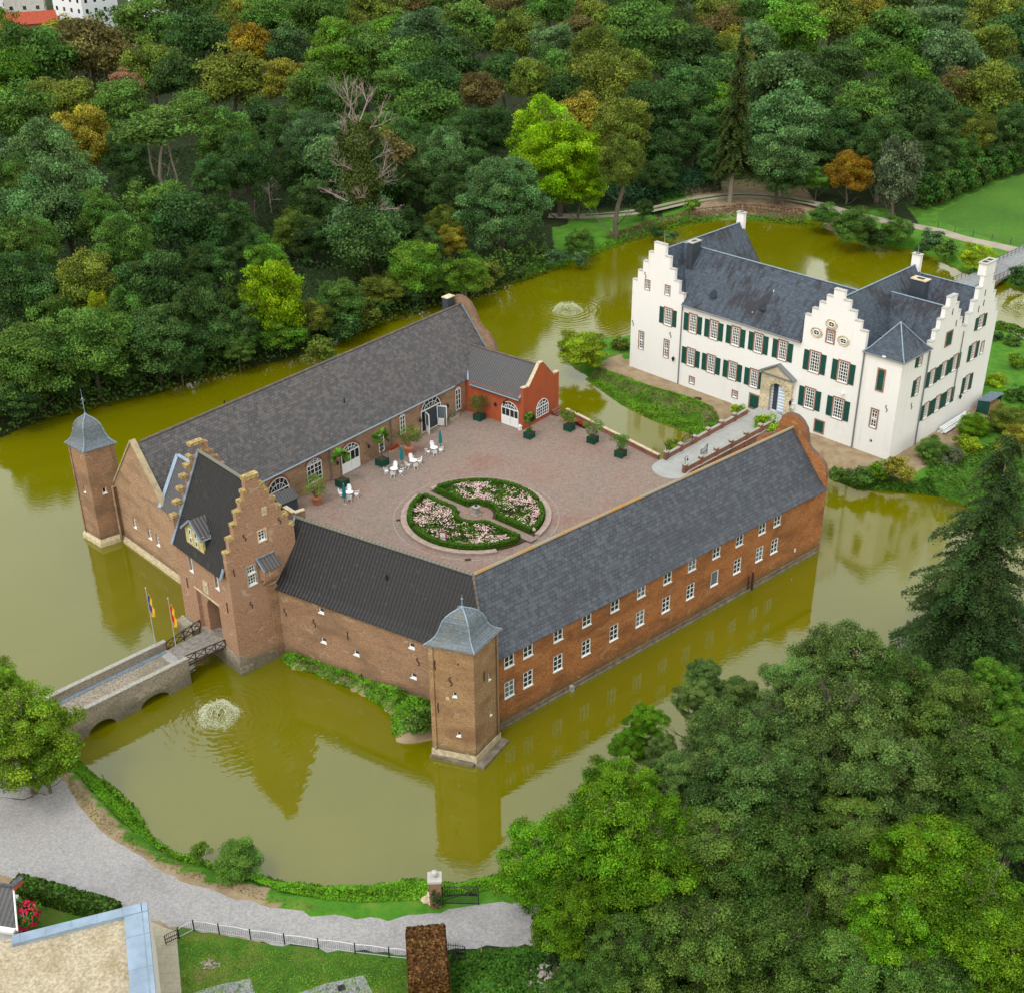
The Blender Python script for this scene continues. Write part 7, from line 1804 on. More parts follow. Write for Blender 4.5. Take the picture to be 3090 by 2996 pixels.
ADJ=dict(D='dark green',M='mid-green',G='grey-green',B='blue-green',L='fresh green',Y='yellow-green',YG='bright lime-green',OL='olive-green',O='golden orange',OB='brown-tinged',OY='yellow-olive',BR='pinkish-brown withered',N1='bright fresh green',N2='dusky grey-green',N3='deep green',LM='lime-yellow',LA='light green',GG='silvery grey-green',T='leafy green')
TREES=[];tr=random.Random(99)
def tree(x,y,rp,col,hc=13.,sz=1.05,kind='mid',ground=ZB,label=None,trunkmat=0,cat='tree',lift=None,sx=1.):
    "survey centre of the crown (sheet x,y), crown radius in sheet px; hc = height of the crown centre"
    p=upP(x,y,ground+hc);r=rp*mpp(p)
    if hc is None or hc<=0: pass
    TREES.append(dict(x=x,y=y,r=r,rp=rp,col=col,p=V((p.x,p.y,ground)),hc=hc,sz=sz,kind=kind,label=label,tm=trunkmat,cat=cat,sx=sx))
# --- left forest, moat bank row (crowns hang to the water)
for a in [(30,775,62,'D',5.5,'mid'),(60,690,85,'M',8,'mid'),(135,735,45,'D',5,'mid'),(175,650,78,'M',8.5,'mid'),(235,715,48,'D',5,'mid'),(300,660,78,'D',8.5,'mid'),(345,700,45,'D',4.5,'mid'),(412,650,62,'D',7,'mid'),(455,672,34,'M',4,'mid'),
 (535,650,55,'L',5,'mid'),(590,610,42,'OL',6,'mid'),(520,545,62,'YG',11,'mid'),(512,492,44,'L',13,'mid'),(652,585,55,'M',6,'mid'),(605,665,28,'OL',3,'bush'),(655,625,32,'D',3.5,'bush'),
 (735,562,42,'OL',5,'mid'),(795,505,52,'L',7,'mid'),(790,560,36,'D',4.5,'mid'),(845,545,44,'M',5,'mid'),(893,520,42,'L',5.5,'mid'),(700,600,30,'OL',3.5,'bush'),(925,515,28,'OL',3,'bush'),
 (45,540,75,'D',12,'mid'),(110,590,52,'M',9,'mid'),(172,540,72,'OL',12,'mid'),(240,590,50,'M',9.5,'mid'),(293,540,72,'D',12,'mid'),(385,582,60,'D',9,'mid'),(330,610,50,'D',8,'mid'),(235,455,55,'M',14,'mid'),(470,610,40,'D',7,'mid'),
 (185,575,30,'Y',11,'mid'),(440,545,30,'M',8,'bush')]:
    tree(*a[:4],hc=a[4],kind=a[5])
# --- second rows
for a in [(85,300,78,'G'),(122,385,90,'G'),(40,405,72,'G'),(185,400,48,'M'),(60,460,55,'M'),(160,250,58,'OY'),(35,215,60,'M'),(148,188,48,'OL'),(62,112,72,'M'),(165,92,68,'OB'),(118,60,36,'OY'),(268,52,58,'M'),(285,128,55,'OL'),(236,160,32,'BR'),
 (382,72,56,'D'),(477,80,42,'O'),(447,143,62,'OL'),(548,150,40,'OY'),(545,80,36,'G'),(240,190,50,'M'),(434,262,62,'M'),(470,306,58,'D'),(405,330,44,'D'),(552,236,42,'D'),(583,255,44,'B'),(372,205,42,'M'),(20,330,40,'M'),(12,135,50,'L'),
 (340,140,46,'D'),(640,68,36,'L'),(696,108,58,'M'),(632,122,52,'L'),(802,66,54,'B'),(789,118,58,'M'),(745,60,45,'L'),(907,58,58,'M'),(991,64,44,'OL'),(1062,78,42,'B'),(1142,88,44,'OL'),(1200,128,42,'OL'),(1222,45,62,'M'),(712,28,48,'OL'),(600,30,50,'M'),(970,10,40,'OB'),(1054,15,44,'M'),
 (810,165,62,'D'),(824,205,58,'M'),(760,175,48,'M'),(600,170,48,'M'),(640,190,46,'D'),(868,120,48,'D'),(915,170,38,'OB'),(960,130,40,'D'),(1015,150,40,'OL'),
 (1165,160,58,'OL'),(1192,235,58,'OL'),(1188,300,46,'OL'),(1130,130,36,'OL'),
 (1274,82,72,'M'),(1243,25,58,'M'),(1371,28,42,'OL'),(1451,26,48,'M'),(1521,50,54,'L'),(1590,28,48,'OL'),(1648,16,44,'OY'),(1717,88,76,'M'),(1728,150,58,'L'),(1783,55,60,'B'),(1821,100,52,'B'),(1898,22,48,'OL'),(1937,62,54,'D'),(1894,175,58,'OL'),(1929,150,40,'D'),(1840,165,48,'OB'),(1937,232,42,'D'),
 (1494,158,74,'G'),(1505,220,66,'G'),(1330,95,45,'D'),(1655,95,42,'M'),(1600,120,48,'D'),(1660,200,46,'M'),(1770,200,52,'D'),(1800,245,46,'D'),(1700,250,45,'D'),(1870,250,36,'OL'),(1240,190,48,'D'),(1310,170,54,'D'),(1560,170,48,'D')]:
    tree(*a,hc=16 if a[1]>60 else 15,kind='mid' if a[1]>230 else 'far')
for a in [(848,290,50,'G',13),(790,270,50,'D',12),(880,250,50,'D',12),(940,240,46,'D',12),(565,320,42,'D',11),(595,380,44,'D',9),(560,440,44,'OL',6),(780,340,45,'D',9),(860,370,45,'D',8),(900,320,46,'D',10),(600,450,42,'D',6),(775,425,36,'D',7),(845,425,34,'OL',5),(820,470,36,'D',4),(780,445,30,'B',4),(400,440,42,'D',8),(450,420,42,'D',8),(490,470,36,'D',6),(420,500,42,'D',7),(380,500,38,'D',6),(260,350,42,'D',10),(240,290,44,'D',12),(865,455,30,'OY',5),
 (1300,215,50,'D',12),(1262,290,46,'D',9),(1330,260,46,'D',10),(1370,300,38,'D',8),(1260,340,34,'D',5),(1440,250,40,'D',10),(1494,292,58,'G',11),(1500,340,40,'D',6),(1609,248,52,'D',11),(1560,290,50,'D',8),(1563,345,30,'T',4.5),(1660,285,46,'D',9),(1545,225,45,'D',12),(1232,400,20,'D',2.5),(1790,300,40,'D',8),(1840,290,40,'M',7),(1890,280,38,'D',8),(1940,275,34,'M',6),(1835,240,42,'D',9),(1765,350,28,'D',4)]:
    tree(*a[:4],hc=a[4],kind='mid')
# --- named trees
tree(960,330,62,'G',15,label='upper crown of large grey-green maple',kind='mid') if False else None
tree(962,395,86,'G',10.5,1.35,'near',label='large grey-green tree with full crown down to the bank beside the lime-green tree')
tree(1040,240,64,'YG',17,1.0,'mid',label='upper left lime-green tree rising above its lime-green neighbour')
tree(1070,300,88,'YG',13,1.15,'near',label='big bright lime-green tree standing at the path behind the castle moat')
tree(1110,360,48,'YG',7,1.1,'mid',label='lowest lime-green tree hanging over the path')
tree(1626,335,45,'O',6.5,1.2,'mid',label='golden orange autumn tree beside the path behind the castle')
tree(1719,330,50,'GG',10,1.9,'column',label='tall silvery grey-green columnar tree right of the orange tree')
tree(304,265,86,'M',19,.75,'open',label='umbrella-shaped green tree on tall bare pale trunks left of the dead tree',trunkmat=1)
tree(1716,170,50,'M',15,1.2,'mid',label='green tree with a tall pale whitish trunk near the right top',trunkmat=1)
for (x,y,rp,c,l) in ((1110,462,30,'T','rounded green bush on the slope above the left castle moat'),(1067,486,19,'B','bluish round bush at the waterline left of the rounded green bush'),(1112,492,15,'B','small bluish bush at the waterline'),(1324,390,15,'L','small light green bush beside the path before the spruce'),
   (1258,440,12,'D','small dark bush on the brown slope left of the castle gable'),(1285,447,11,'G','low grey-green bush near the waterline left of the castle gable'),(1582,412,28,'M','round green bush on the bank below the orange tree'),(1633,430,44,'M','wide spreading green bush hanging over the rear moat'),(1670,445,26,'D','dark green bush at the right end of the wide spreading bush'),(1717,440,30,'T','light leafy bush at the foot of the silvery columnar tree'),
   (1786,452,20,'B','dark bluish bush right of the leafy bush on the rear bank'),(1808,476,20,'M','upright green shrub on the rear bank before the meadow'),(1764,472,14,'D','small dark bush at the waterline below the meadow path'),(1870,492,32,'LM','big round lime-coloured bush at the start of the rear bridge'),
   (1955,525,22,'D','dark ivy-clad bush at the end of the rear bridge'),
   (1110,668,46,'LM','yellow-green leafy tree on the castle island tip beside the moat'),(1190,655,17,'OL','small olive bush at the left corner of the castle wall'),
   (1866,812,28,'N1','round clipped bright green bush beside the castle side wall'),(1925,800,34,'OL','olive-green round bush right of the clipped bright bush'),(1944,752,20,'M','small dark green round bush near the woodshed'),(1905,725,17,'LM','small yellow-green shrub behind the woodshed'),(1955,835,30,'OY','yellowish shrub at the right edge of the castle garden'),(1930,850,24,'OL','olive shrub behind the near conifer'),
   (1782,858,30,'M','dark green rounded shrub at the near castle corner'),(1815,868,24,'GG','silvery grey shrub beside the dark green shrub at the castle corner'),(1850,848,22,'LM','yellow-green shrub behind the silvery shrub'),(1684,896,19,'N1','narrow fresh green cypress-like shrub at the near castle corner'),(1724,898,26,'OY','yellow-green willowy shrub overhanging the moat at the castle corner'),(1650,906,18,'M','low green shrub on the island bank below the cellar door'),(1610,900,14,'M','small green shrub on the island bank beside the baroque gable'),
   (1413,782,13,'LM','small yellow-green shrub on the left parapet of the castle bridge'),(1472,815,24,'LM','yellow-green shrub covering the right parapet of the castle bridge'),(1288,848,13,'LM','yellow-green shrub inside the corner of the moat wall and bridge pillar'),
   (1905,640,12,'D','dark low garden shrub behind the castle corner'),(1940,650,14,'M','green garden shrub behind the castle near the moat'),(1955,690,20,'LA','light green shrub on the garden lawn at the right edge'),
   (455,1640,42,'T','large rounded willow bush on the moat bank beside the gravel road'),(382,1625,16,'L','small upright shrub on the bank left of the willow bush'),(800,1375,26,'T','leafy shrub on the strip below the front wing'),(765,1325,15,'L','upright seedling shrub below the front wing wall')):
    g=ZI if (x>1395 and y>600) or (1100<x<1200 and y>600) else ZB
    rr_m=rp*mpp(upP(x,y,2));tree(x,y,rp,c,hc=rr_m*.75,sz=.9,kind='bush' if rp<27 else 'shrub',ground=g,label=l,cat='bush')
# --- right foreground
for a in [(1150,1590,120,'N1',9.5),(1040,1640,95,'N1',7),(1240,1640,110,'N1',8.5),(1190,1500,80,'N1',10),(1100,1740,90,'N1',6.5),(1235,1378,44,'N1',8.5),(1205,1420,40,'N1',7),(1265,1430,42,'N2',7),(1345,1285,38,'N2',10),(1330,1330,45,'N2',9),(1390,1400,88,'N2',9.5),(1300,1480,70,'N2',8),(1610,1255,95,'N2',12),(1530,1310,75,'N2',11),(1620,1370,120,'N2',12),(1440,1500,120,'N2',10),(1500,1630,130,'N3',8.5),(1380,1620,100,'N3',8),(1720,1300,90,'N3',12),(1820,1350,110,'N3',12),(1850,1460,115,'N3',11),(1700,1470,115,'N2',11),(1940,1540,90,'N3',11),(1900,1300,60,'L',12),(1950,1400,65,'L',12),
 (1780,1640,120,'N1',11),(1860,1720,130,'N1',10.5),(1720,1760,110,'N1',9.5),(1930,1820,120,'N1',9.5),(1620,1720,90,'N3',8),(1350,1800,125,'N3',6.5),(1200,1820,95,'N3',5.5),(1500,1800,120,'N3',7),(1620,1860,110,'M',7),(1780,1890,120,'M',8),(1100,1880,60,'M',3.),(1290,1720,90,'N3',6),(1640,1590,90,'N3',9),(1470,1400,95,'N2',9.5),(1410,1330,60,'N2',9),(1560,1450,90,'N2',10),(1290,1590,90,'N1',7)]:
    tree(*a[:4],hc=a[4],kind='near',sz=.8)
tree(35,1400,108,'LA',7,1.0,'near',label='bright olive-green tree at the left edge beside the entrance bridge');tree(-20,1320,70,'LA',9,1.0,'near',label='upper left crown of the light green trees at the entrance bridge')
def landuse(p):
    q=np.array([(p.x,p.y)]);return sdist(q,moat)[0],sdist(q,isl)[0]
for t in TREES:
    if 540<t['y']<900 and t['kind'] in('mid','bush') and t['x']<1000:
        for _ in range(14):
            if landuse(t['p'])[0]<-1.2 or t['hc']<2.2: break
            t['hc']-=.6;p=upP(t['x'],t['y'],ZB+t['hc']);t['p']=V((p.x,p.y,ZB));t['r']=t['rp']*mpp(p)
for t in TREES:
    if t['cat']=='tree' and t['y']<330 and t['x']>1680:
        for _ in range(9):
            if sdist(np.array([(t['p'].x,t['p'].y)]),lawn)[0]<-3 or t['hc']<5: break
            t['hc']-=1;p=upP(t['x'],t['y'],ZB+t['hc']);t['p']=V((p.x,p.y,ZB));t['r']=t['rp']*mpp(p)
tree(78,1452,52,'LA',4,1.0,'near',label='low leafy crown at the bridge abutment below the light green trees')
hand=list(TREES)
# --- the forest behind: filler trees on a jittered grid where no surveyed crown stands
forest=[];fr2=random.Random(5)
for j in range(40):
    y=178+j*11.5
    for i in range(-32,33):
        x=i*12.5+fr2.uniform(-4,4)+(j%2)*6;yy=y+fr2.uniform(-4,4);p=V((x,yy,ZB))
        c_=RM.transposed()@(V((x,yy,14))-CAM);u=(CX_+F_*c_.x/-c_.z)/S;v=(CY_-F_*c_.y/-c_.z)/S
        if not(-70<u<2030 and -35<v<1000): continue
        forest.append((p,u,v))
n0=0;cand=[]
for p,u,v in forest:
    dmo,_=landuse(p)
    if dmo>-7: continue
    if p.x>0 and v>330 and u>1040: continue
    if u>1700 and v>205: continue
    if u>1260 and v>290: continue
    if u<480 and v<75 and u<330: 
        if v<105 and 10<u<130: continue
        if v<48: continue
    if (1040<u<1560) and v>330: continue
    ok=True
    for t in TREES:
        if (t['p']-p).length<max(6.5,t['r']*1.05): ok=False;break
        if t['rp']>25 and abs(u-t['x'])<t['rp']*.85 and -t['rp']*.9<(v-t['y'])<t['rp']*1.1: ok=False;break
    if ok: cand.append((p,u,v))
print('filler candidates',len(cand),'hand',len(hand))
pal=['M','D','M','OL','G','D','L','B','OL','M','OY','D','M','OB']
cand.sort(key=lambda c:(c[0]-CAM).length)
NF=max(0,300-sum(1 for t in hand if t['cat']=='tree')-3)
for p,u,v in cand[:NF]:
    r=fr2.uniform(7.,10.);z=V((p.x,p.y,0));c=fr2.choice(pal)
    hc=fr2.uniform(7,10) if v>150 else fr2.uniform(10,13)
    TREES.append(dict(x=u,y=v,r=r,rp=0,col=c,p=p,hc=hc,sz=fr2.uniform(.95,1.3),kind='far',label=None,tm=0,cat='tree',sx=1))
extra=cand[NF:]
# labels for the unnamed trees: colour + row + neighbour + order
def zonex(x,y):
    if y>1150: return 'grove'
    Z=[(110,'at the far left'),(230,'above the left tower'),(360,'by the umbrella tree'),(480,'above the barn roof'),(600,'left of the dead tree'),(780,'around the dead tree'),(900,'right of the dead tree'),(1010,'above the barn gable'),(1160,'by the lime-green trees'),(1290,'behind the moat path'),(1400,'left of the spruce'),(1480,'right of the spruce'),(1590,'above the castle'),(1700,'behind the orange tree'),(1800,'behind the columnar tree'),(9999,'at the far right')]
    for a,b in Z:
        if x<a: return b
def zoney(y,x):
    if y>1150: return 'front' if y>1650 else ('middle' if y>1400 else 'upper')
    for a,b in ((45,'at the top edge'),(100,'in the top row'),(160,'in the second row'),(225,'in the upper wood'),(300,'in the mid wood'),(390,'in the lower wood'),(500,'behind the bank'),(9999,'on the bank')):
        if y<a: return b
bk={}
for t in TREES:
    if t['label'] is None:
        k=(ADJ[t['col']],zoney(t['y'],t['x']),zonex(t['x'],t['y']));bk.setdefault(k,[]).append(t)
ORD=['first','second','third','fourth','fifth','sixth','seventh','eighth','ninth','tenth','eleventh','twelfth']
for (a,zy,zx),L in bk.items():
    L.sort(key=lambda t:t['x'])
    for i,t in enumerate(L):
        base=f"{a} tree {zy}, {zx}" if zx!='grove' else f"{a} tree in the {zy} part of the right grove"
        t['label']=base if len(L)==1 else (f"leftmost {base}" if i==0 else (f"rightmost {base}" if i==len(L)-1 else f"{ORD[i]} {base}, from left"))
def bare_tree(h,r,seed,levels=4,wide=1.,start=.4,trunkr=.5,mat='bark_dead',nb0=18,twig=1.):
    r_=random.Random(seed);q=MB();q.tube([V((0,0,-.5)),V((0,0,h*.5)),V((.3,0,h*.8))],[trunkr,trunkr*.7,trunkr*.25],7)
    def br(p,d,L,rad,lv):
        m_=p+d*L*.5+V((r_.uniform(-.1,.1),r_.uniform(-.1,.1),r_.uniform(-.05,.1)))*L;e=m_+(d+V((r_.uniform(-.25,.25),r_.uniform(-.25,.25),.15))).normalized()*L*.5
        q.tube([p,m_,e],[rad,rad*.75,rad*.45],4 if lv>1 else 3,cap=False)
        if lv<=0: return
        for k in range(4 if lv>1 else 5):
            t=r_.uniform(.25,1);s=p.lerp(m_,t*2) if t<.5 else m_.lerp(e,(t-.5)*2);nd=(d+V((r_.uniform(-.9,.9),r_.uniform(-.9,.9),r_.uniform(-.35,.6)))).normalized();br(s,nd,L*r_.uniform(.4,.65),rad*.5,lv-1)
    for i in range(nb0):
        f=start+(1-start)*.8*i/nb0;a=i*2.4+r_.uniform(-.3,.3);el=.15+.9*(i/nb0)+r_.uniform(-.15,.15);d=V((math.cos(a)*math.cos(el),math.sin(a)*math.cos(el),math.sin(el)));br(V((.1,0,h*f)),d,r*r_.uniform(.6,.85),trunkr*.3,levels-1)
    return q.mesh('branches',mat)
NB=[bare_tree(1.,.62,60+k,3,start=.25,trunkr=.03,mat='bark',nb0=13) for k in range(3)]
def plant(t,idx):
    kind=t['kind'];p=t['p'];r=t['r'];hc=t['hc']
    nm={'bush':'bush','shrub':'bush'}.get(kind,'tree')
    o=thing(nm,t['label'],t['cat'],p,tr.random()*6.28)
    if t['cat']=='tree': o['group']='grove trees at the lower right' if t['y']>1150 else 'forest trees behind the moat'
    me={'far':CB,'mid':CM,'near':CN,'bush':CU,'shrub':CM,'open':CO,'column':CC}[kind][idx%{'far':6,'mid':4,'near':4,'bush':4,'shrub':4,'open':2,'column':2}[kind]]
    top=hc+r*t['sz']*.95;bot={'open':hc-r*.6,'near':max(.5,hc-r*1.4),'far':max(2.,hc-r*1.5),'mid':max(.3,hc-r*1.55) if t['y']>380 else max(1.5,hc-r*1.6)}.get(kind,hc-r*t['sz'])
    if kind in('bush','shrub','column'): bot=-.7 if kind!='column' else .8
    
    if kind=='mid' and t['y']>540 and t['y']<900: bot=min(bot,.2)
    hz=(top-bot)/2/.95;k_=1.25 if kind in('bush','shrub') else (1.28 if t['rp']>0 else 1.) if kind=='far' else (1.15 if kind=='mid' else 1.14)
    c=sub(me,'crown',o);c.location=(0,0,(top+bot)/2);c.scale=(r*k_,r*k_*tr.uniform(.9,1.08),hz)
    b=COL[t['col']];j=tr.uniform(.84,1.18);c.color=(b[0]*j*tr.uniform(.9,1.12),b[1]*j,b[2]*j,1)
    if kind in('bush','shrub'):
        return
    if kind=='near' and r>3:
        nb=sub(NB[idx%3],'branches',o);nb.location=(0,0,bot+.15*(top-bot));nb.scale=(r*.86,r*.86,(top-bot)*.6)
    H=hc+r*.35;k=sub((TRP if t['tm'] else TR)[idx%3],'trunk',o);k.scale=(H*1.1,H*1.1,H)
    if kind=='open':
        for dx in (2.2,-2.6): k2=sub(TRP[(idx+1)%3],'trunk',o);k2.location=(dx,dx*.4,0);k2.scale=(H*.7,H*.7,H*.95);k2.rotation_euler=(0,.02*dx,dx)
for i,t in enumerate(TREES): plant(t,i)
if extra:
    ps=[];vs=[];tn=[];rs=np.random.RandomState(77)
    for i,(p,u,v) in enumerate(extra):
        r=rs.uniform(6.5,9.5);nc=34;nl=2600;d=unit(rs.randn(nc,3));d[:,2]=np.abs(d[:,2]);c=d*rs.uniform(.65,1.,nc)[:,None];cr=rs.uniform(.2,.36,nc);k=rs.randint(0,nc,nl);vv=unit(rs.randn(nl,3)+d[k]*.5+np.array([0,0,.5]))
        P=(c[k]+vv*(cr[k]*rs.uniform(.6,1,nl))[:,None])*np.array([r,r,r*1.1])+np.array([p.x,p.y,p.z+10]);ps.append(P);vs.append(vv*.8+rs.randn(nl,3)*.5)
        tt=rs.rand();tn.append(np.stack([rs.rand(nc)[k]*.45+rs.rand(nl)*.4,np.full(nl,tt)*.8+rs.rand(nl)*.2],1))
    P=np.concatenate(ps);me=quadmesh('far_wood',P,np.concatenate(vs),rs.uniform(.6,1.15,len(P))*.62,np.concatenate(tn),rs=rs);e=bpy.data.objects.new('far_wood',me);C.objects.link(e);e.color=(.05,.095,.02,1);stuff(e,'continuous treetops of the wood reaching the top edge of the picture','wood')
# --- conifers
def conifer(P,h,r,col,label,mesh,bare=0,tr_r=.35,grp=None):
    t=thing('conifer',label,'conifer',P,0);c=sub(mesh,'crown',t);c.color=(*col,1);k=MB();k.tube([(0,0,-.5),(0,0,h*.5),(0,0,h*.98)],[tr_r,tr_r*.6,.04],8);k2=k.mesh('trunk','bark_pale');sub(k2,'trunk',t);return t
# tall spruce by the path
pb_=upP(1397,386,ZB)
def hgt(x,y,P): 
    d=ray(x*S,y*S);t=math.hypot(P.x,P.y)/math.hypot(d.x,d.y);return CH+t*d.z
h_=hgt(1412,68,pb_)-ZB;print('spruce h',h_)
conifer(pb_,h_,6.,(.038,.062,.014),'tall dark spruce with a long bare trunk foot beside the path behind the castle',spruce_mesh(3,46,12,170,.3,h_,4.6,bare=.2,r0=1.),0,.6)
pn=upP(1850,1250,ZB);hn=hgt(1868,838,pn)-ZB;print('near conifer h',hn,pn)
conifer(pn,hn,7,(.03,.062,.016),'big dark fir with drooping layered branches at the right',spruce_mesh(5,27,17,760,.16,hn*1.03,9.3,bare=.02,r0=1.,droop=.75,irregular=.42,pw=.72),0,.45)
# ivy-clad dead tree
pd=upP(702,520,ZB);hd=hgt(690,175,pd)-ZB;hi=hgt(696,232,pd)-ZB;print('dead tree',hd,hi)
t=thing('dead_tree','dead tree with a wide bare pinkish-grey crown above an ivy-wrapped trunk','tree',pd)
sub(bare_tree(hd,7.6,4,4,start=.36,trunkr=.55),'branches',t)
rs=np.random.RandomState(8);n=30000;zf=rs.rand(n);kk=(zf*9).astype(int);rr2=(2.2+1.0*np.sin(zf*9)*.35+1.9*(1-zf)**.8+.7*np.sin(zf*23))*rs.uniform(.45,1,n)**.5;a=rs.rand(n)*math.tau;rr2*=1+.3*np.sin(a*3+zf*14)
P_=np.stack([np.cos(a)*rr2,np.sin(a)*rr2,zf*hi],1);Nn=np.stack([np.cos(a),np.sin(a),rs.rand(n)*.8],1)+rs.randn(n,3)*.5
iv=sub(quadmesh('ivy',P_,Nn,rs.uniform(.14,.3,n),np.stack([rs.rand(n)*.8,rs.rand(n)],1),rs=rs),'ivy',t);iv.color=(.065,.1,.02,1)
p=upP(520,412,ZB);t=thing('dead_tree','small pale grey bare tree standing in the clearing left of the ivy-clad tree','tree',p);sub(bare_tree(11,3.,9,3,start=.3,trunkr=.2,mat='bark_pale',nb0=12),'branches',t)
p=upP(490,455,ZB);t=thing('tree_stump','tall thin broken dead trunk left of the small bare tree','tree trunk',p);q=MB();q.tube([(0,0,-.3),(.2,0,5),(.5,.2,9)],[.22,.16,.05],6);sub(q.mesh('trunk','bark_dead'),'trunk',t)
# clipped hornbeam row along the meadow
n_=15
for i in range(n_):
    f=i/(n_-1);x=1768+(1975-1768)*f;y=384+(296-384)*f;p=upP(x,y+14,ZB);t=thing('hedge_tree',f'{(ORD+["thirteenth","fourteenth","fifteenth"])[i]} rounded tree from the left in the row along the green meadow','tree',p,0,'row of rounded trees along the meadow')
    c=sub(CU[i%4],'crown',t);r=3.7;c.location=(0,0,3.6);c.scale=(r*.95,r*.95,4.1);c.color=(.04*tr.uniform(.8,1.4),.105*tr.uniform(.85,1.2),.018,1);k=sub(TR[i%4],'trunk',t);k.scale=(4,4,4)
# laurel hedge by the path: loose mass
def cover(name,label,cat,poly,n,hmax,size,col,seed,mat='leaf',ground=ZB,up_=1.,gfun=None,lump=.6,lumps=.5,kind='stuff',tone=(0,1)):
    rs=np.random.RandomState(seed);q=np.array([(p.x,p.y) for p in poly]);lo,hi_=q.min(0),q.max(0);G=rs.rand(n*4,2)*(hi_-lo)+lo;d=sdist(G,poly);G=G[d>0][:n];d=d[d>0][:n];n=len(G)
    if n==0: print('empty',name);return
    L=np.array([noise.noise(V((x*lump,y*lump,seed)))*.5+.5 for x,y in G]);zt=ground if gfun is None else gfun(G)
    h=hmax*(1-lumps+lumps*L*1.6)*np.clip(d/.8,.25,1);u=rs.rand(n)**.4;P=np.column_stack([G,zt+h*u]);Nn=rs.randn(n,3)*.6+np.array([0,0,up_])
    ct=np.array([noise.noise(V((x*lump*1.3,y*lump*1.3,seed+4)))*.5+.5 for x,y in G])
    me=quadmesh(name,P,Nn,rs.uniform(.6,1.2,n)*size,np.stack([np.clip(ct*.5+u*.3+rs.rand(n)*.3-.1,0,1),rs.rand(n)],1),mat,rs=rs)
    o=bpy.data.objects.new(name,me);C.objects.link(o);o.color=(*col,1);tag(o,label,cat,None,kind);return o
def gheight(G):
    a=np.maximum(land2(-sdist(G,moat),ZB,3.0),np.maximum(land2(sdist(G,isl),ZI,3.4),land2(sdist(G,bank),1.3,2.6)));return a
def land2(d,z,w,edge=-.35):
    t=np.clip((d+.4)/w,0,1);t=t*t*(3-2*t);return np.maximum(edge-.55+(z-edge+.55)*t,-.05)
cover('laurel_hedge','loose dark laurel thicket along the far side of the path behind the moat','thicket',PP([(1142,398),(1180,360),(1260,352),(1340,335),(1378,345),(1380,368),(1300,380),(1220,398)],ZB),9000,3.4,.3,(.02,.06,.025),3)
cover('undergrowth','dense dark undergrowth between the forest trunks','undergrowth',PP([(-80,830),(-80,420),(200,400),(420,380),(700,380),(1000,440),(1250,330),(1420,330),(1700,330),(1800,240),(1500,180),(500,180),(-80,160)] ,ZB)[:0] or [upP(x,y,ZB) for x,y in ((-60,840),(90,800),(250,765),(330,745),(480,702),(600,668),(700,628),(830,583),(930,556),(1040,515),(1040,420),(1150,395),(1380,352),(1500,365),(1600,380),(1700,400),(1760,380),(1960,290),(1960,180),(1300,200),(600,250),(100,330),(-100,420))],120000,3.2,.3,(.022,.055,.012),5,lump=.25,lumps=.8)
cover('bank_shrubs','leafy green growth at the waterline of the forest bank','shrubs',[upP(x,y,0) for x,y in ((-60,860),(90,806),(250,770),(330,748),(480,708),(600,674),(700,636),(830,592),(930,566),(1050,524),(1050,495),(930,532),(830,552),(700,590),(600,625),(480,660),(330,700),(90,750),(-60,800))],26000,4.2,.34,(.06,.125,.02),6,lump=.5,lumps=.9,gfun=gheight)
cover('bank_growth','bright green herbs and nettles on the narrow strip below the front wing','herbs',[sw(-1.8,.6),sw(0,-.5),sw(2.5,-1.5),sw(5,-1.),sw(8,-1.2),sw(11,-1.1),sw(14,-1.7),sw(16.3,-2.3),sw(18.2,-4.8),sw(19.4,-5.2),V((-8.0,96.8,0)),sw(19.6,-.1),sw(-1.8,-.1)],14000,1.15,.13,(.08,.23,.015),7,gfun=gheight,lump=.5,lumps=.85)
gb=[upP(x,y,0) for x,y in ((128,1452),(150,1452),(185,1485),(225,1520),(262,1560),(285,1600),(330,1630),(400,1655),(450,1668),(560,1690),(650,1697),(720,1694),(800,1685),(860,1690),(960,1680),(985,1700),(975,1722),(900,1734),(800,1747),(700,1752),(620,1746),(540,1730),(440,1690),(330,1640),(270,1606),(225,1578),(185,1538),(150,1496),(132,1466))]
cover('bank_grass','long bright green grass and nettles along the near moat bank','grass',gb,60000,.55,.12,(.09,.25,.014),8,gfun=gheight,lump=.45,lumps=.8,up_=.6)
cover('reeds','tall reed clumps at the near waterline of the bank','reeds',[upP(x,y,0) for x,y in ((195,1485),(262,1545),(292,1600),(330,1628),(400,1650),(560,1690),(650,1697),(720,1694),(800,1682),(870,1692),(960,1674),(960,1690),(870,1702),(800,1700),(650,1710),(520,1690),(400,1672),(300,1632),(262,1590),(200,1520))],9000,1.5,.16,(.085,.22,.014),18,gfun=gheight,lump=.9,lumps=1.,up_=.2)
cover('island_grass','thick green grass on the slope between the sandy yard and the castle moat','grass',[upP(x,y,ZI*.5) for x,y in ((1120,716),(1145,708),(1230,745),(1330,775),(1385,800),(1370,815),(1330,822),(1250,795),(1190,765))],22000,.6,.12,(.085,.21,.015),9,gfun=gheight,lump=.5)
cover('island_growth','low green plants along the island bank beside the curved gable','plants',[upP(x,y,.8) for x,y in ((1585,892),(1620,902),(1700,915),(1780,920),(1800,940),(1740,934),(1640,925),(1590,906))],5000,.9,.16,(.045,.13,.015),10,gfun=gheight)
cover('garden_plants','mixed green planting in the castle garden at the right edge','garden plants',[upP(x,y,ZI) for x,y in ((1760,880),(1900,850),(1990,720),(1990,1000),(1800,950))],9000,1.2,.2,(.05,.12,.015),12)
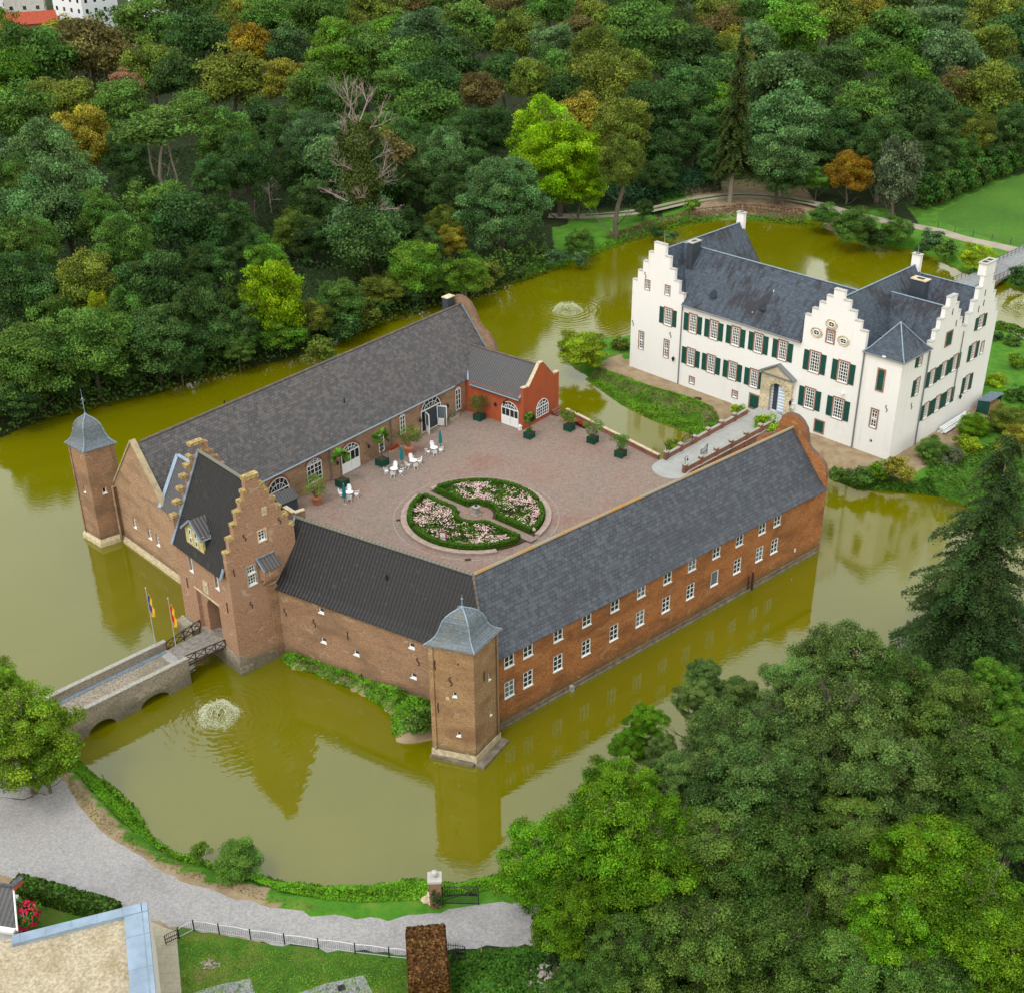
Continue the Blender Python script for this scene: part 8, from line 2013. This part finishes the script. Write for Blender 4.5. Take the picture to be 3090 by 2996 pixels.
cover('garden_border','low hedge-like planting along the moat behind the castle garden','plants',[upP(x,y,1.) for x,y in ((1900,625),(1975,642),(1975,656),(1900,640))],3500,1.1,.2,(.06,.13,.015),14)
cover('rear_growth','bright weeds at the waterline of the rear castle moat bank','weeds',[upP(x,y,.3) for x,y in ((1050,520),(1100,502),(1200,465),(1310,432),(1400,416),(1500,428),(1560,434),(1560,426),(1500,418),(1400,408),(1310,420),(1200,452),(1100,488))],9000,.8,.2,(.05,.17,.01),15,gfun=gheight)
cover('brown_bracken','patches of brown bracken and dry grass on the slope behind the castle moat','bracken',[upP(x,y,ZB) for x,y in ((1150,455),(1240,425),(1340,400),(1420,392),(1540,402),(1540,415),(1400,402),(1310,415),(1200,448))],7000,.6,.22,(.17,.1,.055),16,gfun=gheight)
cover('weeds','rough weeds and brambles below the gravel road at the bottom edge','weeds',[upP(x,y,ZB) for x,y in ((865,1825),(1000,1812),(1150,1810),(1150,1960),(870,1960))],14000,.7,.16,(.035,.11,.012),17,lump=.4,lumps=.9)
cover('grove_floor','dark undergrowth beneath the grove at the lower right','undergrowth',[upP(x,y,ZB) for x,y in ((1010,1700),(1180,1590),(1400,1480),(1600,1390),(1800,1290),(2050,1200),(2050,2000),(1050,2000))],26000,1.5,.24,(.022,.06,.012),21,lump=.3,lumps=.9)

cover('verge_weeds','sparse brownish weeds on the bare verge between bank grass and gravel road','weeds',[upP(x,y,ZB) for x,y in ((125,1475),(150,1505),(185,1545),(270,1612),(430,1682),(520,1712),(620,1738),(620,1748),(520,1728),(430,1702),(330,1668),(250,1622),(185,1578),(130,1510))],2600,.22,.1,(.16,.16,.03),25,gfun=gheight,lump=1.2,lumps=1)
cover('lawn_tufts','scattered rough grass tufts on the lower garden lawn','grass',[upP(x,y,ZB) for x,y in ((345,1785),(500,1812),(780,1838),(790,1960),(350,1960))],9000,.16,.07,(.1,.2,.02),26,lump=.8,lumps=1)
# ================================================================ CAMERA AND LIGHT
cam=bpy.data.cameras.new('camera');co_=bpy.data.objects.new('camera',cam);C.objects.link(co_);sc=bpy.context.scene;sc.camera=co_
cam.sensor_fit='HORIZONTAL';cam.sensor_width=36;cam.lens=36*F_/3090;cam.shift_x=(1545-CX_)/3090;cam.shift_y=0
co_.location=(0,0,CH);co_.rotation_euler=RM.to_euler();cam.clip_end=9000;cam.clip_start=.5
W_o=bpy.data.worlds.new('World');sc.world=W_o;W_o.use_nodes=True;nt=W_o.node_tree;N=nt.nodes;bg=N['Background']
sky=N.new('ShaderNodeTexSky');sky.sky_type='NISHITA';sky.sun_disc=False
SE_,SAZ=60,238      # sun elevation, azimuth (world degrees, x axis = 0, counter-clockwise)
sky.sun_elevation=R_(SE_);sky.sun_rotation=R_(90-SAZ);sky.air_density=4.;sky.dust_density=1.;sky.ozone_density=1.;sky.altitude=100
hs=N.new('ShaderNodeHueSaturation');hs.inputs['Saturation'].default_value=.35;hs.inputs['Value'].default_value=1.
nt.links.new(sky.outputs[0],hs.inputs['Color']);nt.links.new(hs.outputs[0],bg.inputs[0]);bg.inputs[1].default_value=.15
L=bpy.data.lights.new('sun','SUN');L.energy=.6;L.angle=R_(14);L.color=(1,.985,.97);lo=bpy.data.objects.new('sun',L);C.objects.link(lo)
d=V((math.cos(R_(SAZ))*math.cos(R_(SE_)),math.sin(R_(SAZ))*math.cos(R_(SE_)),math.sin(R_(SE_))));lo.rotation_euler=d.to_track_quat('Z','Y').to_euler();lo.location=d*100
sc.view_settings.view_transform='Standard';sc.view_settings.look='None';sc.view_settings.exposure=.88;sc.view_settings.gamma=1
sc.render.engine='CYCLES';sc.cycles.max_bounces=5;sc.cycles.diffuse_bounces=3;sc.cycles.glossy_bounces=2;sc.cycles.transmission_bounces=2;sc.cycles.transparent_max_bounces=4
